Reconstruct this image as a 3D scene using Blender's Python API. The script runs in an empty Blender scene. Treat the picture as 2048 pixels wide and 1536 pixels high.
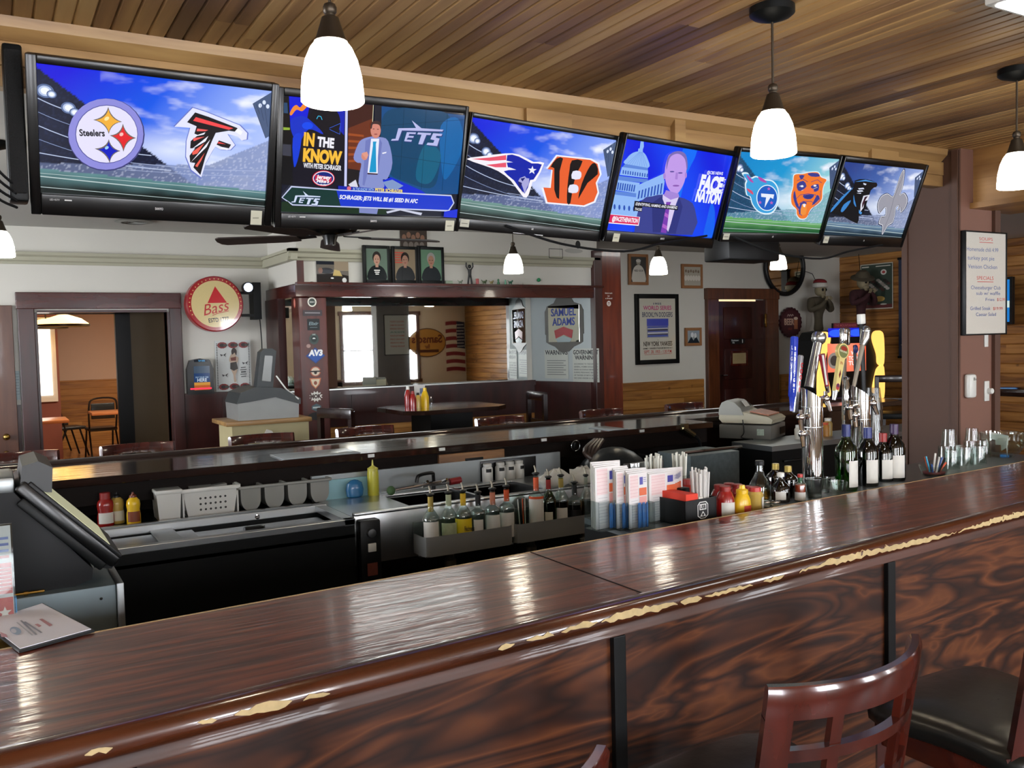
import bpy, bmesh, math, random
from mathutils import Vector, Matrix, Euler
from mathutils.geometry import tessellate_polygon
random.seed(7)
C = bpy.context.scene.collection
PI = math.pi
sin, cos = math.sin, math.cos
# ------------------------------------------------------------ camera, world, exposure
FPX = 1782.5; YAW, PITCH, ROLL = 0.530360128, 0.0486955427, -0.0242605928
CAMH = 1.67
def _rot():
    cy, sy = cos(YAW), sin(YAW); cp, sp = cos(PITCH), sin(PITCH); cr, sr = cos(ROLL), sin(ROLL)
    Rz = Matrix(((cy, -sy, 0), (sy, cy, 0), (0, 0, 1))); B = Matrix(((1, 0, 0), (0, 0, -1), (0, 1, 0)))
    Rx = Matrix(((1, 0, 0), (0, cp, -sp), (0, sp, cp))); Rr = Matrix(((cr, -sr, 0), (sr, cr, 0), (0, 0, 1)))
    return Rr @ Rx @ B @ Rz
RM = _rot(); RMT = RM.transposed(); EYE = Vector((0, 0, CAMH))
cam = bpy.data.cameras.new('camera'); camo = bpy.data.objects.new('camera', cam); C.objects.link(camo)
cam.sensor_width = 36; cam.lens = FPX / 2048 * 36; cam.clip_start = .05
flip = Matrix(((1, 0, 0), (0, -1, 0), (0, 0, -1)))
camo.matrix_world = Matrix.Translation(EYE) @ (RMT @ flip).to_4x4()
bpy.context.scene.camera = camo
def ray(px, py): return RMT @ Vector(((px - 1024) / FPX, (py - 768) / FPX, 1))
def onz(px, py, z): d = ray(px, py); return EYE + d * ((z - CAMH) / d.z)
def ony(px, py, y): d = ray(px, py); return EYE + d * (y / d.y)
def onx(px, py, x): d = ray(px, py); return EYE + d * (x / d.x)
def onpl(px, py, o, n): d = ray(px, py); return EYE + d * ((o - EYE).dot(n) / d.dot(n))
vs = bpy.context.scene.view_settings
vs.view_transform = 'Standard'; vs.look = 'None'; vs.gamma = 1; vs.use_curve_mapping = False
vs.exposure = EXPOSURE = 1.15
w = bpy.data.worlds.new('world'); bpy.context.scene.world = w; w.use_nodes = True
w.node_tree.nodes['Background'].inputs[0].default_value = (.75, .85, 1, 1); w.node_tree.nodes['Background'].inputs[1].default_value = .6
cy_ = bpy.context.scene.cycles
cy_.max_bounces = 8; cy_.diffuse_bounces = 3; cy_.glossy_bounces = 4; cy_.transmission_bounces = 7; cy_.transparent_max_bounces = 24
cy_.caustics_reflective = False; cy_.caustics_refractive = False; cy_.sample_clamp_indirect = 4; cy_.blur_glossy = .5
WINDOW_GLOW = 11.0; LAMP_GLOW = 7.0      # strengths of the daylight panes and of the pendant shades
# ------------------------------------------------------------ materials
def s2l(c): return c / 12.92 if c <= .04045 else ((c + .055) / 1.055) ** 2.4
def col(h):
    if isinstance(h, str):
        h = h.lstrip('#'); return tuple(s2l(int(h[i:i+2], 16) / 255) for i in (0, 2, 4)) + (1,)
    return tuple(h) + (1,) if len(h) == 3 else tuple(h)
MATS = {}
def newmat(name):
    m = bpy.data.materials.new(name); m.use_nodes = True; return m, m.node_tree, m.node_tree.nodes['Principled BSDF']
def N(t, kind, **kw):
    n = t.nodes.new(kind)
    for k, v in kw.items():
        if k.startswith('i_'): n.inputs[k[2:].replace('_', ' ')].default_value = v
        else: setattr(n, k, v)
    return n
def mat(name, c, rough=.5, metal=0, coat=0, var=.08, scale=8, bump=0, **kw):
    """plain material with a faint procedural mottling"""
    if name in MATS: return MATS[name]
    m, t, b = newmat(name); c = col(c)
    tc = N(t, 'ShaderNodeTexCoord'); no = N(t, 'ShaderNodeTexNoise'); no.inputs['Scale'].default_value = scale; no.inputs['Detail'].default_value = 4
    t.links.new(tc.outputs['Object'], no.inputs['Vector'])
    mx = N(t, 'ShaderNodeMix', data_type='RGBA', blend_type='MIX')
    mx.inputs[6].default_value = tuple(x * (1 - var) for x in c[:3]) + (1,); mx.inputs[7].default_value = tuple(min(1, x * (1 + var)) for x in c[:3]) + (1,)
    t.links.new(no.outputs['Fac'], mx.inputs[0]); t.links.new(mx.outputs[2], b.inputs['Base Color'])
    b.inputs['Roughness'].default_value = rough; b.inputs['Metallic'].default_value = metal; b.inputs['Coat Weight'].default_value = coat
    for k, v in kw.items(): b.inputs[k.replace('_', ' ')].default_value = v
    if bump:
        bp = N(t, 'ShaderNodeBump'); bp.inputs['Strength'].default_value = bump; bp.inputs['Distance'].default_value = .01
        t.links.new(no.outputs['Fac'], bp.inputs['Height']); t.links.new(bp.outputs[0], b.inputs['Normal'])
    MATS[name] = m; return m
def glass(name, c, rough=.02, ior=1.45):
    if name in MATS: return MATS[name]
    m, t, b = newmat(name); b.inputs['Base Color'].default_value = col(c); b.inputs['Roughness'].default_value = rough
    b.inputs['Transmission Weight'].default_value = 1; b.inputs['IOR'].default_value = ior; MATS[name] = m; return m
def emit(name, c, s):
    if name in MATS: return MATS[name]
    m, t, b = newmat(name); b.inputs['Base Color'].default_value = col(c); b.inputs['Emission Color'].default_value = col(c); b.inputs['Emission Strength'].default_value = s
    MATS[name] = m; return m
def ramp(t, stops):
    r = N(t, 'ShaderNodeValToRGB'); e = r.color_ramp.elements
    while len(e) < len(stops): e.new(.5)
    for q, (p, c) in zip(e, stops): q.position = p; q.color = col(c)
    return r
def wood(name, stops, sc=(1, 1, 1), dist=0., nscale=3, rough=.4, coat=0, bump=.15, board=None, bvar=.35, knots=None, detail=6, ior=1.5, crough=.05, swirl=None):
    """stretched-noise grain; board=(axis, pitch, length axis) varies tone board by board; knots=(scale, radius)"""
    if name in MATS: return MATS[name]
    m, t, b = newmat(name); L = t.links.new
    tc = N(t, 'ShaderNodeTexCoord'); mp = N(t, 'ShaderNodeMapping'); mp.inputs['Scale'].default_value = sc; L(tc.outputs['Object'], mp.inputs['Vector'])
    vec = mp.outputs[0]; hv = None
    if board:
        ax, pitch, la = board; sp = N(t, 'ShaderNodeSeparateXYZ'); L(tc.outputs['Object'], sp.inputs[0])
        dv = N(t, 'ShaderNodeMath', operation='DIVIDE'); dv.inputs[1].default_value = pitch; L(sp.outputs[ax], dv.inputs[0])
        fl = N(t, 'ShaderNodeMath', operation='FLOOR'); L(dv.outputs[0], fl.inputs[0])
        wn0 = N(t, 'ShaderNodeTexWhiteNoise', noise_dimensions='1D'); L(fl.outputs[0], wn0.inputs['W'])
        # butt joints: each board is cut into lengths at its own offset
        ma = N(t, 'ShaderNodeMath', operation='MULTIPLY_ADD'); ma.inputs[1].default_value = 7; L(wn0.outputs['Value'], ma.inputs[0]); L(sp.outputs[la], ma.inputs[2])
        dd = N(t, 'ShaderNodeMath', operation='DIVIDE'); dd.inputs[1].default_value = 2.3; L(ma.outputs[0], dd.inputs[0])
        f2 = N(t, 'ShaderNodeMath', operation='FLOOR'); L(dd.outputs[0], f2.inputs[0])
        cb = N(t, 'ShaderNodeCombineXYZ'); L(fl.outputs[0], cb.inputs[0]); L(f2.outputs[0], cb.inputs[1])
        wn = N(t, 'ShaderNodeTexWhiteNoise', noise_dimensions='3D'); L(cb.outputs[0], wn.inputs['Vector']); hv = wn
        va = N(t, 'ShaderNodeVectorMath', operation='MULTIPLY_ADD'); va.inputs[1].default_value = (9, 9, 9); L(wn.outputs['Color'], va.inputs[0]); L(vec, va.inputs[2]); vec = va.outputs[0]
    no = N(t, 'ShaderNodeTexNoise'); no.inputs['Scale'].default_value = nscale; no.inputs['Detail'].default_value = detail; no.inputs['Distortion'].default_value = dist; L(vec, no.inputs['Vector'])
    fac = no.outputs['Fac']
    if swirl:   # contour bands of a second noise: the cathedral grain of rotary-cut plywood
        mu = N(t, 'ShaderNodeMath', operation='MULTIPLY'); mu.inputs[1].default_value = swirl; L(fac, mu.inputs[0])
        fr = N(t, 'ShaderNodeMath', operation='PINGPONG'); fr.inputs[1].default_value = 1; L(mu.outputs[0], fr.inputs[0]); fac = fr.outputs[0]
    if hv:
        mr = N(t, 'ShaderNodeMapRange'); mr.inputs['To Min'].default_value = -bvar / 2; mr.inputs['To Max'].default_value = bvar / 2; L(hv.outputs['Value'], mr.inputs[0])
        ad = N(t, 'ShaderNodeMath', operation='ADD'); L(fac, ad.inputs[0]); L(mr.outputs[0], ad.inputs[1]); fac = ad.outputs[0]
    r = ramp(t, stops); L(fac, r.inputs[0]); out = r.outputs[0]
    if knots:
        vo = N(t, 'ShaderNodeTexVoronoi'); vo.inputs['Scale'].default_value = knots[0]; L(tc.outputs['Object'], vo.inputs['Vector'])
        kr = N(t, 'ShaderNodeMapRange'); kr.inputs['From Min'].default_value = knots[1] * .5; kr.inputs['From Max'].default_value = knots[1]; kr.inputs['To Min'].default_value = .85; kr.inputs['To Max'].default_value = 0; L(vo.outputs['Distance'], kr.inputs[0])
        mx = N(t, 'ShaderNodeMix', data_type='RGBA', blend_type='MIX'); mx.inputs[7].default_value = tuple(x * .35 for x in col(stops[0][1])[:3]) + (1,); L(kr.outputs[0], mx.inputs[0]); L(out, mx.inputs[6]); out = mx.outputs[2]
    L(out, b.inputs['Base Color']); b.inputs['Roughness'].default_value = rough; b.inputs['Coat Weight'].default_value = coat; b.inputs['IOR'].default_value = ior; b.inputs['Coat Roughness'].default_value = crough
    if bump:
        bp = N(t, 'ShaderNodeBump'); bp.inputs['Strength'].default_value = bump; bp.inputs['Distance'].default_value = .003; L(no.outputs['Fac'], bp.inputs['Height']); L(bp.outputs[0], b.inputs['Normal'])
        if coat: L(bp.outputs[0], b.inputs['Coat Normal'])
    MATS[name] = m; return m
def attrmat(name, emission=0, rough=.5, coat=0, var=.04):
    """colour comes from the printed artwork (mesh colour attribute), broken up by fine noise"""
    if name in MATS: return MATS[name]
    m, t, b = newmat(name); a = N(t, 'ShaderNodeVertexColor'); a.layer_name = 'Col'
    no = N(t, 'ShaderNodeTexNoise'); no.inputs['Scale'].default_value = 120
    tc = N(t, 'ShaderNodeTexCoord'); t.links.new(tc.outputs['Object'], no.inputs['Vector'])
    mr = N(t, 'ShaderNodeMapRange'); mr.inputs['To Min'].default_value = 1 - var; mr.inputs['To Max'].default_value = 1 + var; t.links.new(no.outputs['Fac'], mr.inputs[0])
    vm = N(t, 'ShaderNodeVectorMath', operation='SCALE'); t.links.new(a.outputs[0], vm.inputs[0]); t.links.new(mr.outputs[0], vm.inputs['Scale'])
    if emission:
        b.inputs['Base Color'].default_value = (.01, .01, .01, 1); t.links.new(vm.outputs[0], b.inputs['Emission Color']); b.inputs['Emission Strength'].default_value = emission
    else: t.links.new(vm.outputs[0], b.inputs['Base Color'])
    b.inputs['Roughness'].default_value = rough; b.inputs['Coat Weight'].default_value = coat; MATS[name] = m; return m
# ------------------------------------------------------------ objects
def tag(o, label=None, cat=None, group=None, kind=None):
    for k, v in (('label', label), ('category', cat), ('group', group), ('kind', kind)):
        if v: o[k] = v
    return o
def thing(name, label, cat, loc=(0, 0, 0), rz=0, group=None, rot=None):
    o = bpy.data.objects.new(name, None); C.objects.link(o); o.location = loc; o.rotation_euler = rot or (0, 0, rz); o.empty_display_size = .05
    return tag(o, label, cat, group)
def dup(root, loc, rz, label, group=None):
    def cp(o, par):
        c = o.copy(); C.objects.link(c); c.parent = par
        for ch in o.children: cp(ch, c)
        return c
    r = cp(root, None); r.location = loc; r.rotation_euler = (0, 0, rz); r['label'] = label
    if group: r['group'] = group
    return r
def smoothc(pts, n=6, closed=True):
    """Catmull-Rom through points"""
    out = []; k = len(pts)
    rng = range(k if closed else k - 1)
    for i in rng:
        p0, p1, p2, p3 = [Vector(pts[j % k] if closed else pts[max(0, min(k - 1, j))]) for j in (i - 1, i, i + 1, i + 2)]
        for s in range(n):
            t = s / n; out.append(tuple(.5 * (2 * p1 + (p2 - p0) * t + (2 * p0 - 5 * p1 + 4 * p2 - p3) * t * t + (3 * p1 - p0 - 3 * p2 + p3) * t ** 3)))
    if not closed: out.append(tuple(pts[-1]))
    return out
class MB:
    """collects shapes into one mesh"""
    def __init__(s): s.v = []; s.f = []
    def add(s, vs, fs, M=None):
        b = len(s.v); s.v += [tuple(M @ Vector(v)) if M else tuple(v) for v in vs]; s.f += [tuple(b + i for i in f) for f in fs]; return s
    def box(s, x0, x1, y0, y1, z0, z1, M=None, bv=0):
        if bv:
            e = min(bv, (x1 - x0) / 2.01, (y1 - y0) / 2.01, (z1 - z0) / 2.01)
            bm = bmesh.new(); bmesh.ops.create_cube(bm, size=1)
            bmesh.ops.scale(bm, vec=(x1 - x0, y1 - y0, z1 - z0), verts=bm.verts); bmesh.ops.translate(bm, vec=((x0 + x1) / 2, (y0 + y1) / 2, (z0 + z1) / 2), verts=bm.verts)
            bmesh.ops.bevel(bm, geom=bm.edges[:] , offset=e, segments=2, affect='EDGES', profile=.5)
            bm.verts.index_update(); r = s.add([v.co[:] for v in bm.verts], [[v.index for v in f.verts] for f in bm.faces], M); bm.free(); return r
        v = [(x, y, z) for x in (x0, x1) for y in (y0, y1) for z in (z0, z1)]
        return s.add(v, [(0, 1, 3, 2), (4, 6, 7, 5), (0, 4, 5, 1), (2, 3, 7, 6), (0, 2, 6, 4), (1, 5, 7, 3)], M)
    def lathe(s, prof, n=20, M=None, caps=True):
        """prof = [(r, z)...] about z"""
        v = []; f = []
        for r, z in prof: v += [(r * cos(2 * PI * i / n), r * sin(2 * PI * i / n), z) for i in range(n)]
        for j in range(len(prof) - 1):
            for i in range(n): a = j * n + i; b = j * n + (i + 1) % n; f.append((a, b, b + n, a + n))
        if caps:
            f.append(tuple(range(n - 1, -1, -1))); f.append(tuple((len(prof) - 1) * n + i for i in range(n)))
        return s.add(v, f, M)
    def prism(s, poly, h0, h1, axis='z', M=None):
        """poly in the plane across axis; axis z: (x,y), y: (x,z), x: (y,z)"""
        k = len(poly)
        if axis == 'z': v = [(a, b, h0) for a, b in poly] + [(a, b, h1) for a, b in poly]
        elif axis == 'y': v = [(a, h0, b) for a, b in poly] + [(a, h1, b) for a, b in poly]
        else: v = [(h0, a, b) for a, b in poly] + [(h1, a, b) for a, b in poly]
        f = [tuple(range(k)), tuple(range(2 * k - 1, k - 1, -1))] + [(i, k + i, k + (i + 1) % k, (i + 1) % k) for i in range(k)]
        return s.add(v, f, M)
    def tube(s, pts, r, n=8, M=None, caps=True, flat=None):
        pts = [Vector(p) for p in pts]; rr = r if hasattr(r, '__len__') else [r] * len(pts); v = []; f = []; up = None
        for i, p in enumerate(pts):
            d = (pts[min(i + 1, len(pts) - 1)] - pts[max(i - 1, 0)]).normalized()
            if up is None: up = Vector((0, 0, 1)) if abs(d.z) < .9 else Vector((0, 1, 0))
            a = d.cross(up).normalized(); b = a.cross(d).normalized(); up = b
            q = flat or 1
            v += [tuple(p + a * (rr[i] * cos(2 * PI * k / n)) + b * (rr[i] * q * sin(2 * PI * k / n))) for k in range(n)]
        for j in range(len(pts) - 1):
            for i in range(n): a = j * n + i; b = j * n + (i + 1) % n; f.append((a, b, b + n, a + n))
        if caps: f.append(tuple(range(n - 1, -1, -1))); f.append(tuple((len(pts) - 1) * n + i for i in range(n)))
        return s.add(v, f, M)
    def ball(s, c, r, n=12, M=None, sc=(1, 1, 1)):
        k = n // 2 + 1; pr = [(max(1e-4, sin(PI * i / k)) * 1, -cos(PI * i / k)) for i in range(k + 1)]
        T = Matrix.Translation(c) @ Matrix.Diagonal((r * sc[0], r * sc[1], r * sc[2], 1))
        return s.lathe(pr, n, (M @ T) if M else T)
    def build(s, name, m, parent=None, smooth=None, label=None):
        me = bpy.data.meshes.new(name); me.from_pydata(s.v, [], s.f); me.update()
        bm = bmesh.new(); bm.from_mesh(me); bmesh.ops.recalc_face_normals(bm, faces=bm.faces); bm.to_mesh(me); bm.free()
        me.materials.append(m)
        if smooth is not None:
            me.shade_smooth(); me.set_sharp_from_angle(angle=math.radians(smooth))
        o = bpy.data.objects.new(name, me); C.objects.link(o)
        if parent: o.parent = parent
        if label: o['label'] = label
        return o
def struct(name, mb, m, parent=None, smooth=None):
    o = mb.build(name, m, parent, smooth)
    if not parent: o['kind'] = 'structure'
    return o
def part(name, mb, m, parent, smooth=35, label=None): return mb.build(name, m, parent, smooth, label)
def solo(name, mb, m, label, cat, group=None, smooth=35): return tag(mb.build(name, m, None, smooth), label, cat, group)
def boxM(x0, x1, y0, y1, z0, z1, bv=0): return MB().box(x0, x1, y0, y1, z0, z1, bv=bv)
# ------------------------------------------------------------ flat artwork (screens, signs, posters, labels)
_TXT = {}
def textmesh(s, bold=0.):
    k = (s, bold)
    if k not in _TXT:
        cu = bpy.data.curves.new('tmp', 'FONT'); cu.body = s; cu.size = 1; cu.offset = bold; cu.resolution_u = 3
        o = bpy.data.objects.new('tmp', cu); C.objects.link(o); dg = bpy.context.evaluated_depsgraph_get(); dg.update()
        me = o.evaluated_get(dg).to_mesh(); v = [(q.co.x, q.co.y) for q in me.vertices]; f = [tuple(p.vertices) for p in me.polygons]
        o.evaluated_get(dg).to_mesh_clear(); bpy.data.objects.remove(o); bpy.data.curves.remove(cu)
        x0 = min((a for a, b in v), default=0); x1 = max((a for a, b in v), default=1)
        _TXT[k] = ([(a - x0, b / .69) for a, b in v], f, x1 - x0)
    return _TXT[k]
class Art:
    """painter's stack of flat shapes on a plane; units are the plane's own metres (u right, v up from its lower left corner)"""
    def __init__(s, o, u, v, w, h, eps=.00012):
        s.o = Vector(o); s.u = Vector(u).normalized(); s.vv = Vector(v).normalized(); s.n = s.u.cross(s.vv).normalized(); s.w = w; s.h = h
        s.V = []; s.F = []; s.K = []; s.k = 0; s.eps = eps; s.tf = (0, 0, 1)
    def z(s, ox=0, oy=0, sc=1): s.tf = (ox, oy, sc); return s      # zoomed-photo coordinates
    def p(s, x, y):
        """photo pixel -> plane"""
        q = onpl(s.tf[0] + x / s.tf[2], s.tf[1] + y / s.tf[2], s.o, s.n) - s.o; return (q.dot(s.u), q.dot(s.vv))
    def P(s, pts): return [s.p(x, y) for x, y in pts]
    def face(s, pts, c, clip=True):
        if clip: pts = [(min(max(a, 0), s.w), min(max(b, 0), s.h)) for a, b in pts]
        s.k += 1; d = s.k * s.eps; b = len(s.V); s.V += [(x, y, d) for x, y in pts]; s.F.append(tuple(range(b, b + len(pts)))); s.K.append(col(c)); return s
    def poly(s, pts, c, smooth=0): return s.face(s.P(smoothc(pts, smooth) if smooth else pts), c)
    def rect(s, x0, y0, x1, y1, c): return s.face([(x0, y0), (x1, y0), (x1, y1), (x0, y1)], c)
    def fill(s, c): return s.rect(0, 0, s.w, s.h, c)
    def ell(s, x, y, rx, ry, c, n=28): return s.face([(x + rx * cos(2 * PI * i / n), y + ry * sin(2 * PI * i / n)) for i in range(n)], c)
    def pell(s, x, y, rx, ry, c, n=28, rot=0): return s.face(s.P([(x + rx * cos(a) * cos(rot) - ry * sin(a) * sin(rot), y + rx * cos(a) * sin(rot) + ry * sin(a) * cos(rot)) for a in [2 * PI * i / n for i in range(n)]]), c)
    def line(s, pts, wd, c, px=False):
        if px: pts = s.P(pts)
        s.k += 1; d = s.k * s.eps
        for (x0, y0), (x1, y1) in zip(pts, pts[1:]):
            L = math.hypot(x1 - x0, y1 - y0) or 1; a = -(y1 - y0) / L * wd / 2; e = (x1 - x0) / L * wd / 2
            b = len(s.V); q = [(x0 + a, y0 + e), (x0 - a, y0 - e), (x1 - a, y1 - e), (x1 + a, y1 + e)]
            s.V += [(min(max(x, 0), s.w), min(max(y, 0), s.h), d) for x, y in q]; s.F.append((b, b + 1, b + 2, b + 3)); s.K.append(col(c))
        return s
    def grid(s, nx, ny, fn):
        """smooth picture: fn(a,b)->rgb with a,b in 0..1"""
        s.k += 1; d = s.k * s.eps
        for j in range(ny):
            for i in range(nx):
                b = len(s.V); s.V += [(s.w * (i + p) / nx, s.h * (j + q) / ny, d) for p, q in ((0, 0), (1, 0), (1, 1), (0, 1))]
                s.F.append((b, b + 1, b + 2, b + 3)); s.K.append([col(fn((i + p) / nx, (j + q) / ny)) for p, q in ((0, 0), (1, 0), (1, 1), (0, 1))])
        return s
    def text(s, t, x, y, h, c, w=None, al='c', bold=.02, rot=0, sh=0):
        """x,y = baseline anchor; h = cap height; w = forced width"""
        v, f, W = textmesh(t, bold); sx = (w / W) if w else h; s.k += 1; d = s.k * s.eps; b = len(s.V)
        ox = {'c': -.5, 'l': 0, 'r': -1}[al] * W * sx; cr, sr = cos(rot), sin(rot)
        for a, q in v:
            X = a * sx + ox + q * h * sh; Y = q * h; s.V.append((x + X * cr - Y * sr, y + X * sr + Y * cr, d))
        s.F += [tuple(b + i for i in g) for g in f]; s.K += [col(c)] * len(f); return s
    def ptext(s, t, p0, p1, hpx, c, bold=.02, sh=0):
        """text from baseline-left pixel p0 to baseline-right pixel p1, cap height hpx pixels"""
        a = s.p(*p0); b = s.p(*p1); q = s.p(p0[0], p0[1] - hpx); L = math.hypot(b[0] - a[0], b[1] - a[1]); h = abs((q[0] - a[0]) * (b[1] - a[1]) - (q[1] - a[1]) * (b[0] - a[0])) / L
        return s.text(t, a[0], a[1], h, c, w=L, al='l', bold=bold, rot=math.atan2(b[1] - a[1], b[0] - a[0]), sh=sh)
    def build(s, name, m, parent=None, label=None):
        M = Matrix((s.u, s.vv, s.n)).transposed().to_4x4(); M.translation = s.o
        inv = parent.matrix_basis.inverted() if parent else Matrix()
        if parent and parent.parent: inv = inv @ parent.parent.matrix_basis.inverted()
        T = inv @ M; me = bpy.data.meshes.new(name); me.from_pydata([tuple(T @ Vector(v)) for v in s.V], [], s.F)
        a = me.color_attributes.new('Col', 'FLOAT_COLOR', 'CORNER'); dat = []
        for f, k in zip(me.polygons, s.K):
            for i in range(f.loop_total): dat += (k[i] if isinstance(k, list) else k)
        a.data.foreach_set('color', dat); me.materials.append(m)
        o = bpy.data.objects.new(name, me); C.objects.link(o)
        if parent: o.parent = parent
        if label: o['label'] = label
        return o
def quadart(pts, y=None, x=None, **kw):
    """upright rectangle standing on plane y=const (facing the viewer) or x=const (facing -x) that covers the given photo box (x0,y0,x1,y1)"""
    x0, y0, x1, y1 = pts; f = (lambda a, b: ony(a, b, y)) if y is not None else (lambda a, b: onx(a, b, x))
    TL, BR, BL, TR = f(x0, y0), f(x1, y1), f(x0, y1), f(x1, y0)
    zt = (TL.z + TR.z) / 2; zb = (BL.z + BR.z) / 2
    if y is not None: xa = (TL.x + BL.x) / 2; xb = (TR.x + BR.x) / 2; return Art((xa, y, zb), (1, 0, 0), (0, 0, 1), xb - xa, zt - zb, **kw)
    ya = (TL.y + BL.y) / 2; yb = (TR.y + BR.y) / 2; return Art((x, ya, zb), (0, -1, 0), (0, 0, 1), ya - yb, zt - zb, **kw)
# ------------------------------------------------------------ shared materials
def bary(x): return 2.066 + .0545 * x          # near bar: inner (far) edge of the top
def barf(x): return 1.512 + .067 * x           # near bar: outer (near) edge
m_white = mat('painted_plaster', '#CFCCC2', .75, var=.03, scale=3, bump=.05)
m_grey = mat('grey_plaster', '#B4BDBD', .7, var=.03)
m_trimc = mat('cream_moulding', '#A9A691', .5, var=.05)
m_ceil2 = mat('white_ceiling_paint', '#BDBBB4', .8, var=.02)
m_red = wood('red_stained_wood', [(.25, '#2E0E0A'), (.5, '#4C1810'), (.8, '#622216')], (3, 3, .5), 0, 4, .3, .35, .1)
m_redd = wood('dark_red_wood', [(.25, '#1E0A08'), (.5, '#32100D'), (.8, '#431813')], (3, 3, .5), 0, 4, .35, .25, .1)
m_redh = wood('red_stained_rail', [(.25, '#2A0D0A'), (.5, '#43150F'), (.8, '#571E15')], (.5, 3, 3), 0, 4, .2, .6, .1)
m_casing = wood('brown_casing', [(.25, '#3A1E10'), (.5, '#5A301A'), (.8, '#6E3F22')], (6, 6, .7), 0, 4, .3, .4, .1)
m_ceilw = wood('ceiling_boards', [(.2, '#5E4228'), (.4, '#8E6840'), (.6, '#B48E58'), (.85, '#D0AC74')], (3, .22, 1), .3, 3.2, .5, .04, .1, board=(0, .1034, 1), bvar=.4, knots=(1.7, .04))
m_pine = wood('pine_boards', [(.25, '#785836'), (.5, '#9E7A4C'), (.8, '#B69460')], (.5, 5, 5), .5, 3, .4, .1, .1, knots=(2.2, .09))
m_pinel = wood('pine_wall_boards_across', [(.25, '#6E4421'), (.5, '#A06C36'), (.8, '#BF8A4C')], (6, .5, 7), .6, 3, .4, .1, .1, board=(2, .1143, 1), bvar=.25, knots=(3.2, .1))
m_pinex = wood('pine_wainscot', [(.25, '#7E5024'), (.5, '#A97336'), (.8, '#C48F4E')], (.5, 6, 7), .6, 3, .4, .15, .1, board=(2, .1143, 0), bvar=.25, knots=(3.2, .1))
m_bartop = wood('varnished_bar_top', [(.3, '#3A180E'), (.48, '#5E2A17'), (.62, '#7C3C21'), (.8, '#98562C')], (1.4, 14, 14), .6, 3, .32, .6, .38, crough=.085, detail=5)
m_barlip = wood('worn_bar_moulding', [(.3, '#2C1209'), (.5, '#43200F'), (.75, '#5A2B17')], (.5, 4, 4), .5, 4, .25, .8, .2)
m_ply = wood('plywood_bar_front', [(.0, '#1F0D07'), (.22, '#32170B'), (.5, '#442210'), (.8, '#5A3019'), (1, '#683B1E')], (.8, 1, 4.6), 1.1, 1.5, .42, .1, .06, swirl=13, detail=3)
m_dark = wood('dark_underbar_wood', [(.3, '#0D0806'), (.6, '#150D09'), (.85, '#1E130E')], (.5, 3, 3), 0, 5, .6, 0, .1, ior=1.2)
m_drk = wood('black_varnished_bar', [(.3, '#1A0F0C'), (.6, '#2C1A13'), (.85, '#3A241B')], (.5, 4, 4), .5, 4, .12, .9, .25, crough=.08)
m_blk = mat('black_paint', '#0B0D0D', .45, var=.1, Specular_IOR_Level=.2)
m_blkg = mat('black_gloss_plastic', '#080808', .28, var=.1)
m_blkp = mat('black_plastic', '#101112', .42, var=.1, Specular_IOR_Level=.28)
m_steel = mat('brushed_steel', '#B9BBBB', .28, 1, var=.06, scale=(14), bump=.02)
m_rail = mat('rail_steel', '#A8AAA8', .33, .55, var=.08, bump=.02)
m_steeld = mat('dull_steel', '#8F9394', .38, 1, var=.1, bump=.02)
m_chrome = mat('chrome', '#D8D8D8', .06, 1, var=.01)
m_bronze = mat('aged_bronze', '#4A4136', .4, .8, var=.15)
m_brass = mat('brass', '#B08D4A', .25, 1)
m_wplas = mat('white_plastic', '#D6D6D0', .35, var=.02)
m_gplas = mat('grey_plastic', '#85857F', .45, var=.03)
m_pillar = mat('brown_painted_pillar', '#54392C', .6, var=.04)
m_pillar2 = mat('mauve_painted_pillar', '#7A5648', .6, var=.04)
m_print = attrmat('printed_matter', rough=.45)
m_printg = attrmat('glossy_print', rough=.12, coat=.6)
m_screen = attrmat('tv_picture', emission=.46, rough=.08, var=.01)
m_glass = glass('clear_glass', '#F4FAF8')
m_gg = glass('green_bottle_glass', '#4E9A30')
m_dg = glass('dark_bottle_glass', '#28401C')
# ------------------------------------------------------------ setting
def planks(name, axis, L0, L1, a0, a1, pitch, base, m, face, groove=.005, gw=.006, th=.02):
    """boards with V joints; profile runs in a (pitch direction) and is extruded L0..L1"""
    prof = []; k = math.floor(a0 / pitch)
    a = k * pitch
    while a < a1:
        p0 = max(a, a0); p1 = min(a + pitch, a1)
        prof += [(p0, groove), (p0 + gw / 2, 0), (p1 - gw / 2, 0), (p1, groove)]; a += pitch
    mb = MB(); v = []; f = []
    for q, d in prof:
        for L in (L0, L1):
            b = base + face * d
            v.append({'ceil': (q, L, b), 'wy': (L, b, q), 'wx': (b, L, q)}[axis])
    for i in range(len(prof) - 1): f.append((2 * i, 2 * i + 1, 2 * i + 3, 2 * i + 2))
    mb.add(v, f); bb = base + face * th; lo, hi = min(bb, bb + face * .02), max(bb, bb + face * .02)
    {'ceil': lambda: mb.box(a0, a1, L0, L1, lo, hi), 'wy': lambda: mb.box(L0, L1, lo, hi, a0, a1), 'wx': lambda: mb.box(lo, hi, L0, L1, a0, a1)}[axis]()
    return struct(name, mb, m)
planks('ceiling', 'ceil', -3, 3.06, -4, 4.74, .0517, 2.63, m_ceilw, 1, groove=.007, gw=.012)
struct('ceiling_far', boxM(-4, 10.4, 3.06, 8.62, 2.72, 2.8), m_ceil2)
struct('ceiling_right', boxM(4.74, 10.4, -3, 3.06, 2.72, 2.8), m_ceil2)
struct('floor', boxM(-4, 10.5, -3.1, 8.62, -.1, 0), mat('dark_floor_tile', '#3A332D', .5, var=.2))
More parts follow.
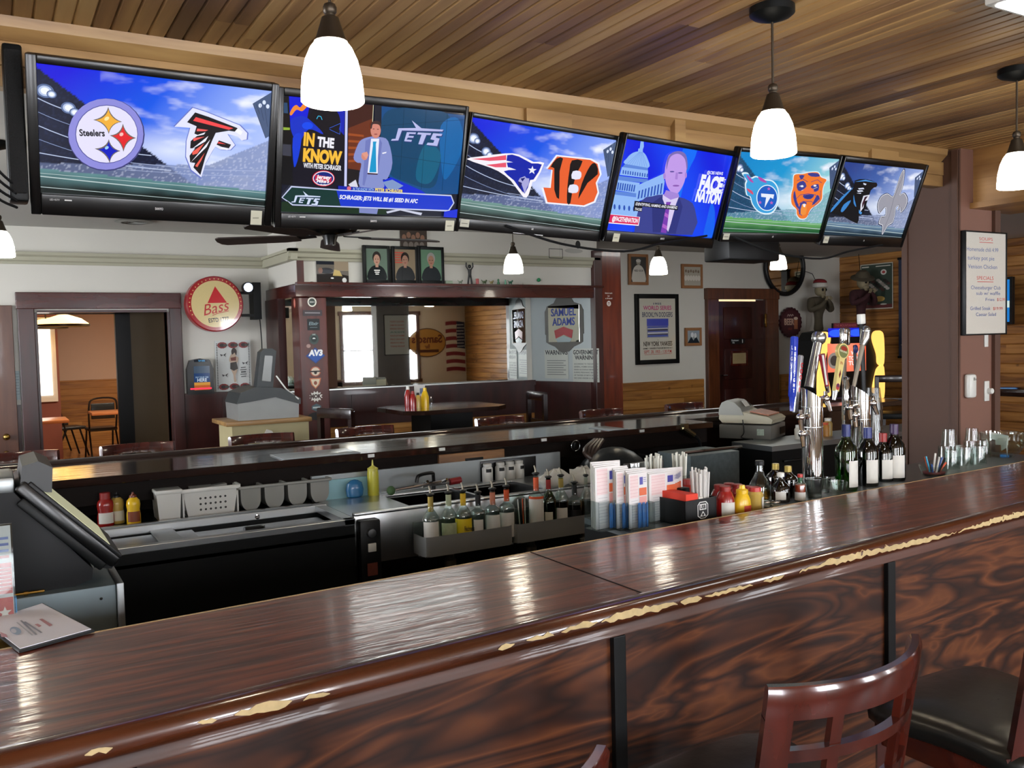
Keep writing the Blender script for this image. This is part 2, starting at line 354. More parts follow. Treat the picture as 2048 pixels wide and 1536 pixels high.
struct('floor_dining_room', boxM(-2.5, 6.1, 8.62, 17.1, -.1, 0), wood('dining_floor_boards', [(.3, '#8A5A34'), (.6, '#B07A4A'), (.85, '#C89465')], (6, .5, 1), 0, 3, .3, .3, .05, board=(0, .12, 1)))
# back wall with the dining-room doorway
DX0, DX1, DZ = .37, 1.40, 2.02
m_ = MB(); m_.box(-4, DX0, 8.5, 8.62, 0, 2.72).box(DX1, 10.4, 8.5, 8.62, 0, 2.72).box(DX0, DX1, 8.5, 8.62, DZ, 2.72); struct('wall_back', m_, m_white)
m_ = MB(); m_.box(-4.1, -4, -3, 4.0, 0, 2.8).box(-4.1, -4, 7.2, 8.6, 0, 2.8).box(-4.1, -4, 4.0, 7.2, 0, 1.0).box(-4.1, -4, 4.0, 7.2, 2.4, 2.8); struct('wall_left', m_, m_white)
planks('wall_right', 'wx', -3, 8.5, 0, 2.72, .1143, 10.36, m_pinel, 1, .012, .018, .03)
WINS = [(7.16, 7.94), (4.3, 5.3), (1.6, 2.6), (-.9, .2), (-3.0, -2.0), (8.7, 9.0)]
WINS = sorted(WINS); m_ = MB(); xp = -4.1
for a, b in WINS: m_.box(xp, a, -3.12, -3, 0, 2.8).box(a, b, -3.12, -3, 0, .8).box(a, b, -3.12, -3, 2.34, 2.8); xp = b
m_.box(xp, 10.5, -3.12, -3, 0, 2.8); struct('wall_front', m_, mat('tan_plaster', '#DCC6A8', .7, var=.03))
m_day = emit('daylight_pane', '#F4F8FF', WINDOW_GLOW)
for i, (a, b) in enumerate(WINS):
    f = MB(); f.box(a - .09, a, -3.0, -2.97, .72, 2.42).box(b, b + .09, -3.0, -2.97, .72, 2.42).box(a - .12, b + .12, -3.0, -2.96, 2.34, 2.44).box(a - .12, b + .12, -3.0, -2.94, .72, .8).box(a, b, -3.06, -3.02, 1.5, 1.54)
    o = struct('window_%d' % (i + 1), f, m_casing); part('pane', boxM(a, b, -3.1, -3.08, .8, 2.34), m_day, o, None)
o = struct('window_7', MB().box(-4.0, -3.97, 3.9, 7.3, .92, 1.0).box(-4.0, -3.97, 3.9, 7.3, 2.4, 2.5).box(-4.05, -3.98, 5.05, 5.12, 1, 2.4).box(-4.05, -3.98, 6.1, 6.17, 1, 2.4), m_casing)
part('pane', boxM(-4.09, -4.07, 4.0, 7.2, 1.0, 2.4), m_day, o, None)
# dining room beyond the doorway
m_room = mat('peach_plaster', '#D8B9A2', .8, var=.02)
struct('wall_dining_back', boxM(-2.5, 6.1, 17.0, 17.1, 0, 2.8), m_room)
struct('wall_dining_left', boxM(-2.6, -2.5, 8.62, 17.1, 0, 2.8), m_room)
struct('wall_dining_right', boxM(6.0, 6.1, 8.62, 17.1, 0, 2.8), m_room)
struct('ceiling_dining', boxM(-2.6, 6.1, 8.62, 17.1, 2.72, 2.8), m_ceil2)
planks('trim_dining_wainscot', 'wy', -2.5, 6.0, 0, 1.17, .1143, 16.97, m_pinex, 1)
# doorway lining: black inner frame, olive board, casings
x1 = ony(232, 700, 9.4).x; x2 = ony(262, 700, 9.4).x
m_ = MB(); m_.box(DX0 - .04, ony(76, 700, 9.4).x, 9.4, 9.46, 0, 2.1).box(x1, x2, 9.38, 9.46, 0, 2.1).box(DX0 - .04, x2, 9.38, 9.46, 2.02, 2.12); struct('trim_1', m_, m_blk)
struct('wall_passage', MB().box(x2, 2.2, 9.4, 9.44, 0, 2.72).box(-.6, DX0, 9.4, 9.44, 0, 2.72).box(DX0, x2, 9.4, 9.44, 2.12, 2.72), mat('olive_board', '#5A4C34', .6))
m_ = MB(); c0 = ony(38, 700, 8.48).x; c1 = ony(365, 700, 8.48).x
m_.box(c0, DX0 - .02, 8.455, 8.5, 0, 2.04, bv=.006).box(DX1 + .02, c1, 8.455, 8.5, 0, 2.04, bv=.006).box(DX0 - .02, DX0, 8.47, 8.64, 0, 2.0).box(DX1, DX1 + .02, 8.47, 8.64, 0, 2.0).box(DX0, DX1, 8.47, 8.64, 2.0, 2.02)
struct('trim_2', m_, m_redd); struct('trim_3', boxM(c0 - .01, c1, 8.44, 8.5, 2.03, 2.17, bv=.006), m_redh)
# dado of dark red boards on the back wall, cream picture rail, ceiling seam
struct('trim_4', MB().box(c1, 2.33, 8.47, 8.5, 0, 1.235).box(c1, 2.33, 8.44, 8.5, 1.22, 1.26).box(1.85, 1.87, 8.455, 8.5, 0, 1.22), m_redd)
struct('trim_5', MB().box(-4, c0 - .01, 8.47, 8.5, 0, 1.235), m_redd)
def moulding(x0, x1, y, z, m=None, flipy=1):
    pr = [(0, 0), (-.015, 0), (-.02, .02), (-.035, .03), (-.04, .06), (-.06, .075), (-.06, .1), (0, .1)]
    return MB().prism([(y + a, z + b) for a, b in pr], x0, x1, 'x')
struct('trim_6', moulding(-4, 2.33, 8.5, 2.405), m_trimc, None, 30)
struct('trim_7', moulding(2.25, 5.52, 7.6, 2.405).box(2.25, 2.33, 7.54, 8.5, 2.48, 2.505).box(2.27, 2.33, 7.56, 8.5, 2.41, 2.48), m_trimc, None, 30)
# boxed soffit over the mirror alcove with its red face boards
m_ = MB(); m_.box(2.33, 5.52, 7.6, 7.66, 2.2, 2.72).box(2.33, 2.39, 7.66, 8.5, 2.2, 2.72).box(2.33, 5.52, 7.66, 8.5, 2.19, 2.21); struct('soffit', m_, m_white)
m_ = MB(); m_.box(2.30, 5.53, 7.56, 7.62, 2.09, 2.2, bv=.005).box(2.30, 5.53, 7.5, 7.56, 2.195, 2.215).box(2.30, 2.36, 7.62, 8.5, 2.09, 2.2); struct('trim_8', m_, m_redh)
struct('trim_9', boxM(2.28, 2.35, 8.05, 8.46, 0, 2.1), m_redd)
o = struct('column', boxM(2.33, 2.58, 7.58, 7.8, 0, 2.09, bv=.008), m_red); part('cap_strip', boxM(2.33, 2.385, 7.575, 7.6, 2.2, 2.405), m_red, o)
m_ = MB(); m_.box(5.54, 5.8, 7.56, 8.5, 0, 2.58, bv=.006); struct('column.001', m_, wood('orange_red_wood', [(.25, '#4A180C'), (.5, '#672512'), (.8, '#7B3019')], (5, 5, .5), 0, 4, .2, .5, .1))
struct('trim_10', MB().box(5.44, 5.54, 7.54, 7.75, 0, 2.58, bv=.006), m_redd)
# angled grey wall at the right of the alcove
ang = [(5.44, 7.66), (5.44, 7.78), (5.27, 8.5), (5.45, 8.5), (5.54, 7.66)]
struct('wall_alcove', MB().prism([(5.25, 8.5), (5.44, 7.62), (5.54, 7.62), (5.54, 8.5)], 1.215, 2.2), m_grey)
struct('trim_11', MB().prism([(5.235, 8.5), (5.425, 7.62), (5.54, 7.62), (5.54, 8.5)], 0, 1.215), m_redd)
# alcove dado: red boards above pine
struct('trim_12', MB().box(2.58, 5.25, 8.43, 8.5, 1.17, 1.225).box(2.58, 5.25, 8.45, 8.5, .86, 1.17).box(*(3.1, 3.115, 8.44, 8.46, .86, 1.17)), m_redd)
planks('trim_13', 'wy', 2.35, 5.25, 0, .86, .1143, 8.46, m_pinex, 1)
planks('trim_14', 'wy', 5.8, 7.78, 0, 1.13, .1143, 8.47, m_pinex, 1, .010, .014)
planks('trim_15', 'wy', 9.15, 10.36, 0, 1.13, .1143, 8.47, m_pinex, 1)
# header beam that carries the screens
m_ = MB(); m_.box(-1.2, 4.49, 3.0, 3.05, 2.44, 2.63).box(-1.2, 4.49, 2.985, 3.0, 2.5, 2.57, bv=.003).box(-1.2, 4.49, 2.99, 3.0, 2.44, 2.5, bv=.003)
m_.prism([(2.985, 2.57), (2.95, 2.6), (2.945, 2.63), (3.0, 2.63), (3.0, 2.57)], -1.2, 4.45, 'x'); struct('header_beam', m_, m_pine)
m_ = MB()
for a, b, z in ((1052, 1142, 232), (1742 , 1796, 305)):
    A = ony(a, z, 2.97); B = ony(b, z, 2.97); m_.box(A.x, B.x, 2.965, 2.99, A.z - .045, A.z + .03)
A = ony(1356, 250, 2.97); m_.box(A.x - .03, A.x + .03, 2.955, 2.99, 2.42, 2.6); struct('trim_16', m_, m_pine)
# pillar and the boxed beam running towards the viewer
o = struct('pillar', MB().box(4.49, 4.80, 2.9, 3.22, 0, 2.63), m_pillar2)
part('side_panel', MB().box(4.47, 4.49, 2.9, 3.23, 0, 2.62).box(4.46, 4.475, 2.9, 2.935, 0, 2.62).box(4.46, 4.475, 3.2, 3.235, 0, 2.62), m_pillar, o, None)
part('corner_strip', boxM(4.77, 4.82, 2.88, 2.9, 0, 2.33), m_pillar, o, None)
m_ = MB(); m_.box(4.6, 5.0, -1.2, 2.92, 2.33, 2.72).box(4.57, 5.03, -1.2, 2.95, 2.315, 2.345); struct('beam', m_, wood('beam_boards', [(.25, '#7A5230'), (.5, '#A47845'), (.8, '#BE935A')], (4, .5, 5), .4, 3, .4, .1, .1, board=(2, .19, 1), bvar=.3))
# grey post behind the viewer, seen in the alcove mirror
P0 = ony(742, 700, 18.5); P1 = ony(806, 700, 18.5)
struct('pillar.001', boxM(P0.x, P1.x, -1.5, -1.2, 0, 2.72), mat('grey_painted_post', '#77736E', .6))
m_flu = emit('fluorescent_diffuser', '#F6F8F4', 5.0)
for x, y, lab in ((2.9, 6.75, 'ceiling light panel above the pub table near the alcove ledge'), (6.9, 6.5, 'ceiling light panel before the large framed poster on the white ceiling')):
    t = thing('ceiling_light', lab, 'ceiling light', (x, y, 2.7195)); part('tray', boxM(-.65, .65, -.17, .17, -.04, 0, bv=.005), m_wplas, t, None); part('diffuser', boxM(-.62, .62, -.15, .15, -.055, -.041, bv=.004), m_flu, t, None)
def at_y(px, py, y): return ony(px, py, y)
# ------------------------------------------------------------ near bar
X0, X1 = -.9, 5.2
def skew(mb, f):
    mb.v = [f(*v) for v in mb.v]; return mb
def barpt(x, t, z): return (x, barf(x) + (bary(x) - barf(x)) * t, z)     # t 0 = outer edge, 1 = inner edge
bar = thing('bar_counter', 'long varnished mahogany bar counter in the foreground with chipped front moulding', 'bar counter', (0, 0, 0))
def sweep(prof, n=26):
    """profile (t offset in metres from the outer edge, z) along the bar"""
    v = []; f = []; k = len(prof)
    for i in range(n + 1):
        x = X0 + (X1 - X0) * i / n
        for d, z in prof: v.append((x, barf(x) + d, z))
    for i in range(n):
        for j in range(k - 1): a = i * k + j; f.append((a, a + 1, a + 1 + k, a + k))
    return MB().add(v, f)
top = []; n = 24
for i in range(n + 1):
    x = X0 + (X1 - X0) * i / n; top += [barpt(x, 0.05, 1.07), barpt(x, 1, 1.07), barpt(x, 1, 1.03), barpt(x, .05, 1.03)]
f = [tuple(range(3, -1, -1)), tuple(range(4 * n, 4 * n + 4))]
for i in range(n):
    for j in range(4): a = i * 4 + j; b = i * 4 + (j + 1) % 4; f.append((a, b, b + 4, a + 4))
part('counter_top', MB().add(top, f), m_bartop, bar, None)
lip = [(.034, 1.069), (.03, 1.0735), (.018, 1.0755), (.0, 1.074), (-.011, 1.069), (-.018, 1.060), (-.0205, 1.050), (-.0205, 1.042), (-.016, 1.033), (-.008, 1.027), (.0, 1.024), (.05, 1.022)]
part('nosing', sweep(lip, 60), m_barlip, bar, 40)
# pale chips where the varnish has worn off the nosing
rc = random.Random(3); m_bare = mat('bare_wood', '#BFA878', .6, var=.25, scale=60)
def chip(x0, x1, hgt):
    n = max(4, int((x1 - x0) / .012)); v = []; f = []
    for i in range(n + 1):
        x = x0 + (x1 - x0) * i / n; e = min(1, 4 * min(i, n - i) / n + .15); a = 1.049 + rc.uniform(-.003, .003) + .003 * sin(x * 7); h = hgt * e * rc.uniform(.55, 1.1)
        for z in (a - h, a + h):
            # the chip follows the rounded profile
            d = -.0228 if 1.042 <= z <= 1.05 else (-.0228 + (z - 1.05) ** 2 * 22 + (z - 1.05) * .2 if z > 1.05 else -.0228 + (1.042 - z) * .5)
            v.append((x, barf(x) + d, z))
    for i in range(n): f.append((2 * i, 2 * i + 1, 2 * i + 3, 2 * i + 2))
    part('worn_patch', MB().add(v, f), m_bare, bar, None, label='pale bare wood where the varnish has chipped')
for a, b, h in ((.1, .14, .005), (.27, .30, .004), (.33, .43, .008), (.45, .5, .005), (.86, .9, .005), (.93, 1.0, .005), (1.02, 1.12, .006), (1.13, 1.36, .009), (1.37, 1.44, .009), (1.45, 1.62, .006), (1.66, 1.74, .006), (1.8, 2.55, .009), (2.56, 3.4, .009), (3.42, 5.0, .008)): chip(a, b, h)
part('apron', sweep([(.03, 1.024), (.001, 1.024), (.0, 1.010), (-.003, 1.006), (-.003, 1.001), (.004, .998), (.03, .998)], 30), wood('dull_apron', [(.3, '#2C1209'), (.5, '#43200F'), (.75, '#5A2B17')], (.5, 4, 4), .5, 4, .45, .25, .2), bar, 40)
part('front_panel', sweep([(.016, 1.0), (.016, .12), (.05, .12), (.05, 0.0)], 20), m_ply, bar, None)
for x in (.16, 1.2, 2.245, 3.29, 4.34, -.87):
    m_ = MB(); m_.box(x - .017, x + .017, barf(x) + .0, barf(x) + .02, .0, .998, bv=.002); part('batten', m_, m_blkp, bar, None)
part('carcass', MB().prism([(X0, barf(X0) + .06), (X1, barf(X1) + .06), (X1, bary(X1) - .02), (X0, bary(X0) - .02)], 0.0, 1.03), m_dark, bar, None)
part('seam', MB().prism([(onz(1056, 1103, 1.07).x, onz(1056, 1103, 1.07).y), (onz(1059, 1103, 1.07).x, onz(1059, 1103, 1.07).y), (onz(1296, 1190, 1.07).x, onz(1296, 1190, 1.07).y), (onz(1292, 1190, 1.07).x, onz(1292, 1190, 1.07).y)], 1.069, 1.0712), m_dark, bar, None)
part('inner_edge', MB().prism([(X0, bary(X0) - .004), (X1, bary(X1) - .004), (X1, bary(X1) + .0005), (X0, bary(X0) + .0005)], 1.06, 1.0712), mat('worn_edge', '#A88C64', .5, var=.35, scale=30), bar, None)
# service ledge behind the bar, on which bottles and menus stand
LZ = 1.035
led = [(1.765, bary(1.765) + .005), (4.46, bary(4.46) + .005), (4.46, bary(4.46) + .42), (1.80, bary(1.80) + .42)]
lg = thing('service_ledge', 'black and steel ledge behind the bar holding menus, condiments and bottles', 'ledge')
part('cabinet', MB().prism(led, 0, LZ - .02), m_blk, lg, None); part('steel_top', MB().prism([(a, b) for a, b in led], LZ - .02, LZ), m_steeld, lg, None)
# ------------------------------------------------------------ far side of the U-shaped bar
fb = thing('bar_counter', 'dark varnished far bar counter running under the television row', 'bar counter')
FX0, FX1 = -3.2, 6.9
part('counter_top', MB().box(FX0, 4.33, 4.63, 5.34, 1.03, 1.07, bv=.004).box(4.32, FX1, 4.93, 5.34, 1.03, 1.07, bv=.004), m_drk, fb, None)
part('nosing', MB().prism([(5.30, 1.072), (5.31, 1.085), (5.34, 1.092), (5.37, 1.085), (5.385, 1.06), (5.38, 1.03), (5.35, 1.01), (5.3, 1.01)], FX0, FX1, 'x'), m_drk, fb, 40)
part('apron', boxM(FX0, 4.3, 4.66, 4.70, .93, 1.03, bv=.003), m_dark, fb, None)
part('back_panel', MB().box(FX0, 4.6, 4.98, 5.02, 0, 1.03), m_dark, fb, None)
part('front_panel', MB().box(FX0, FX1, 5.2, 5.22, 0, 1.03), m_drk, fb, None)
dr = part('drawer', boxM(ony(875, 910, 4.66).x, ony(1006, 900, 4.66).x, 4.64, 4.67, .935, 1.02, bv=.004), wood('oak_drawer', [(.3, '#5A3A22'), (.6, '#8A6038'), (.85, '#A87C4C')], (.6, 5, 5), .6, 5, .4, .2, .2), fb, None)
xm = ony(948, 912, 4.64).x; part('handle', MB().box(xm - .06, xm + .06, 4.632, 4.641, .965, .985, bv=.006), m_blk, dr)
# clear mats and tags on the far bar
for i, (a, b, lab) in enumerate(((545, 700, 'clear plastic mat on the far bar left of the drawer'), (1150, 1230, 'small clear plastic tray on the far bar by the bottle opener'))):
    A = onz(a, 912 - i * 60, 1.072); B = onz(b, 900 - i * 45, 1.072)
    solo('bar_mat', boxM(A.x, B.x, 4.64, 4.9, 1.0705, 1.0755, bv=.002), mat('frosted_mat', '#9DA3A5', .25, var=.05), lab, 'mat')
for i, (a, b) in enumerate(((743, 908), (885, 899), (1089, 879), (1285, 859))):
    A = ony(a, b, 4.62); solo('price_tag', boxM(A.x - .018, A.x + .018, 4.622, 4.629, 1.045, 1.062), m_wplas, 'small white tag on the edge of the far bar, %s' % ['above the squeeze bottle', 'above the oak drawer', 'left of the bottle opener', 'left of the soda gun'][i], 'tag', 'white tags on the far bar edge')
A = ony(1148, 891, 4.6); rt = thing('bottle_opener', 'round silver-rimmed bottle opener hanging under the far bar', 'bottle opener', (A.x, 4.58, A.z))
pts = [(.032 * cos(t), 0, .032 * sin(t)) for t in [2 * PI * i / 24 for i in range(25)]]; part('ring', MB().tube(pts, .003, 6), m_chrome, rt); part('bracket', MB().box(-.01, .01, .004, .02, -.02, .02, bv=.003), m_blk, rt)
# ------------------------------------------------------------ coolers, sinks, rails under the far bar
def cab(name, label, cat): return thing(name, label, cat)
ck = thing('bottle_cooler', 'long black bottle cooler with sliding steel lids at the left', 'cooler')
CX0, CX1, CY0, CY1, CZ = -.45, 1.44, 3.93, 4.46, .86
part('body', boxM(CX0, CX1, CY0 + .01, CY1, 0, CZ - .075), m_blk, ck, None)
part('fascia', boxM(CX0, CX1, CY0 + .01, CY0 + .03, CZ - .09, CZ - .03), m_blk, ck, None)
part('steel_rim', MB().box(CX0, CX1, CY0, CY0 + .04, CZ - .03, CZ, bv=.003).box(CX0, CX1, CY1 - .03, CY1, CZ - .03, CZ).box(CX1 - .05, CX1, CY0, CY1, CZ - .03, CZ), m_steel, ck, None)
m_lid = mat('lid_steel', '#75787A', .3, .9, var=.1)
part('lid', boxM(CX0 + .02, .78, CY0 + .04, 4.3, CZ - .05, CZ - .03, bv=.004), m_lid, ck, None); part('gap_shade', boxM(CX0, CX1 - .05, 4.3, CY1 - .03, CZ - .09, CZ - .07), m_blk, ck, None)  # black strip behind the lids paints the shade in the gap under the lip
l2 = part('lid', boxM(.72, CX1 - .06, CY0 + .04, 4.3, CZ - .06, CZ - .044, bv=.004), m_lid, ck, None)
A = onz(535, 1056, CZ); part('handle', MB().lathe([(.001, 0), (.05, 0), (.05, .012), (.04, .015), (.001, .015)], 20, Matrix.Translation((A.x, 4.2, CZ - .044)) @ Matrix.Diagonal((1, .45, 1, 1))), m_blkg, l2)
A = onz(345, 1072, CZ); part('hinge_strip', boxM(A.x - .05, A.x + .05, CY0 + .05, CY1 - .05, CZ - .03, CZ - .022, bv=.003), m_steeld, ck, None)
sh = thing('shelf', 'steel-edged black shelf behind the cooler under the far bar', 'shelf')
m_bst = mat('bright_edge_steel', '#C4C8CA', .35, .5)
part('lip', boxM(-.45, 1.45, 4.36, 4.375, .826, .862, bv=.003), m_bst, sh, None); part('board', MB().box(-.45, 1.45, 4.375, 4.47, .8, .84).box(-.45, 1.45, 4.47, 4.97, .82, .835), m_blk, sh, None)
A = ony(505, 1032, 4.45); part('lock', MB().lathe([(.001, 0), (.012, 0), (.012, .006), (.001, .008)], 14, Matrix.Translation((A.x, 4.358, .842)) @ Matrix.Rotation(PI / 2, 4, 'X')), m_chrome, sh)
SX0, SX1 = 1.46, 2.95
sk = thing('bar_sink', 'stainless three-compartment bar sink beside the black cooler', 'sink')
part('basin', MB().box(SX0, SX1, 4.0, 4.02, .62, .86, bv=.004).box(SX0, SX1, 3.99, 4.03, .855, .87, bv=.004).box(SX0, SX1, 4.5, 4.55, .83, .848, bv=.004).box(SX0, SX0 + .32, 4.03, 4.5, .84, .85).box(SX1 - .32, SX1, 4.03, 4.5, .84, .85)
     .box(SX0 + .32, SX0 + .34, 4.03, 4.5, .6, .85).box(SX0 + .32, SX1 - .32, 4.03, 4.5, .6, .61).box(SX0 + .75, SX0 + .77, 4.03, 4.5, .6, .85).box(SX1 - .34, SX1 - .32, 4.03, 4.5, .6, .85), m_steel, sk, 30)
part('backsplash', MB().box(SX0, SX1 + .1, 4.63, 4.65, .84, .97).box(SX0, SX1, 4.5, 4.64, .828, .84), mat('splash_steel', '#A9AFB0', .3, .55, var=.05), sk, None)
for x in (SX0 + .1, SX0 + .55, SX1 - .45, SX1 - .1): part('leg', MB().tube([(x, 4.1, 0), (x, 4.1, .66)], .02, 10).lathe([(.02, .5), (.03, .51), (.03, .55), (.02, .56)], 12, Matrix.Translation((x, 4.1, 0))), m_gplas, sk)
A = ony(870, 960, 4.5); fx = A.x
fc = thing('faucet', 'chrome bar faucet with black grips and a red valve over the sink', 'faucet', (fx, 4.5, .848))
part('spout', MB().tube(smoothc([(0, .02, .0), (0, .02, .07), (-.02, 0, .095), (-.12, -.05, .095), (-.14, -.06, .06)], 6, False), .010, 10), m_blkg, fc)
part('body', MB().tube([(-.07, .02, .03), (.09, .02, .03)], .016, 12), m_chrome, fc)
part('handle', MB().tube([(-.05, .02, .03), (-.06, -.03, .055)], [.012, .008], 10), m_chrome, fc); part('handle', MB().tube([(.05, .02, .03), (.06, -.03, .055)], [.012, .008], 10), m_chrome, fc)
part('red_valve', MB().tube([(.1, .02, .03), (.17, .02, .034)], .02, 12), mat('red_rubber', '#8E1B1F', .4), fc)
A = ony(785, 985, 4.45); wand = thing('glass_brush', 'long silver brush rod with a green tip lying on the sink back', 'brush', (A.x, 4.47, .875))
part('tip', MB().ball((0, 0, 0), .026, 12, sc=(.9, 1, 1)), mat('green_bristle', '#3F5A35', .8), wand); part('rod', MB().tube([(.02, 0, 0), (.3, 0, .018)], .008, 8), m_chrome, wand)
# blue board and egg-shaped blue dispenser
A = ony(660, 1000, 4.53); B = ony(745, 1000, 4.53)
solo('cutting_board', boxM(A.x - .02, B.x + .02, 4.605, 4.62, .84, .945), mat('pale_blue_plastic', '#8FBCC4', .4), 'pale blue board leaning behind the yellow squeeze bottle', 'board')
A = ony(714, 1000, 4.52); bl = thing('soap_dispenser', 'translucent blue oval dispenser left of the yellow squeeze bottle', 'dispenser', (A.x, 4.55, .84))
part('bottle', MB().lathe([(.02, 0), (.045, .015), (.05, .05), (.042, .085), (.02, .1), (.001, .104)], 18, Matrix.Diagonal((1, .6, 1, 1))), mat('blue_jelly', '#2D6C9C', .2, Alpha=1), bl)
A = ony(728, 1080, 3.98); bx = thing('control_box', 'black glasswasher control panel between the cooler and the sink', 'control box', (A.x, 0, 0))
a0 = ony(712, 1040, 3.98).x - A.x; a1 = ony(754, 1040, 3.98).x - A.x; zt = ony(730, 1037, 3.98).z; zb = ony(730, 1160, 3.98).z
part('panel', boxM(a0, a1, 3.93, 3.99, zb - .05, zt, bv=.012), m_blkp, bx); part('dial', MB().lathe([(.001, 0), (.022, 0), (.02, .02), (.001, .022)], 18, Matrix.Translation(((a0 + a1) / 2, 3.93, zt - .06)) @ Matrix.Rotation(PI / 2, 4, 'X')), m_steel, bx)
part('switch', boxM(a0 + .035, a1 - .03, 3.92, 3.93, zt - .15, zt - .11, bv=.003), m_wplas, bx); part('warning_label', boxM(a0 + .03, a1 - .025, 3.926, 3.931, zb + .03, zb + .09), mat('red_label', '#6E3A33', .5, var=.4, scale=80), bx, None)
def speedrail(x0, x1, label, z=.755, y=3.80):
    t = thing('speed_rail', label, 'bottle rail', (x0, y, z - .1)); L = x1 - x0; r = .03
    P = [(0, .13), (0, r), (r * .3, r * .3), (r, 0), (L - r, 0), (L - r * .3, r * .3), (L, r), (L, .13)]
    v = [];
    for h in (0, .095): v += [(a, b, h) for a, b in P]
    k = len(P); f = [(i, i + 1, i + 1 + k, i + k) for i in range(k - 1)]
    wall = MB().add(v, f).add([(a + (.003 if a < L / 2 else -.003), b + .003, h) for h in (0, .095) for a, b in P], f); part('rim', wall, m_rail, t, 30)
    part('floor_pan', boxM(.004, L - .004, .004, .13, 0, .004), m_steel, t, None); part('back', boxM(0, L, .13, .135, 0, .15), m_steel, t, None)
    part('bracket', MB().box(.05, .07, .13, .2, .02, .1).box(L - .07, L - .05, .13, .2, .02, .1), m_steeld, t, None); return t
ra = ony(850, 1072, 3.8).x; rb = ony(1028, 1043, 3.8).x; rc_ = ony(1033, 1040, 3.8).x; rd = ony(1189, 1018, 3.8).x
speedrail(ra, rb, 'left stainless speed rail holding six clear liquor bottles'); speedrail(rc_, rd, 'right stainless speed rail with green and dark liquor bottles')
# ice bin side, pump hoses right of the sink
A = ony(1455, 905, 4.1); B = ony(1360, 1000, 4.1)
ib = thing('ice_bin', 'galvanised ice bin with a chrome rail behind the straws', 'ice bin', (0, 0, 0))
part('bin', boxM(3.56, A.x, 4.0, 4.3, 0, .96), mat('galvanised', '#6F7B7E', .4, .7, var=.35, scale=30), ib, None); part('rail', MB().tube([(3.5, 3.99, .985), (A.x + .01, 3.99, .985)], .011, 8), m_chrome, ib)
bg = solo('bin_bag', MB().ball((0, 0, 0), 1, 20, Matrix.Translation((3.30, 4.42, .75)) @ Matrix.Diagonal((.27, .2, .25, 1))), mat('black_bag', '#1D2022', .35, var=.5, scale=5, bump=.9), 'large rounded black vinyl cover under the far bar beside the soda gun', 'cover')
A = ony(1385, 870, 4.62); sg = thing('soda_gun', 'chrome and black soda gun hanging at the far bar', 'soda gun', (A.x, 4.61, A.z))
part('handle', MB().tube([(-.1, 0, .06), (0, 0, .0)], [.02, .022], 10).box(-.1, -.06, -.02, .02, .05, .085, M=None), mat('tarnished_chrome', '#8E8466', .25, 1, var=.3, scale=40), sg)
part('hose', MB().tube(smoothc([(0, 0, 0), (.05, .0, -.04), (.07, .02, -.12), (.02, .05, -.2), (-.2, .06, -.16), (-.45, .05, -.1)], 6, False), .012, 8), m_blkp, sg)
hs = thing('hose_bundle', 'brown tubing bundle dropping under the far bar right of the drawer', 'hoses', (0, 0, 0))
for k in range(4):
    P = [ony(1205 - k * 5, 880, 4.55), ony(1190 - k * 7, 905, 4.45), ony(1180 + k * 9, 935, 4.4), ony(1198 + k * 16, 985, 4.4)]; part('tube', MB().tube(smoothc([tuple(p) for p in P], 5, False), .014, 8), mat('brown_hose', '#33251F', .35), hs)
# ------------------------------------------------------------ register counter at the right end
rcn = thing('register_counter', 'black cabinet with a grey steel-edged top carrying the cash register', 'counter')
A = onz(1544, 893, .92)
part('worktop', MB().prism([(A.x, A.y), (6.9, A.y + .02), (6.9, 4.62), (A.x, 4.62)], .885, .92), m_steeld, rcn, None)
part('cabinet', MB().prism([(A.x + .02, A.y + .02), (6.88, A.y + .04), (6.88, 4.62), (A.x + .02, 4.62)], 0, .885), m_blk, rcn, None)
for x in (A.x + .55, A.x + 1.1): part('door_seam', boxM(x, x + .006, A.y + .025, A.y + .03, .1, .85), m_blkg, rcn, None)
part('handle', boxM(A.x + .12, A.x + .36, A.y + .005, A.y + .028, .8, .815, bv=.004), m_blkp, rcn)
# ------------------------------------------------------------ televisions
from mathutils import noise as _n
def star4(a, cx, cy, T, R_, B, L, c):
    pts = []
    for p, q in ((T, R_), (R_, B), (B, L), (L, T)):
        for i in range(6):
            t = i / 6; k = .62; mx = cx * k + (p[0] + q[0]) / 2 * (1 - k); my = cy * k + (p[1] + q[1]) / 2 * (1 - k)
            pts.append(((1 - t) ** 2 * p[0] + 2 * t * (1 - t) * mx + t * t * q[0], (1 - t) ** 2 * p[1] + 2 * t * (1 - t) * my + t * t * q[1]))
    a.poly(pts, c)
def star5(a, x, y, r, c, rot=0):
    a.poly([(x + (r if i % 2 == 0 else r * .4) * sin(PI * i / 5 + rot), y - (r if i % 2 == 0 else r * .4) * cos(PI * i / 5 + rot)) for i in range(10)], c)
def mixc(a, b, t): t = max(0, min(1, t)); return tuple(x * (1 - t) + y * t for x, y in zip(a, b))
def lin(h): return col(h)[:3]
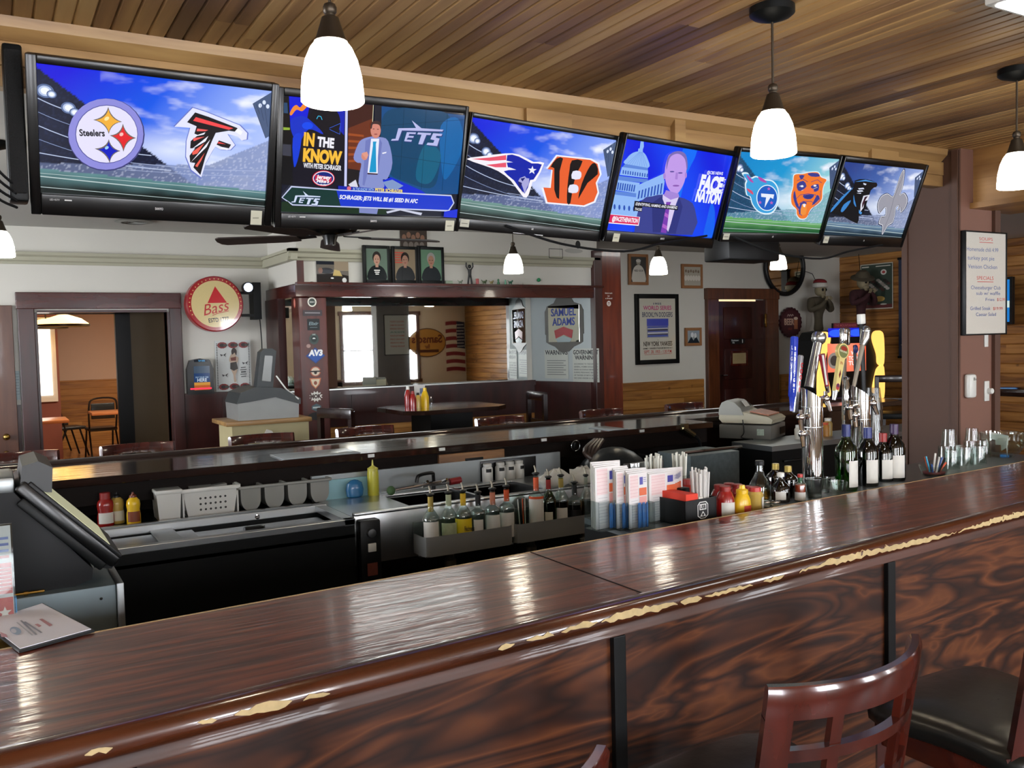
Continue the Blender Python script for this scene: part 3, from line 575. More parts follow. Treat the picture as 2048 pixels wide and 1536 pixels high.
def stadium(a, deep, mid, pale, dark, stand, fieldc, fieldd):
    deep, mid, pale, dark, stand, fieldc, fieldd = map(lin, (deep, mid, pale, dark, stand, fieldc, fieldd))
    def fn(u, v):
        ns = _n.noise(Vector((u * 9, v * 14, 3))); n2 = _n.noise(Vector((u * 90, v * 70, 1))); n3 = _n.fractal(Vector((u * 5, v * 9, 8)), 1, 2, 4)
        sky = mixc(deep, mid, u * 1.1 + (1 - v) * .7 - .15); sky = mixc(sky, pale, (u - .45) * 1.5 + (.75 - v) * .6)
        if u > .25: sky = mixc(sky, lin('#EEF2FF'), max(0, n3 * 1.3 - .05) * min(1, u * 1.4))
        d = math.hypot((u - .55) * 1.2, (v - .42) * 2.2); sky = mixc(lin('#F0F6FF'), sky, min(1, .25 + d * 1.6))
        edge = .97 - u * 1.25                      # the roof line of the left stand
        c = sky
        if v < edge:
            c = mixc(dark, stand, .15 + .35 * (n2 > .25) + .15 * ns)
            k = (v + u * .28 - .1) * 7.5
        if v < .36 - .12 * (1 - u) + (.22 * max(0, u - .72) / .28): c = mixc(c, mixc(stand, pale, .18 + .25 * u), .8); c = mixc(c, lin('#E4EAFF'), .3 * (n2 > .28))
        fl = .175 - .04 * u + .02 * (1 - u)
        if v < fl:
            t = 1 - v / fl; c = mixc(fieldc, fieldd, t * 1.3 + .2 * ns)
        return tuple(c)
    a.grid(150, 84, fn); W, H = a.w, a.h
    for k in range(5):
        v0 = .74 - k * .105; v1 = max(.26, v0 - .10 - .03 * k); u1 = min(.60, (.97 - v1) / 1.25 - .015); a.line([(W * u1 * q, H * (v0 + (v1 - v0) * (1 - (1 - q) ** 2))) for q in [i / 10 for i in range(11)]], .0016 if k % 2 else .0026, ['#B9C6E6', '#8C9DC8'][k % 2])
    for v0, v1, wd in ((.30, .285, .0018), (.235, .24, .0012)): a.line([(W * .3, H * v0), (W * .7, H * v1), (W, H * (v1 + .03))], wd, '#A9B6DC')
    for v0, v1, wd in ((.135, .06, .003), (.16, .12, .0014), (.05, .0, .002)): a.line([(0, H * v0), (W, H * v1)], wd, '#B9CBCB')
    for x, y, r in ((.03, .80, .035), (.055, .78, .02), (.12, .69, .03), (.145, .66, .022), (.165, .65, .015)):
        for k in range(3): a.ell(a.w * x, a.h * y, a.w * r * (1 - k * .25), a.h * r * 1.5 * (1 - k * .25), ['#5A6E9A', '#B8C8EA', '#F4F8FF'][k])
    a.face([(a.w * p, a.h * q) for p, q in ((.915, .88), (1, .99), (1, .62), (.985, .60))], '#46587C'); [a.ell(a.w * (.95 + .018 * k), a.h * (.87 + .03 * (k % 2)), a.w * .008, a.h * .018, '#DCE6FF') for k in range(3)]; [a.line([(a.w * (.93 + .02 * k), a.h * .88), (a.w * (.95 + .02 * k), a.h * (.80 - .05 * k))], .0008, '#1A2440') for k in range(3)]
    a.line([(a.w * p, a.h * q) for p, q in ((.915, .88), (.985, .6))], .0012, '#10182C')
TVS = []
def tv(i, x, z, w, yaw, tilt, roll, label, bez=(.02, .02, .02, .05), brand='', thick=.07):
    M = (Matrix.Rotation(math.radians(yaw), 3, 'Z') @ Matrix.Rotation(math.radians(tilt), 3, 'X') @ Matrix.Rotation(math.radians(roll), 3, 'Y'))
    t = thing('television', label, 'television', (x, 2.86, z), group='televisions hung along the header beam', rot=M.to_euler()); h = w * 9 / 16; bl, br, bt, bb = bez
    part('housing', MB().box(-w / 2 - bl, w / 2 + br, .006, .035, -h / 2 - bb, h / 2 + bt, bv=.008).box(-w / 2 + .03, w / 2 - .03, .03, thick, -h / 2 - bb + .03, h / 2 - .02, bv=.015), m_blkp, t)
    part('bezel', MB().box(-w / 2 - bl, -w / 2, -.012, .008, -h / 2 - bb, h / 2 + bt, bv=.004).box(w / 2, w / 2 + br, -.012, .008, -h / 2 - bb, h / 2 + bt, bv=.004).box(-w / 2, w / 2, -.012, .008, h / 2, h / 2 + bt, bv=.004).box(-w / 2, w / 2, -.012, .008, -h / 2 - bb, -h / 2, bv=.004), m_blkg, t)
    part('mount', MB().box(-.06, .06, thick, .115, -.05, .12), m_blk, t, None)
    O = Vector((x, 2.86, z)); a = Art(O + M @ Vector((-w / 2, 0, -h / 2)), M @ Vector((1, 0, 0)), M @ Vector((0, 0, 1)), w, h)
    fr = Art(O + M @ Vector((-w / 2, -.0125, -h / 2 - bb)), M @ Vector((1, 0, 0)), M @ Vector((0, 0, 1)), w, bb)
    if brand: fr.text(brand, w * .5, bb * .55, .007, '#C9C9C9', bold=.03)
    if brand == 'SANYO' and i < 3: fr.text('LED HDTV', w * .055, bb * .72, .0055, '#A9A9A9'); fr.rect(w * .095, bb * .74, w * .125, bb * .8, '#D0D0D0')
    if i in (1, 2, 4): fr.rect(w * (.93 if i < 4 else .06), bb * .05, w * (.985 if i < 4 else .115), bb * .8, '#BDBBA8'); fr.line([(w * .94, bb * .4), (w * .97, bb * .42)] if i < 4 else [(w * .07, bb * .4), (w * .1, bb * .42)], .004, '#8A8878')
    if i in (3, 5, 6): fr.rect(w * .012, bb * .25, w * .07, bb * .9, '#B4B2A2'); fr.line([(w * .02, bb * .55), (w * .06, bb * .55)], .003, '#6E6C60')
    if i == 3: fr.rect(w * .37, bb * .1, w * .58, bb * .16, '#CFCFCF')
    fr.build('bezel_print', m_print, t); TVS.append(t); return t, a
T, a = tv(1, .473, 2.295, .641, -3.2, 21.8, .8, 'leftmost television showing a round starred emblem and a black-red bird over a stadium', (.028, .022, .024, .062), 'SANYO', .12)
stadium(a, '#0A00E0', '#0A78F4', '#B9CBFF', '#050B26', '#233058', '#5F8C90', '#03120F')
a.z(0, 0, 3.4133); a.pell(725, 918, 262, 248, '#3E3F78'); a.pell(722, 914, 256, 243, '#8E8CDC'); a.pell(727, 914, 214, 200, '#50509A'); a.pell(728, 914, 209, 195, '#E6E2FB')
a.ptext('Steelers', (543, 925), (716, 928), 44, '#15131F', .03)
star4(a, 740, 820, (738, 728), (832, 830), (742, 912), (636, 816), '#6F675F'); star4(a, 740, 822, (739, 745), (820, 830), (742, 900), (655, 818), '#F3B23A'); a.pell(728, 808, 18, 12, '#FFE9A0', rot=-.6)
star4(a, 842, 938, (838, 842), (928, 940), (842, 1034), (748, 922), '#6F675F'); star4(a, 842, 938, (838, 860), (910, 940), (842, 1018), (765, 924), '#E5252C'); a.pell(828, 915, 14, 12, '#FFC0B8', rot=-.6)
star4(a, 742, 1028, (742, 948), (822, 1028), (748, 1110), (645, 1012), '#6F675F'); star4(a, 742, 1028, (742, 965), (808, 1028), (748, 1095), (668, 1016), '#0A1BC4'); a.pell(728, 1006, 14, 10, '#9FD0FF', rot=-.6)
F1 = [(1181, 860), (1310, 727), (1400, 755), (1640, 850), (1694, 905), (1690, 950), (1655, 958), (1630, 930), (1555, 912), (1608, 990), (1575, 1024), (1505, 1022), (1466, 1000), (1400, 1120), (1370, 1218), (1300, 1165), (1262, 1070), (1266, 960), (1292, 868)]
a.poly(F1, '#6A78C8'); a.poly([(x + (1430 - x) * .035, y + (930 - y) * .035) for x, y in F1], '#E4E6FF')
a.poly([(1275, 832), (1330, 765), (1420, 795), (1620, 872), (1655, 905), (1560, 890), (1470, 905), (1445, 960), (1400, 1070), (1366, 1192), (1318, 1140), (1330, 1110), (1296, 1105), (1292, 1060), (1330, 1010), (1296, 1010), (1300, 960), (1350, 920), (1325, 910), (1340, 860)], '#120A10')
a.poly([(1335, 797), (1590, 873), (1560, 884), (1316, 822)], '#F4484B'); a.poly([(1490, 955), (1575, 985), (1560, 1010), (1510, 1000), (1476, 985)], '#120A10'); a.poly([(1490, 965), (1540, 982), (1482, 976)], '#F04A4A'); a.poly([(1505, 1004), (1555, 1012), (1550, 1022), (1510, 1015)], '#F5F5FF')
for q, c in (([(1345, 875), (1420, 885), (1400, 893), (1340, 893)], '#F4605E'), ([(1316, 940), (1395, 930), (1320, 962)], '#F4605E'), ([(1310, 1035), (1392, 975), (1345, 1045), (1312, 1055)], '#F06052'), ([(1330, 1130), (1395, 1040), (1372, 1092), (1345, 1138)], '#F06052'),
             ([(1400, 900), (1300, 935), (1390, 915)], '#F2F0FF'), ([(1420, 925), (1300, 1020), (1400, 962)], '#F2F0FF'), ([(1432, 950), (1300, 1105), (1408, 1000)], '#F2F0FF'), ([(1500, 900), (1440, 1010), (1400, 1100), (1475, 985), (1520, 905)], '#E8E8FF'), ([(1620, 872), (1655, 898), (1640, 920), (1600, 895)], '#F6F6FF')): a.poly(q, c)
a.build('screen', m_screen, T)
T, a = tv(2, 1.163, 2.289, .647, 1.5, 16.7, -1.5, 'second television, a presenter in light suit with blue tie above a news banner', (.021, .012, .026, .05), 'SANYO'); a.z(500, 100, 4.096)
R = lambda x0, y0, x1, y1, c, d=0: a.poly([(x0, y0), (x1, y0 + (x1 - x0) * .1 + d), (x1 - (y1 - y0) * .03, y1 + (x1 - x0) * .1), (x0 - (y1 - y0) * .03, y1)], c)
a.fill('#0B1024')
a.poly([(320, 370), (780, 420), (770, 1180), (350, 1120)], '#0C0A1C'); a.poly([(320, 370), (500, 380), (460, 600), (400, 700), (330, 640)], '#0318D8'); a.poly([(700, 430), (780, 430), (770, 700), (720, 640)], '#0A1FB0')
a.poly([(325, 520), (350, 470), (380, 450), (410, 470), (445, 430), (480, 440), (430, 500), (380, 490), (340, 535)], '#F08A30', 4); a.pell(610, 590, 130, 140, '#0B0A16'); a.poly([(330, 580), (430, 540), (520, 600), (600, 690), (480, 650), (400, 760), (350, 700)], '#0930C8', 4); a.pell(470, 620, 45, 30, '#0A49F0')
a.line([(545, 565), (558, 540), (580, 545), (590, 572)], .002, '#38C6F0', True); a.line([(650, 640), (740, 600), (735, 690), (650, 650)], .0012, '#3A6BE8', True); a.poly([(350, 720), (420, 690), (400, 860), (360, 960)], '#0A3BD8', 3)
a.poly([(270, 380), (318, 385), (352, 1110), (255, 1100)], '#07070C'); a.poly([(275, 430), (305, 432), (310, 520), (275, 515)], '#26466A'); a.poly([(270, 632), (325, 636), (325, 655), (272, 655)], '#8FAE3A'); a.poly([(262, 770), (335, 775), (336, 870), (262, 862)], '#3A3C4A')
a.poly([(780, 430), (800, 432), (790, 1150), (770, 1145)], '#C9CCF6'); a.poly([(805, 432), (1005, 452), (1000, 900), (990, 1050), (800, 980)], '#6A2F18'); a.poly([(805, 432), (1005, 452), (1005, 560), (803, 640)], '#3E1B14')
for k in range(5): a.poly([(803, 680 + k * 55), (930, 695 + k * 50), (930, 712 + k * 50), (802, 700 + k * 55)], '#9C4A1E')
a.poly([(800, 970), (1000, 1000), (1000, 1180), (790, 1140)], '#1A1418'); a.line([(1008, 450), (1000, 620)], .0016, '#F4F0C8', True)
a.poly([(1020, 452), (1080, 460), (1070, 900), (1010, 900)], '#191C2A'); a.poly([(1075, 460), (1760, 535), (1715, 1180), (1440, 1180), (1070, 1010)], '#074A86')
a.poly([(1080, 560), (1250, 470), (1560, 500), (1640, 600), (1560, 900), (1500, 1120), (1300, 1090), (1100, 960)], '#064269', 5); a.poly([(1560, 620), (1700, 560), (1740, 800), (1600, 1060), (1560, 900)], '#0A63A8', 5); a.poly([(1380, 880), (1450, 760), (1560, 860), (1480, 1080), (1360, 1060)], '#0B5E80', 5)
for q in ([(1260, 470), (1225, 1060)], [(1440, 490), (1400, 1140)], [(1615, 510), (1570, 1150)], [(1075, 620), (1750, 570)], [(1075, 850), (1720, 945)]): a.line(q, .0011, '#04263F', True)
def jets(x, y, s, c, d):
    for dx, dy, cc in ((6, 8, d), (0, 0, c)):
        X = lambda p: [(x + (u + dx) * s, y + (v + dy) * s) for u, v in p]
        for g in ([(60, 50), (205, 48), (170, -15), (250, 50), (430, 62), (420, 76), (90, 68), (60, 150), (0, 152), (8, 138), (38, 136)], [(130, 82), (205, 84), (200, 98), (150, 96), (144, 112), (188, 114), (182, 128), (138, 126), (128, 142), (172, 146), (166, 160), (108, 156)], [(222, 84), (330, 90), (322, 106), (290, 104), (258, 182), (224, 180), (250, 102), (214, 100)], [(345, 90), (420, 96), (412, 114), (372, 112), (366, 126), (398, 134), (378, 196), (290, 186), (300, 168), (346, 170), (356, 148), (322, 140)]): a.poly(X(g), cc)
jets(1150, 590, 1.0, '#B9BCEB', '#2A3A78')
a.ptext('IN', (432, 776), (520, 786), 100, '#F6BE3C', .05); a.ptext('THE', (545, 785), (682, 800), 75, '#F2F0FA', .05); a.ptext('KNOW', (428, 905), (745, 932), 98, '#F6BE3C', .06); a.ptext('WITH PETER SCHRAGER', (433, 960), (742, 985), 38, '#F0F0FA', .03)
a.pell(597, 1050, 92, 65, '#D8254A'); a.pell(597, 1050, 86, 59, '#F4F0F6'); a.pell(597, 1050, 80, 53, '#12247A'); a.poly([(530, 1020), (665, 1040), (660, 1085), (525, 1070)], '#C8204A'); a.ptext('Jersey', (536, 1050), (655, 1058), 30, '#F6F0F6', .04, .2); a.ptext("Mike's", (540, 1082), (640, 1088), 26, '#F6F0F6', .04, .2); a.ptext('SUBS', (572, 1106), (620, 1110), 12, '#F0F0F0')
a.poly([(800, 1100), (860, 1060), (880, 1120), (830, 1130)], '#D8D8E6'); a.poly([(1070, 1070), (1150, 1040), (1400, 1150), (1440, 1180), (1100, 1180)], '#0626D0'); a.poly([(1080, 1080), (1160, 1060), (1250, 1110), (1150, 1170)], '#7E96C8')
# the presenter
a.poly([(890, 1000), (1080, 1020), (1060, 1340), (1020, 1340), (1000, 1130), (960, 1130), (930, 1330), (885, 1330)], '#6A70AE'); a.poly([(905, 735), (985, 708), (1060, 712), (1125, 745), (1160, 920), (1120, 1050), (1080, 1060), (1085, 1130), (900, 1120), (890, 1020), (905, 930), (870, 920), (842, 880), (870, 790)], '#8590CC', 3)
a.poly([(985, 725), (1052, 725), (1040, 1010), (955, 1005)], '#E8EAFA'); a.poly([(1000, 748), (1030, 748), (1024, 770), (1028, 1000), (970, 1000), (1000, 780)], '#1296CC'); a.poly([(955, 1004), (1040, 1010), (1038, 1020), (955, 1016)], '#3A2030'); a.poly([(940, 740), (985, 720), (955, 1010), (930, 1110), (915, 1100)], '#707ABC'); a.poly([(1052, 720), (1075, 760), (1040, 1020), (1040, 880)], '#6E78BA'); a.poly([(1075, 840), (1110, 832), (1108, 842), (1078, 850)], '#F0F0FA')
a.pell(1022, 655, 42, 66, '#D28878'); a.poly([(980, 640), (984, 600), (1010, 580), (1045, 582), (1066, 610), (1064, 650), (1050, 612), (1000, 606), (990, 640)], '#3C2A2C', 3); a.pell(1005, 645, 8, 3, '#4A2A2C'); a.pell(1040, 648, 8, 3, '#4A2A2C'); a.pell(1022, 688, 14, 5, '#9A4A4A'); a.pell(930, 868, 26, 32, '#D28878'); a.poly([(905, 845), (950, 830), (962, 860), (945, 890)], '#E09A88')
# banner
a.poly([(715, 1110), (1245, 1145), (1245, 1185), (715, 1165)], '#0B1EA8'); a.pell(803, 1130, 17, 16, '#D86A80'); a.ptext('IN THE KNOW WITH', (835, 1146), (1005, 1152), 22, '#9CC2F0'); a.ptext('PETER SCHRAGER', (1015, 1155), (1243, 1168), 26, '#F0D86A', .04)
a.poly([(245, 1205), (330, 1110), (720, 1140), (1640, 1185), (1665, 1250), (1620, 1320), (760, 1285), (340, 1270)], '#C4CCEC'); a.poly([(260, 1205), (335, 1122), (720, 1148), (740, 1275), (345, 1260)], '#06322E'); a.poly([(700, 1148), (1635, 1195), (1655, 1250), (1615, 1308), (735, 1275)], '#0A34CC')
jets(330, 1160, .56, '#D0DCF4', '#0A2A5A'); a.ptext('SCHRAGER: JETS WILL BE #1 SEED IN AFC', (722, 1215), (1360, 1250), 32, '#F0F2FA', .035, .15)
a.poly([(250, 1240), (300, 1235), (340, 1275), (1110, 1300), (1105, 1345), (245, 1320)], '#0C2A14'); a.poly([(885, 1290), (1040, 1296), (1030, 1340), (885, 1330)], '#7C86BE'); a.poly([(1580, 1320), (1690, 1300), (1686, 1375), (1575, 1365)], '#0A2AD8'); a.poly([(1105, 1320), (1210, 1296), (1400, 1330), (1390, 1350), (1220, 1310), (1115, 1335)], '#C8CCE0')
a.build('screen', m_screen, T)
T, a = tv(3, 1.818, 2.28, .628, -1.6, 17.4, 2.4, 'third television showing a blue profile head emblem and an orange striped letter B', (.005, .007, .018, .042), 'LG'); stadium(a, '#0420E0', '#0A70EE', '#A9BEFF', '#060C20', '#2A365C', '#6F9690', '#04140F')
a.z(900, 180, 5.12)
a.poly([(165, 705), (300, 680), (560, 648), (700, 660), (850, 735), (960, 745), (870, 930), (840, 940), (800, 1070), (745, 1095), (620, 930), (490, 830), (340, 770)], '#F6F2FA', 2)
a.poly([(580, 665), (700, 680), (830, 750), (935, 762), (850, 915), (815, 920), (760, 1060), (650, 925), (545, 830), (670, 812), (590, 800)], '#0820A8', 2)
for q in ([(215, 705), (400, 690), (570, 665), (570, 715), (400, 725)], [(360, 765), (460, 755), (570, 740), (570, 790), (460, 790)]): a.poly(q, '#E8566E')
a.poly([(330, 728), (570, 722), (640, 738), (570, 742), (370, 750)], '#F4F0FA'); a.poly([(480, 800), (600, 790), (672, 815), (560, 820)], '#F4F0FA'); star5(a, 835, 820, 46, '#EDEEFF', .1)
a.poly([(710, 900), (760, 880), (775, 900), (805, 905), (800, 960), (780, 1000), (760, 1060), (740, 1000), (725, 960), (690, 935)], '#A9A8DC'); a.poly([(690, 930), (730, 950), (720, 1000), (745, 1060), (700, 990)], '#16186A'); a.poly([(715, 905), (765, 895), (735, 935)], '#0A1470')
B1 = [(975, 800), (1080, 662), (1440, 700), (1520, 745), (1545, 860), (1500, 950), (1520, 1050), (1480, 1150), (1370, 1195), (975, 1160), (930, 1000), (1010, 1005), (1030, 810)]
a.poly(B1, '#F0F2FF'); a.poly([(x + (1240 - x) * .06, y + (930 - y) * .06) for x, y in B1], '#E8602C')
for q in ([(1020, 790), (1085, 700), (1150, 700), (1115, 830), (1110, 1115), (1060, 1020), (1060, 800)], [(1240, 720), (1350, 725), (1290, 850), (1250, 1000), (1225, 1155), (1190, 1150), (1195, 980), (1215, 820)], [(1490, 760), (1505, 860), (1400, 950), (1305, 1115), (1340, 960), (1400, 820), (1450, 750)]): a.poly(q, '#120A0C', 2)
a.poly([(1238, 905), (1250, 830), (1320, 828), (1338, 860), (1320, 910)], '#E8E6F8', 2); a.poly([(1205, 1045), (1218, 970), (1290, 970), (1308, 1010), (1288, 1050)], '#E8E6F8', 2)
a.build('screen', m_screen, T)
T, a = tv(4, 2.462, 2.268, .633, 6.1, 19.8, .2, 'fourth television, a man in dark suit before a white domed building on blue', (.007, .008, .022, .045), 'SANYO'); a.z(1180, 230, 5.688)
a.grid(24, 14, lambda u, v: mixc(lin('#0418E0'), lin('#0A44F4'), .5 + .5 * sin(u * 9 + v * 4)))
a.poly([(1060, 380), (1220, 400), (1090, 700), (1010, 1000), (950, 900)], '#0A6CF8', 3); a.poly([(1380, 1000), (1420, 1110), (1400, 1390), (1290, 1390), (1330, 1180)], '#0860F0', 3)
L1, L2, L3 = '#8FB8F4', '#5D86D8', '#2A52B4'
a.poly([(575, 300), (610, 300), (612, 360), (590, 420), (560, 420)], L1); a.poly([(550, 380), (600, 385), (600, 420), (545, 415)], L1); a.poly([(535, 415), (600, 420), (650, 490), (660, 600), (395, 555), (420, 490), (470, 440)], L1, 4)
for k in range(9): a.line([(560 + k * 4, 420), (415 + k * 29, 560 + k * 4)], .0011, L2, True)
a.poly([(395, 555), (655, 600), (655, 640), (360, 600)], L2); a.poly([(360, 590), (655, 630), (655, 720), (335, 680)], L1)
for k in range(11): a.poly([(370 + k * 27, 625 + k * 4), (382 + k * 27, 627 + k * 4), (380 + k * 27, 668 + k * 4), (366 + k * 27, 666 + k * 4)], L3)
a.poly([(320, 690), (655, 730), (640, 770), (300, 740)], L2); a.poly([(300, 735), (560, 770), (520, 890), (270, 850)], L1)
for k in range(8): a.poly([(312 + k * 26, 765 + k * 4), (326 + k * 26, 767 + k * 4), (314 + k * 26, 850 + k * 3), (298 + k * 26, 848 + k * 3)], L3)
a.poly([(270, 860), (540, 890), (520, 930), (260, 900)], L2); a.poly([(255, 900), (540, 935), (560, 1180), (210, 1130)], L1); a.poly([(525, 800), (840, 660), (830, 750), (520, 850)], L1); a.poly([(520, 830), (840, 740), (820, 900), (560, 970), (510, 1000)], L1)
for k in range(8): a.poly([(545 + k * 36, 860 - k * 12), (562 + k * 36, 856 - k * 12), (548 + k * 36, 948 - k * 8), (530 + k * 36, 952 - k * 8)], L3)
for k in range(5): a.pell(268 + k * 55, 1040 + k * 6, 12, 30, L3)
a.poly([(490, 1330), (560, 980), (700, 920), (820, 900), (1000, 930), (1110, 970), (1180, 1060), (1150, 1360), (480, 1330)], '#38408E', 2); a.poly([(815, 900), (1000, 920), (965, 1010), (880, 1330), (800, 1200)], '#D8CCF2'); a.poly([(855, 985), (910, 985), (895, 1020), (855, 1340), (790, 1330), (845, 1040)], '#7A3CB0'); a.poly([(835, 1100), (880, 1130), (875, 1170), (828, 1140)], '#B060C8'); a.poly([(815, 1230), (865, 1260), (860, 1300), (806, 1270)], '#B060C8')
a.poly([(800, 920), (850, 1050), (790, 1330), (700, 1330), (690, 1000)], '#2A3078'); a.poly([(1000, 930), (960, 1060), (870, 1340), (960, 1345), (1040, 1040)], '#2C327C')
a.poly([(870, 480), (920, 430), (1010, 420), (1070, 460), (1085, 560), (1075, 680), (1050, 780), (990, 880), (930, 890), (860, 800), (835, 640)], '#C09AE8', 4); a.pell(832, 690, 15, 36, '#A884D8'); a.pell(1075, 680, 12, 34, '#A884D8'); a.poly([(855, 620), (862, 500), (920, 425), (1010, 408), (1075, 450), (1095, 560), (1085, 620), (1065, 500), (1000, 440), (930, 450), (885, 500)], '#7A6AB4', 3)
a.pell(918, 640, 26, 8, '#5A4A9A'); a.pell(1012, 655, 26, 8, '#5A4A9A'); a.poly([(960, 650), (985, 650), (980, 730), (950, 725)], '#A880D4'); a.pell(962, 800, 38, 10, '#8A5AB0'); a.poly([(850, 850), (990, 890), (1000, 930), (900, 960), (820, 910)], '#A486D8')
a.ptext('@CBS NEWS', (1312, 665), (1492, 680), 34, '#E8EAFC', .03); a.ptext('FACE', (1215, 845), (1470, 878), 170, '#F0F2FF', .06); a.ptext('NATION', (1175, 970), (1455, 1005), 125, '#F0F2FF', .06)
for k, q in enumerate('THE'): a.ptext(q, (1500 - k * 14, 765 + k * 55), (1518 - k * 14, 768 + k * 55), 42, '#E8EAFC', .04)
a.poly([(490, 970), (985, 1030), (978, 1078), (578, 1035), (572, 1095), (475, 1082)], '#08081A'); a.ptext('IDENTIFYING, NAMING AND SHAMING', (498, 1020), (968, 1064), 32, '#EDEDF8', .02, .1); a.ptext('THOSE', (488, 1075), (568, 1086), 28, '#EDEDF8', .02)
a.poly([(205, 1120), (552, 1155), (535, 1255), (190, 1225)], '#F4ECF8'); a.poly([(207, 1125), (542, 1158), (528, 1242), (192, 1214)], '#D81C58'); a.ptext('@FACETHENATION', (230, 1195), (520, 1222), 50, '#F6EEF8', .04)
a.build('screen', m_screen, T)
T, a = tv(5, 3.103, 2.295, .619, .2, 21.6, -1.7, 'fifth television showing a flaming blue round emblem and orange bear head over green turf', (.007, .008, .018, .042), 'LG'); stadium(a, '#0A86CC', '#1FA4D8', '#A8DCD8', '#123A5C', '#2E6C94', '#6FB46A', '#1E5A30')
a.z(1420, 260, 4.6545)
S1 = [(288, 400), (345, 395), (375, 440), (420, 425), (500, 455), (580, 470), (630, 540), (635, 660), (590, 760), (520, 785), (440, 760), (385, 690), (365, 620), (330, 600), (318, 500), (330, 460)]
a.poly(S1, '#DFF2FA', 3); a.poly([(x + (480 - x) * .07, y + (600 - y) * .07) for x, y in S1], '#3AA0DC', 3); a.pell(525, 630, 100, 122, '#E4F4FC'); a.pell(525, 630, 92, 114, '#1A5CC0')
a.poly([(330, 412), (375, 450), (400, 490), (360, 470)], '#B04AA8', 2); a.poly([(440, 430), (500, 460), (520, 490), (460, 470)], '#B04AA8', 2); a.poly([(335, 540), (385, 565), (395, 600), (350, 570)], '#D0506E', 2)
a.poly([(468, 588), (590, 598), (580, 640), (555, 625), (500, 722), (515, 625), (470, 620)], '#E6ECFA'); [star5(a, x, y, 19, '#C060B8') for x, y in ((540, 545), (458, 672), (565, 675))]
E1 = [(765, 420), (800, 400), (850, 400), (920, 385), (1000, 385), (1030, 430), (1085, 455), (1060, 500), (1045, 560), (1040, 640), (1000, 690), (930, 740), (890, 820), (830, 830), (795, 790), (790, 740), (745, 690), (740, 600), (760, 520)]
a.poly(E1, '#E0EEF4', 3); a.poly([(x + (900 - x) * .05, y + (600 - y) * .04) for x, y in E1], '#F0782A', 3)
for q in ([(800, 500), (860, 470), (890, 520), (850, 560), (810, 560)], [(930, 520), (1000, 500), (1000, 560), (950, 570)], [(860, 600), (960, 600), (930, 640), (870, 635)], [(830, 680), (890, 670), (870, 780), (820, 780)], [(780, 560), (800, 660), (830, 740), (790, 700), (765, 620)], [(990, 600), (1010, 640), (940, 700), (960, 650)], [(900, 400), (990, 400), (1010, 430), (930, 430)], [(820, 420), (870, 420), (840, 460)]): a.poly(q, '#3A3C8E', 2)
[a.line(q, .0022, '#2E3080', True) for q in ([(800, 470), (850, 450), (900, 480)], [(930, 480), (990, 460), (1030, 490)], [(790, 640), (830, 600), (900, 590), (970, 600), (1010, 640)], [(800, 700), (850, 660), (930, 660), (970, 690)], [(770, 600), (785, 690), (820, 760)], [(1020, 560), (1010, 650), (950, 720), (900, 790)])]; [a.line(q, .0016, '#F6E8DC', True) for q in ([(840, 560), (880, 545)], [(950, 545), (990, 530)], [(820, 520), (850, 510)])]; [a.pell(x, y, 14, 9, '#F4F0F0') for x, y in ((845, 520), (965, 515))]; a.pell(905, 620, 34, 16, '#2E3080'); a.poly([(845, 690), (885, 690), (880, 780), (830, 780)], '#F0903A', 2); a.poly([(850, 685), (880, 685), (872, 715), (858, 712)], '#F6F2F0'); a.pell(905, 560, 50, 28, '#F4703A')
a.build('screen', m_screen, T)
T, a = tv(6, 3.735, 2.301, .611, 2.1, 21.8, -1.1, 'rightmost television in the row showing a black panther head and a fleur-de-lis', (.008, .02, .026, .05), 'LG'); stadium(a, '#26408A', '#4A74C0', '#B4C4F0', '#080C18', '#2A3450', '#6E8CA8', '#1A3040')
a.z(1420, 260, 4.6545)
a.poly([(1105, 760), (1200, 640), (1330, 540), (1340, 470), (1440, 455), (1545, 490), (1540, 530), (1490, 560), (1420, 780), (1380, 790), (1365, 870), (1230, 800)], '#08080E', 2)
for q in ([(1110, 750), (1220, 620), (1330, 530), (1240, 630), (1130, 755)], [(1210, 750), (1240, 690), (1305, 650), (1280, 700), (1230, 760)], [(1330, 600), (1330, 680), (1355, 715), (1340, 650)]): a.poly(q, '#3A84CC', 2)
for q in ([(1340, 480), (1440, 460), (1540, 488), (1440, 475)], [(1380, 740), (1410, 770), (1395, 785), (1378, 770)]): a.poly(q, '#4A94DC')
for q in ([(1370, 540), (1420, 535), (1430, 548), (1380, 552)], [(1360, 560), (1410, 558), (1420, 570), (1370, 575)], [(1355, 585), (1400, 582), (1395, 592)], [(1420, 490), (1450, 500), (1440, 512), (1420, 505)]): a.poly(q, '#D4DAEE')
a.poly([(1420, 610), (1480, 600), (1460, 650), (1430, 660), (1420, 720), (1390, 760), (1395, 690)], '#E0E0EE'); a.poly([(1432, 620), (1462, 612), (1440, 645), (1420, 700), (1405, 730), (1408, 680)], '#3A1828')
Fl = [(1798, 360), (1800, 420), (1785, 520), (1760, 600), (1800, 585), (1830, 640), (1815, 710), (1770, 765), (1765, 720), (1740, 745), (1750, 700), (1720, 720), (1710, 790), (1690, 860), (1650, 885), (1620, 930), (1590, 975), (1595, 890), (1560, 870), (1580, 810), (1620, 800), (1630, 740), (1620, 715), (1590, 750), (1565, 770), (1550, 700), (1580, 620), (1640, 590), (1690, 620), (1720, 560), (1760, 430)]
FlS = smoothc(Fl, 3); a.poly(FlS, '#9A9AA6'); a.line(FlS + FlS[:1], .0068, '#141830', True); a.line([(x + (1690 - x) * .03, y + (690 - y) * .02) for x, y in FlS + FlS[:1]], .0028, '#F0F2FC', True); a.line([(1796, 400), (1700, 640), (1660, 800), (1600, 940)], .002, '#5A5A6A', True)
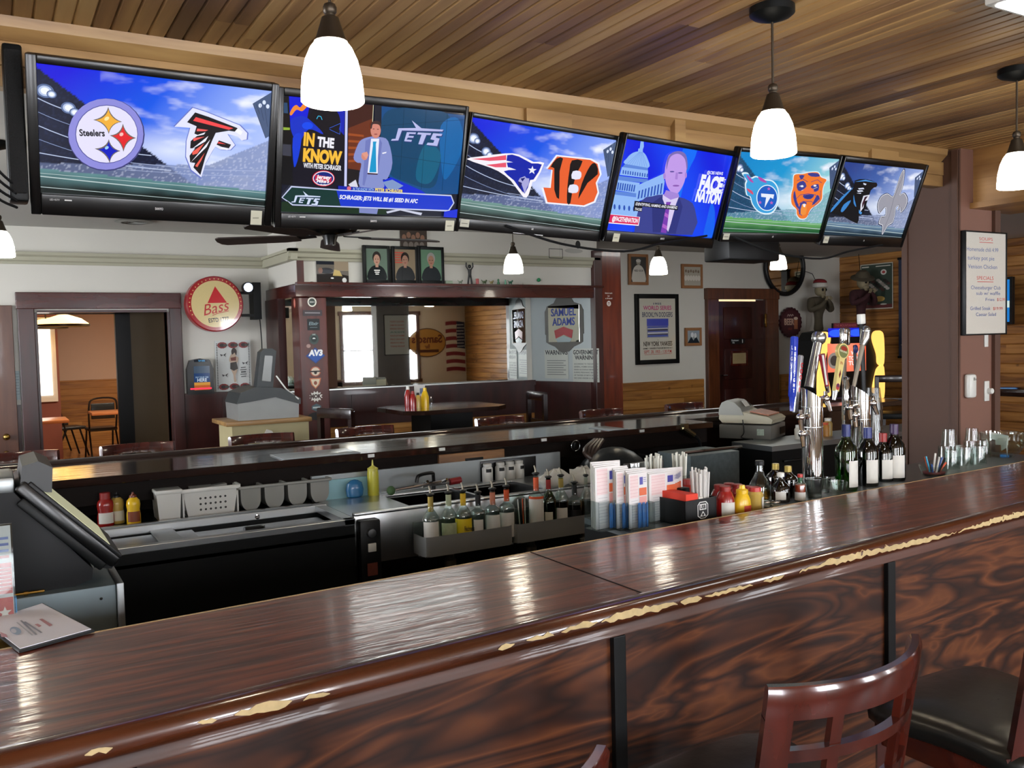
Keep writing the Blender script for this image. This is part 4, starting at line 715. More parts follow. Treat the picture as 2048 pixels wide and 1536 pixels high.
a.build('screen', m_screen, T)
# black loudspeaker and cables left of the row
sp = thing('loudspeaker', 'black loudspeaker wired up at the left end of the television row', 'loudspeaker', (.10, 2.9, 2.1))
part('cabinet', boxM(-.028, .022, .0, .085, .0, .44, bv=.008), m_blk, sp); part('grille', boxM(-.024, .018, -.012, 0, .02, .42, bv=.005), mat('speaker_cloth', '#0A0A0A', .9, bump=.5, scale=200), sp)
cb = thing('cable', 'loop of black cables hanging from the header beside the leftmost television', 'cable', (0, 0, 0))
for k in range(4):
    P = [(.05, 2.93, 2.56 - k * .05), (-.01 - k * .01, 2.86, 2.5 - k * .06), (-.02, 2.82, 2.36 - k * .04), (.03, 2.84, 2.2 - .03 * k), (.09, 2.9, 2.14 - .02 * k)]; part('strand', MB().tube(smoothc(P, 6, False), .004, 6), m_blkp, cb)
for x, y, z, lab in ((1.94, 2.9, 2.04, 'thin black cable drooping below the third and fourth televisions'), (3.1, 2.9, 2.04, 'thin black cable drooping below the fifth and sixth televisions')):
    solo('cable', MB().tube(smoothc([(x - .25, y, z + .06), (x, y, z - .0), (x + .3, y, z - .02), (x + .5, y, z + .02), (x + .75, y, z + .06)], 5, False), .005, 6), m_blkp, lab, 'cable')
# black speaker hung behind the fifth television
A = ony(1458, 480, 3.6); B = ony(1560, 522, 3.6)
sp = thing('loudspeaker', 'black box loudspeaker hanging behind the fifth television', 'loudspeaker', ((A.x + B.x) / 2, 3.6, B.z)); w_ = (B.x - A.x) / 2
part('cabinet', boxM(-w_, w_, 0, .2, 0, .16, bv=.01), m_blkp, sp); part('bracket', MB().tube([(0, .1, .16), (0, .1, 2.72 - B.z)], .012, 8), m_blk, sp)
# ------------------------------------------------------------ pendant lamps
m_shade = emit('lit_glass_shade', '#FFF6E4', LAMP_GLOW)
def pendant(x, y, z, label, ceil):
    t = thing('pendant_lamp', label, 'pendant lamp', (x, y, z), group='white glass pendant lamps over the bars'); H = ceil - z
    sh = [(.062, .0), (.0665, .004), (.066, .02), (.063, .055), (.055, .09), (.044, .115), (.032, .13), (.022, .134)]
    inn = [(r - .004, h) for r, h in reversed(sh)]
    v = MB().lathe(sh, 28, caps=False).lathe(inn, 28, caps=False).lathe([(.062, 0), (.058, 0)], 28, caps=False); part('shade', v, m_shade, t)
    part('bulb', MB().ball((0, 0, .045), .028, 12), m_shade, t)
    part('socket', MB().lathe([(.036, .128), (.03, .14), (.022, .165), (.018, .178), (.011, .182), (.011, .186), (.014, .19), (.0145, .2), (.012, .206), (.005, .21), (.001, .21)], 18), m_bronze, t)
    part('rod', MB().tube([(0, 0, .2), (0, 0, H - .03)], .0035, 8), m_bronze, t)
    part('canopy', MB().lathe([(.012, H - .045), (.055, H - .03), (.065, H - .022), (.065, H - .002)], 24), m_blk, t); return t
LMP = pendant(*[float(q) for q in (ony(666, 210, 1.84).x, 1.84, ony(666, 207, 1.84).z)], 'large near pendant lamp overlapping the second television', 2.63)
def lampdup(px, py, y, lab, ceil):
    A = ony(px, py, y); return pendant(A.x, y, A.z, lab, ceil)
lampdup(1547, 311, 1.90, 'near pendant lamp overlapping the fifth television, its canopy in view', 2.63)
lampdup(2033, 376, 1.93, 'near pendant lamp cut by the right edge of the photo', 2.63)
for px, py, lab in ((1, 514, 'far pendant lamp at the left edge, below the leftmost television'), (1027, 547, 'far pendant lamp over the figurine ledge, left of the red column'), (1317, 549, 'far pendant lamp between the framed ball player and team photographs'), (1557, 539, 'far pendant lamp in front of the round mirror')): lampdup(px, py, 5.15, lab, 2.72)
# ------------------------------------------------------------ things on and near the walls
ph = lambda *a: None
def frame(art, name, label, cat, fm, fw, depth=.02, group=None, glassy=True, mount=None, pic='picture'):
    """frame around an Art rectangle; the thing stands at its lower left corner"""
    M = Matrix((art.u, art.n * -1, art.vv)).transposed(); t = thing(name, label, cat, art.o, group=group, rot=M.to_euler()); w, h = art.w, art.h
    part('frame', MB().box(-fw, 0, -.006, depth, -fw, h + fw, bv=.003).box(w, w + fw, -.006, depth, -fw, h + fw, bv=.003).box(0, w, -.006, depth, -fw, 0, bv=.003).box(0, w, -.006, depth, h, h + fw, bv=.003), fm, t)
    part('backing', boxM(0, w, .002, depth, 0, h), m_blk, t, None); art.build(pic, m_printg if glassy else m_print, t); return t
WY = 8.475
# Bass lightbox
A = ony(430, 608, 8.3); bs = thing('lightbox_sign', 'round red and cream beer sign with a red triangle on a bracket', 'sign', (A.x, 8.34, A.z)); r = (ony(487, 608, 8.3).x - ony(373, 608, 8.3).x) / 2
RX = Matrix.Rotation(PI / 2, 4, 'X')
part('housing', MB().lathe([(.001, -.06), (r, -.06), (r, .05), (r * .93, .06), (.001, .06)], 40, RX), mat('sign_red', '#8E1C20', .3), bs)
a = Art((A.x - r, 8.279, A.z - r), (1, 0, 0), (0, 0, 1), 2 * r, 2 * r); a.ell(r, r, r * .96, r * .96, '#A3262A', 48); a.ell(r, r, r * .84, r * .84, '#D9C48A', 48)
a.z(0, 400, 2.954); a.poly([(1270, 510), (1341, 607), (1226, 609)], '#C52A30'); a.ptext('Bass', (1206, 684), (1350, 650), 66, '#B9282C', .0, .35); a.line([(1255, 682), (1290, 668), (1352, 655)], .006, '#B9282C', True); a.ptext('ESTD 1777', (1234, 724), (1353, 713), 24, '#2A241E', .02)
for k in range(24):
    t = math.radians(205 - k * 9.5); a.ell(r + r * .9 * cos(t), r + r * .9 * sin(t), .006, .006, '#D8B070', 6)
a.build('face', m_printg, bs); part('arm', MB().box(r - .01, r + .16, -.02, 0, .09, .115).box(r - .01, r + .16, -.02, 0, -.115, -.09).box(r + .1, r + .17, -.03, .13, -.14, .2), m_blk, bs, None)
A = ony(496, 575, 8.2); sl = thing('spotlight', 'small spotlight with bright lens beside the round red beer sign', 'spotlight', (A.x, 8.24, A.z)); part('lamp_head', MB().lathe([(.03, -.05), (.05, 0), (.05, .05)], 16, RX), m_blk, sl)
part('lens', MB().lathe([(.001, .051), (.04, .051), (.04, .054)], 16, RX), emit('cold_lens', '#CFE0FF', 1.6), sl); part('bracket', MB().tube([(0, 0, 0), (.08, .08, -.02), (.1, .26, -.02)], .01, 8), m_blk, sl)
A = [ony(x, y, 8.44) for x, y in ((519, 630), (524, 700), (521, 780), (519, 850))]; solo('cable', MB().tube(smoothc([tuple(p) for p in A], 5, False), .005, 6), m_blkp, 'thin black cable running down the wall corner from the round red sign', 'cable')
# touch-screen reader box
A = ony(402, 750, 8.4); B0 = ony(378, 790, 8.4); B1 = ony(428, 716, 8.4); jb = thing('payment_kiosk', 'small black wall kiosk with blue screen and red strip, left of the pin-up tin', 'kiosk', (A.x, 8.42, B0.z)); w_ = (B1.x - B0.x) / 2; h_ = B1.z - B0.z
part('body', MB().prism([(-w_, 0), (w_, 0), (w_, h_ * .7), (w_ * .75, h_ * .95), (0, h_), (-w_ * .75, h_ * .95), (-w_, h_ * .7)], 0, .07, 'y'), m_blkg, jb, 30)
a = quadart((388, 732, 420, 780), y=8.418); a.fill('#1B3F72'); a.rect(0, 0, a.w, a.h * .2, '#C8642A'); a.rect(0, a.h * .2, a.w, a.h * .32, '#E0A040'); a.rect(0, a.h * .7, a.w, a.h, '#46586C'); a.text('HERE', a.w / 2, a.h * .35, .03, '#DCE8F4', w=a.w * .6); a.text('PAY YOUR TAB', a.w / 2, a.h * .5, .014, '#A8C4E0', w=a.w * .8); a.build('screen', attrmat('dim_screen', emission=.33, rough=.1), jb)
a = quadart((388, 719, 418, 724), y=8.418); a.fill('#0A1420'); a.text('TAP HERE', a.w / 2, a.h * .2, a.h * .6, '#58B4F0'); a.build('status_text', attrmat('dim_screen', emission=.33), jb)
part('strip', boxM(-w_ * .8, w_ * .8, -.004, 0, h_ * .14, h_ * .18), emit('red_led', '#E0203A', .9), jb, None)
# pin-up tin sign (plain generic figure) and other paper
a = quadart((431, 681, 502, 782), y=8.47); a.fill('#C9CCC9'); W, H = a.w, a.h
for i in range(28):
    for x in (.05, .95): a.ell(W * x, H * (.06 + i * .0325), .006, .005, '#2A2A2C', 6)
for x in (.2, .5, .8):
    for y in (.09, .91): a.ell(W * x, H * y, .045, .03, '#7E2A2A', 10); a.ell(W * x, H * y, .025, .018, '#2A1A1A', 8); a.ell(W * (x + .09), H * y, .02, .012, '#3C3F3A', 8)
for x, y in ((.22, .72), (.83, .55), (.25, .32)): a.face([(W * x, H * y), (W * (x + .09), H * (y + .04)), (W * (x + .05), H * (y - .01)), (W * (x + .08), H * (y - .045))], '#3A3A3A'); a.face([(W * x, H * y), (W * (x - .09), H * (y + .02)), (W * (x - .06), H * (y - .03))], '#4A4848')
a.face([(W * q, H * p) for q, p in smoothc([(.50, .84), (.58, .80), (.56, .70), (.64, .66), (.62, .58), (.56, .52), (.60, .42), (.54, .30), (.56, .20), (.50, .18), (.48, .32), (.42, .44), (.44, .54), (.38, .60), (.40, .68), (.45, .74)], 3)], '#B9A28C'); a.face([(W * q, H * p) for q, p in smoothc([(.45, .8), (.52, .86), (.6, .8), (.58, .7), (.54, .76), (.47, .72)], 3)], '#2E2320'); a.face([(W * q, H * p) for q, p in ((.41, .56), (.58, .58), (.62, .44), (.5, .40), (.4, .44))], '#3A3630'); a.face([(W * q, H * p) for q, p in ((.42, .66), (.58, .68), (.57, .6), (.43, .6))], '#6E3A30')
for k in range(5): a.line([(W * (.70 - .02 * (k % 2)), H * (.46 - k * .045)), (W * (.84 + .02 * (k % 2)), H * (.465 - k * .045))], .009 if k != 2 else .016, '#5A5A58')
tn = thing('tin_sign', 'pale tin sign with a dancing woman and dotted border below the round red beer sign', 'sign', a.o); a.build('print', m_print, tn); part('plate', boxM(0, a.w, .002, .012, 0, a.h), m_wplas, tn, None)
# left brown door, its knobs and notice
dd = struct('door_1', boxM(-1.0, ony(28, 700, 8.47).x, 8.44, 8.49, 0, 2.06, bv=.004), wood('brown_door', [(.3, '#4A2C20'), (.6, '#5C3A2A'), (.85, '#6E4836')], (4, 4, .5), 0, 4, .4, .2, .05))
for yy in (874, 908): A = ony(13, yy, 8.4); part('knob', MB().tube([(A.x, 8.44, A.z), (A.x, 8.41, A.z)], .012, 8).ball((A.x, 8.4, A.z), .028, 12), m_brass, dd)
a = quadart((30, 742, 40, 800), y=8.49); a.fill('#9FB0B4'); [a.line([(a.w * .15, a.h * (.9 - k * .1)), (a.w * .85, a.h * (.9 - k * .1))], .004, '#6A7A80') for k in range(8)]; t = thing('wall_notice', 'narrow pale blue notice left of the dark doorway casing', 'notice', a.o); a.build('paper', m_print, t)
# air grille on the far ceiling
A = onz(268, 441, 2.72); vt = thing('ceiling_grille', 'round grey vent grille in the white ceiling below the leftmost television', 'vent', (A.x, min(A.y, 8.2), 2.72)); part('ring', MB().lathe([(.12, 0), (.15, -.012), (.1, -.02)], 28, caps=False), m_gplas, vt)
for k in range(5): part('louvre', MB().lathe([(.02 + k * .018, -.004), (.03 + k * .018, -.016)], 24, caps=False), m_gplas, vt)
# ceiling fan
A = ony(660, 468, 5.4); fn = thing('ceiling_fan', 'dark ceiling fan with five brown blades under the second television', 'ceiling fan', (A.x, 5.4, A.z - .07))
part('motor', MB().lathe([(.001, .0), (.035, .0), (.04, .03), (.05, .06), (.14, .07), (.17, .095), (.175, .13), (.16, .165), (.06, .17), (.04, .2), (.001, .2)], 28), m_blkg, fn)
part('stem', MB().tube([(0, 0, .19), (0, 0, 2.72 - A.z + .07)], .015, 10), m_blk, fn); m_blade = wood('fan_blade', [(.3, '#1E120D'), (.6, '#2E1D15'), (.85, '#3A251B')], (1, 6, 6), 0, 4, .6, 0, .05)
for k, d in enumerate((129, 201, 273, 345, 57)):
    Rz = Matrix.Rotation(math.radians(d + 14), 4, 'Z') @ Matrix.Translation((0, 0, .05)) @ Matrix.Rotation(math.radians(11), 4, 'X')
    bl = part('blade', MB().prism([(.2, -.045), (.3, -.06), (.70, -.07), (.73, -.05), (.74, 0), (.73, .05), (.70, .07), (.3, .06), (.2, .045)], -.004, .004, M=Rz), m_blade, fn); part('blade_iron', MB().prism([(.09, -.015), (.2, -.035), (.26, -.03), (.26, .03), (.2, .035), (.09, .015)], .004, .01, M=Rz), m_blk, bl)
# column stickers
CY = 7.578
def sticker(px, py, w, h, label, draw, shape='ell'):
    A = ony(px, py, CY); a = Art((A.x - w / 2, CY, A.z - h / 2), (1, 0, 0), (0, 0, 1), w, h); draw(a); t = thing('sticker', label, 'sticker', a.o, group='stickers on the red column'); a.build('print', m_print, t)
def rnd(c1, c2, tx='', c3='#DADAD4'):
    def f(a):
        a.ell(a.w / 2, a.h / 2, a.w / 2, a.h / 2, c1); a.ell(a.w / 2, a.h / 2, a.w * .36, a.h * .36, c2)
        if tx: a.text(tx, a.w / 2, a.h * .42, a.h * .16, c3, w=a.w * .5)
    return f
def skull(a):
    W, H = a.w, a.h; a.ell(W / 2, H / 2, W / 2, H / 2, '#3A3A3A'); a.ell(W / 2, H / 2, W * .42, H * .42, '#101010'); a.line([(W * .3, H * .25), (W * .7, H * .42)], .008, '#E8E8E4'); a.line([(W * .7, H * .25), (W * .3, H * .42)], .008, '#E8E8E4'); a.ell(W / 2, H * .6, W * .17, H * .18, '#E8E8E4'); a.rect(W * .42, H * .4, W * .58, H * .48, '#E8E8E4'); a.ell(W * .43, H * .6, W * .045, H * .04, '#101010'); a.ell(W * .57, H * .6, W * .045, H * .04, '#101010')
sticker(624, 577, .12, .12, 'topmost column sticker, a white skull and crossbones on black', skull)
sticker(624, 604, .08, .085, 'round white sticker with a dark centre below the skull sticker', rnd('#E2DFD2', '#2E3A34', 'DH'))
def tape(a): a.fill('#3A3236'); a.line([(a.w * .1, a.h * .55), (a.w * .9, a.h * .5)], a.h * .22, '#8A8688')
sticker(625, 626, .17, .05, 'wide dull strip sticker across the upper column', tape)
def elps(a): a.fill('#131A1C'); a.text('Elixir', a.w / 2, a.h * .45, a.h * .28, '#7E9298', w=a.w * .75, sh=.2); a.line([(a.w * .2, a.h * .25), (a.w * .8, a.h * .25)], .003, '#7E9298')
sticker(627, 649, .11, .10, 'square black sticker with pale italic script', elps)
sticker(628, 678, .085, .095, 'round dark green sticker with a white dome shape', lambda a: (a.ell(a.w / 2, a.h / 2, a.w / 2, a.h / 2, '#3C4A46'), a.ell(a.w / 2, a.h / 2, a.w * .3, a.h * .3, '#1E2A2A'), a.face([(a.w * .33, a.h * .5), (a.w * .4, a.h * .62), (a.w * .6, a.h * .62), (a.w * .67, a.h * .5)], '#E0E4DE'), a.text('CAKE', a.w / 2, a.h * .85, a.h * .12, '#C8CCC4')))
sticker(617, 692, .04, .035, 'tiny pale round sticker above the blue diamond one', rnd('#9A7A74', '#A88A82'))
def av(a): a.face([(0, a.h * .48), (a.w * .5, a.h), (a.w, a.h * .48), (a.w * .5, 0)], '#24407E'); a.face([(a.w * .08, a.h * .48), (a.w * .5, a.h * .9), (a.w * .92, a.h * .48), (a.w * .5, a.h * .08)], '#2C56A4'); a.text('AV3', a.w / 2, a.h * .5, a.h * .34, '#F0F2F4', w=a.w * .72, bold=.06, sh=.1)
sticker(631, 711, .175, .14, 'blue diamond sticker with bold white letters', av)
sticker(631, 743, .095, .09, 'orange-ringed round sticker with a black bird bar', lambda a: (a.ell(a.w / 2, a.h / 2, a.w / 2, a.h / 2, '#A8563E'), a.ell(a.w / 2, a.h / 2, a.w * .4, a.h * .4, '#D8C8B4'), a.rect(0, a.h * .45, a.w, a.h * .58, '#16120F'), a.ell(a.w / 2, a.h * .4, a.w * .14, a.h * .16, '#1C1814')))
sticker(631, 767, .105, .095, 'orange shield-shaped sticker with a cream middle', lambda a: (a.face([(0, a.h), (a.w, a.h), (a.w * .85, a.h * .4), (a.w / 2, 0), (a.w * .15, a.h * .4)], '#C4714C'), a.face([(a.w * .12, a.h * .9), (a.w * .88, a.h * .9), (a.w * .75, a.h * .42), (a.w / 2, a.h * .12), (a.w * .25, a.h * .42)], '#DCCFB4'), a.ell(a.w / 2, a.h * .55, a.w * .14, a.h * .18, '#8A4A34')))
def mok(a): a.face([(a.w * (.5 + (.5 if i % 2 else .36) * cos(PI * i / 12)), a.h * (.5 + (.5 if i % 2 else .34) * sin(PI * i / 12))) for i in range(24)], '#E8E4DC'); a.text('MOK', a.w / 2, a.h * .35, a.h * .34, '#3A1414', w=a.w * .8, bold=.06)
sticker(632, 793, .125, .10, 'jagged white burst sticker with dark letters', mok)
sticker(633, 815, .085, .07, 'small hexagonal blue-grey sticker near the column foot', lambda a: (a.face([(0, a.h * .3), (0, a.h * .7), (a.w / 2, a.h), (a.w, a.h * .7), (a.w, a.h * .3), (a.w / 2, 0)], '#4E646C'), a.line([(a.w * .12, a.h * .5), (a.w * .88, a.h * .5)], a.h * .2, '#C8D4D4')))
sticker(634, 832, .16, .07, 'lowest column sticker, a black oval with a pale tip', lambda a: (a.ell(a.w / 2, a.h / 2, a.w / 2, a.h / 2, '#121110'), a.ell(a.w * .93, a.h / 2, a.w * .05, a.h * .3, '#D8CFC0')))
A = ony(599, 606, 7.6); a = Art((2.328, 7.72, A.z - .04), (0, -1, 0), (0, 0, 1), .06, .085); a.ell(.03, .042, .03, .042, '#B24A3C'); a.ell(.03, .042, .022, .032, '#D88A7A'); t = thing('sticker', 'small red oval sticker on the left side of the column', 'sticker', a.o, group='stickers on the red column'); a.build('print', m_print, t)
# mirror in the alcove
mz0 = ony(800, 776, 8.45).z; m_mir = mat('mirror_glass', '#E6EAE6', .015, 1, var=0)
mr = thing('wall_mirror', 'wide frameless mirror filling the alcove behind the red column', 'mirror'); part('glass', boxM(2.44, 5.16, 8.462, 8.468, 1.235, 2.19), m_mir, mr, None)
part('steel_edge', MB().box(2.40, 2.44, 8.44, 8.47, 1.22, 2.1).box(2.44, 5.16, 8.45, 8.47, 1.222, 1.236), m_steel, mr, None)
# alcove right wall: brewery mirror and two posters
AO = Vector((5.25, 8.5, 0)); AU = (Vector((5.44, 7.62, 0)) - AO).normalized(); AN = AU.cross(Vector((0, 0, 1)))
def angart(box):
    P = [onpl(x, y, AO, AN) for x, y in ((box[0], box[3]), (box[2], box[3]), (box[0], box[1]))]; o = P[0] + AN * .006; return Art((o.x, o.y, (P[0].z + P[1].z) / 2), AU, (0, 0, 1), (P[1] - P[0]).dot(AU), P[2].z - P[0].z)
for box, head, lab, lines in (((1091, 700, 1138, 757), ('WARNING',), 'paper poster headed WARNING below the brewery mirror', 7), ((1147, 698, 1200, 764), ('GOVERNMENT', 'WARNING:'), 'paper poster headed GOVERNMENT WARNING beside the dark post', 6)):
    a = angart(box); W, H = a.w, a.h; a.fill('#C3C7BE')
    for k, s in enumerate(head): a.text(s, W / 2, H * (.83 - k * .16), H * (.15 if len(head) == 1 else .125), '#2A2C2E', w=W * (.95 - .12 * k), bold=.03)
    tx = ['ACCORDING TO THE SURGEON', 'GENERAL, WOMEN SHOULD NOT', 'DRINK ALCOHOLIC BEVERAGES', 'DURING PREGNANCY BECAUSE', 'OF THE RISK OF BIRTH DEFECTS', 'NO ONE UNDER 21 SERVED', 'THANK YOU']
    for k in range(lines): a.line([(W * .1, H * (.62 - k * .08)), (W * (.9 - .1 * (k % 2)), H * (.62 - k * .08))], .008, '#7A7E7C') if len(head) == 1 else a.text(tx[k], W / 2, H * (.52 - k * .085), H * .04, '#5A5E5E', w=W * .9)
    t = thing('poster', lab, 'poster', a.o); a.build('paper', m_print, t)
a = angart((1099, 612, 1161, 684)); W, H = a.w, a.h
M = Matrix((a.u, a.n * -1, a.vv)).transposed(); bm_ = thing('brewery_mirror', 'small bar mirror with blue lettering in a dark curvy frame on the grey wall', 'mirror', a.o, rot=M.to_euler())
prof = [(-.04, 0), (0, -.02), (W * .2, -.05), (W * .35, -.1), (W * .5, -.115), (W * .65, -.1), (W * .8, -.05), (W, -.02), (W + .04, 0), (W + .04, H * .2), (W + .055, H * .22), (W + .055, H * .85), (W + .04, H * .9), (W + .02, H), (W * .82, H + .03), (W * .7, H + .1), (W * .5, H + .13), (W * .3, H + .1), (W * .18, H + .03), (-.02, H), (-.04, H * .9), (-.055, H * .85), (-.055, H * .22), (-.04, H * .2)]
part('frame', MB().prism(prof, -.004, .006, 'y'), mat('pewter_frame', '#55534F', .4, .3), bm_, 30); part('glass', boxM(.0, W, -.008, -.005, .0, H, bv=.002), m_mir, bm_, None)
a.o = a.o + a.n * .0095; a.text('SAMUEL', W * .5, H * .72, H * .2, '#34489A', w=W * .8, bold=.02); a.text('ADAMS', W * .5, H * .46, H * .2, '#34489A', w=W * .72, bold=.02); a.face([(W * .2, H * .32), (W * .5, H * .42), (W * .8, H * .32), (W * .76, H * .1), (W * .5, H * .2), (W * .24, H * .1)], '#A8404A'); a.face([(W * .24, H * .08), (W * .5, H * .17), (W * .76, H * .08), (W * .7, H * .0), (W * .3, H * .0)], '#9FB0B4'); a.build('lettering', m_printg, bm_)
# seen only in the mirror: things on the wall behind the viewer
def mirA(x0, y0, x1, y1, yv=20): A = ony(x0, y0, yv); B = ony(x1, y1, yv); return A.x, B.x, B.z, A.z
x0, x1, z0, z1 = mirA(755, 632, 804, 708, 18.5); a = Art((x1, -1.19, z0), (-1, 0, 0), (0, 0, 1), x1 - x0, z1 - z0); a.fill('#BDBDB2')
for k, s in enumerate(('SPECIALS TODAY', 'WINGS OR MAC', 'NACHOS GRANDE', 'PIZZA', 'MEATLOAF', 'FISH AND CHIPS', 'CLAM CHOWDER', 'BURGER BASKET')): a.text(s, a.w * .48, a.h * (.82 - k * .09), .03, '#B05A4A' if k != 3 else '#5A8A80', w=a.w * .6)
frame(a, 'menu_board', 'black-framed specials board on the grey post, seen in the alcove mirror', 'menu board', m_blk, .015, glassy=False, pic='writing')
x0, x1, z0, z1 = mirA(812, 657, 890, 713, 19.99); a = Art((x1, -2.985, z0), (-1, 0, 0), (0, 0, 1), x1 - x0, z1 - z0); W, H = a.w, a.h; a.ell(W / 2, H / 2, W / 2, H / 2, '#4A2416'); a.ell(W / 2, H / 2, W * .48, H * .47, '#C48A3C'); a.text("Samso's", W * .5, H * .5, H * .26, '#6A2418', w=W * .8, bold=.03); a.text('Bar', W * .5, H * .3, H * .14, '#6A2418'); a.rect(W * .2, H * .16, W * .8, H * .26, '#5A2A1A')
t = thing('oval_sign', 'oval golden bar sign with dark lettering, seen reversed in the alcove mirror', 'sign', a.o); a.build('print', m_print, t)
x0, x1, z0, z1 = mirA(900, 645, 985, 740, 19.99); x0, x1 = 9.8, 10.33; a = Art((x1, -2.98, z0), (-1, 0, 0), (0, 0, 1), x1 - x0, z1 - z0); W, H = a.w, a.h
wv = lambda x: .035 * sin(x * 5)
for k in range(13):
    y = H * (1 - (k + 1) / 13); a.face([(W * q, y + wv(W * q)) for q in [i / 12 for i in range(13)]] + [(W * q, y + H / 13 + wv(W * q)) for q in [1 - i / 12 for i in range(13)]], '#8E2A34' if k % 2 == 0 else '#DACBB0', clip=False)
a.face([(W * .42 * i / 6, H * 6 / 13 + wv(W * .42 * i / 6)) for i in range(7)] + [(W * .42 * (1 - i / 6), H + wv(W * .42 * (1 - i / 6))) for i in range(7)], '#1C2340', clip=False)
for r_ in range(8):
    for c_ in range(5): a.ell(W * (.05 + c_ * .08 + (r_ % 2) * .04), H * (.5 + r_ * .062) + .02, .017, .017, '#E0DCD0', 6)
t = thing('flag', 'American flag on the tan wall, seen in the alcove mirror', 'flag', a.o); a.build('cloth', m_print, t)
for i, (x, y, xx, yy, c, lab) in enumerate(((650, 655, 661, 679, '#1C1C1C', 'small black framed picture beside the mirrored window'), (652, 694, 660, 716, '#7A4A2C', 'small brown framed picture beside the mirrored window'))):
    q = mirA(x, y, xx, yy, 19.99); a = Art((q[1], -2.985, q[2]), (-1, 0, 0), (0, 0, 1), q[1] - q[0], q[3] - q[2]); a.fill('#C4A184' if i else '#2A2A2A'); a.ell(a.w / 2, a.h / 2, a.w * .3, a.h * .25, '#8E8A80'); frame(a, 'framed_picture', lab, 'picture', mat('pf%d' % i, c, .5), .02)
# pictures on the front ledge of the soffit
LY = 7.5
def photo(a, bg, skin, cloth, hair='#241C1A', extra=None, cx=.5):
    W, H = a.w, a.h; a.fill(bg); 
    if extra: extra(a)
    a.face([(W * q, H * p) for q, p in smoothc([(cx - .42, 0), (cx - .38, .3), (cx - .15, .45), (cx + .15, .45), (cx + .38, .3), (cx + .42, 0)], 3)], cloth); a.rect(W * (cx - .07), H * .4, W * (cx + .07), H * .52, skin); a.ell(W * cx, H * .72, W * .2, H * .19, hair); a.ell(W * cx, H * .64, W * .15, H * .17, skin)
    for s in (-1, 1): a.ell(W * (cx + s * .06), H * .66, W * .025, H * .012, '#2A2220')
    a.ell(W * cx, H * .56, W * .05, H * .012, '#7A3A34')
for box, lab, args in (((733, 511, 775, 573), 'black-framed portrait of a woman in a black hoodie', ('#5E7062', '#B08874', '#181E20')), ((790, 512, 831, 573), 'middle black-framed portrait of a person in a dark zip jacket before a flag', ('#80705A', '#96705E', '#202224')), ((842, 512, 883, 573), 'right-hand black-framed portrait of a grey-haired smiling man', ('#587860', '#96705C', '#1A2024', '#8A8884'))):
    a = quadart(box, y=LY)
    ex = (lambda a: [a.rect(0, a.h * (.55 + k * .08), a.w * .5, a.h * (.59 + k * .08), '#B0483C') for k in range(5)]) if 'zip' in lab else None
    photo(a, *args, extra=ex)
    if 'woman' in lab: [a.line([(a.w * (.36 + .03 * k), a.h * (.3 - .06 * k)), (a.w * (.64 - .03 * k), a.h * (.3 - .06 * k))], .01, '#D8D8D0') for k in range(3)]
    t = frame(a, 'framed_portrait', lab, 'framed portrait', m_blk, .028, .03, 'framed portraits leaning on the alcove ledge'); t.location.z = 2.215 + .028; t.rotation_euler.x += -.0
a = quadart((633, 517, 697, 566), y=7.59); W, H = a.w, a.h; a.fill('#6E675E'); a.rect(0, H * .75, W * .6, H, '#20242E'); a.rect(W * .55, H * .5, W, H, '#9A8A74'); a.face([(0, 0), (W, 0), (W, H * .3), (W * .6, H * .4), (0, H * .35)], '#2C2826'); a.ell(W * .3, H * .5, W * .22, H * .12, '#3A3A3C'); a.ell(W * .12, H * .5, W * .07, H * .12, '#8A6A5C'); a.face([(W * .5, H * .3), (W * .55, H * .55), (W * .72, H * .5), (W * .8, H * .28)], '#C8B070'); a.ell(W * .86, H * .12, W * .07, H * .1, '#DCDCD8'); a.ell(W * .48, H * .2, W * .05, H * .03, '#E4E4E0')
t = thing('photo_print', 'unframed snapshot of people dining pinned above the column', 'photograph', a.o); a.build('print', m_printg, t)
a = quadart((800, 455, 854, 506), y=7.59); W, H = a.w, a.h; a.fill('#4A4038'); [a.ell(W * (.15 + .17 * k), H * (.6 + .1 * (k % 2)), W * .08, H * .12, '#96705C') for k in range(5)]; [a.ell(W * (.2 + .2 * k), H * .3, W * .09, H * .14, '#7A7068') for k in range(4)]; a.rect(W * .6, 0, W, H * .3, '#16181A'); a.text('VS', W * .8, H * .08, H * .14, '#D8D8D8')
t = thing('poster', 'small group photo poster high on the soffit behind the fan', 'poster', a.o); a.build('print', m_printg, t)
# faint drawing with black oval logo and a wire box on the soffit
a = quadart((1118, 474, 1190, 514), y=7.593); W, H = a.w, a.h; a.fill('#C6C3BA'); a.ell(W * .28, H * .65, W * .16, H * .25, '#B9B6AE'); a.ell(W * .28, H * .65, W * .13, H * .2, '#C2BFB7'); a.ell(W * .4, H * .3, W * .25, H * .12, '#A8A59E'); a.ell(W * .52, H * .62, W * .07, H * .2, '#121212'); t = thing('wall_sketch', 'faint pencil drawing with a black oval, pinned at the right of the soffit', 'drawing', a.o); a.build('paper', m_print, t)
gg = thing('wire_frame_ornament', 'small square wire ornament on the cream moulding', 'ornament', ony(1112, 516, 7.5)); part('wire', MB().tube([(-.08, 0, 0), (-.08, 0, .09), (.08, 0, .09), (.08, 0, 0), (-.08, 0, 0)], .003, 6), m_blk, gg, None)
A = ony(1076, 560, 7.59); solo('ball', MB().ball((A.x, 7.575, A.z), .02, 12), mat('green_ball_paint', '#1E7A4A', .3), 'tiny green ball stuck on the soffit wall', 'ball')
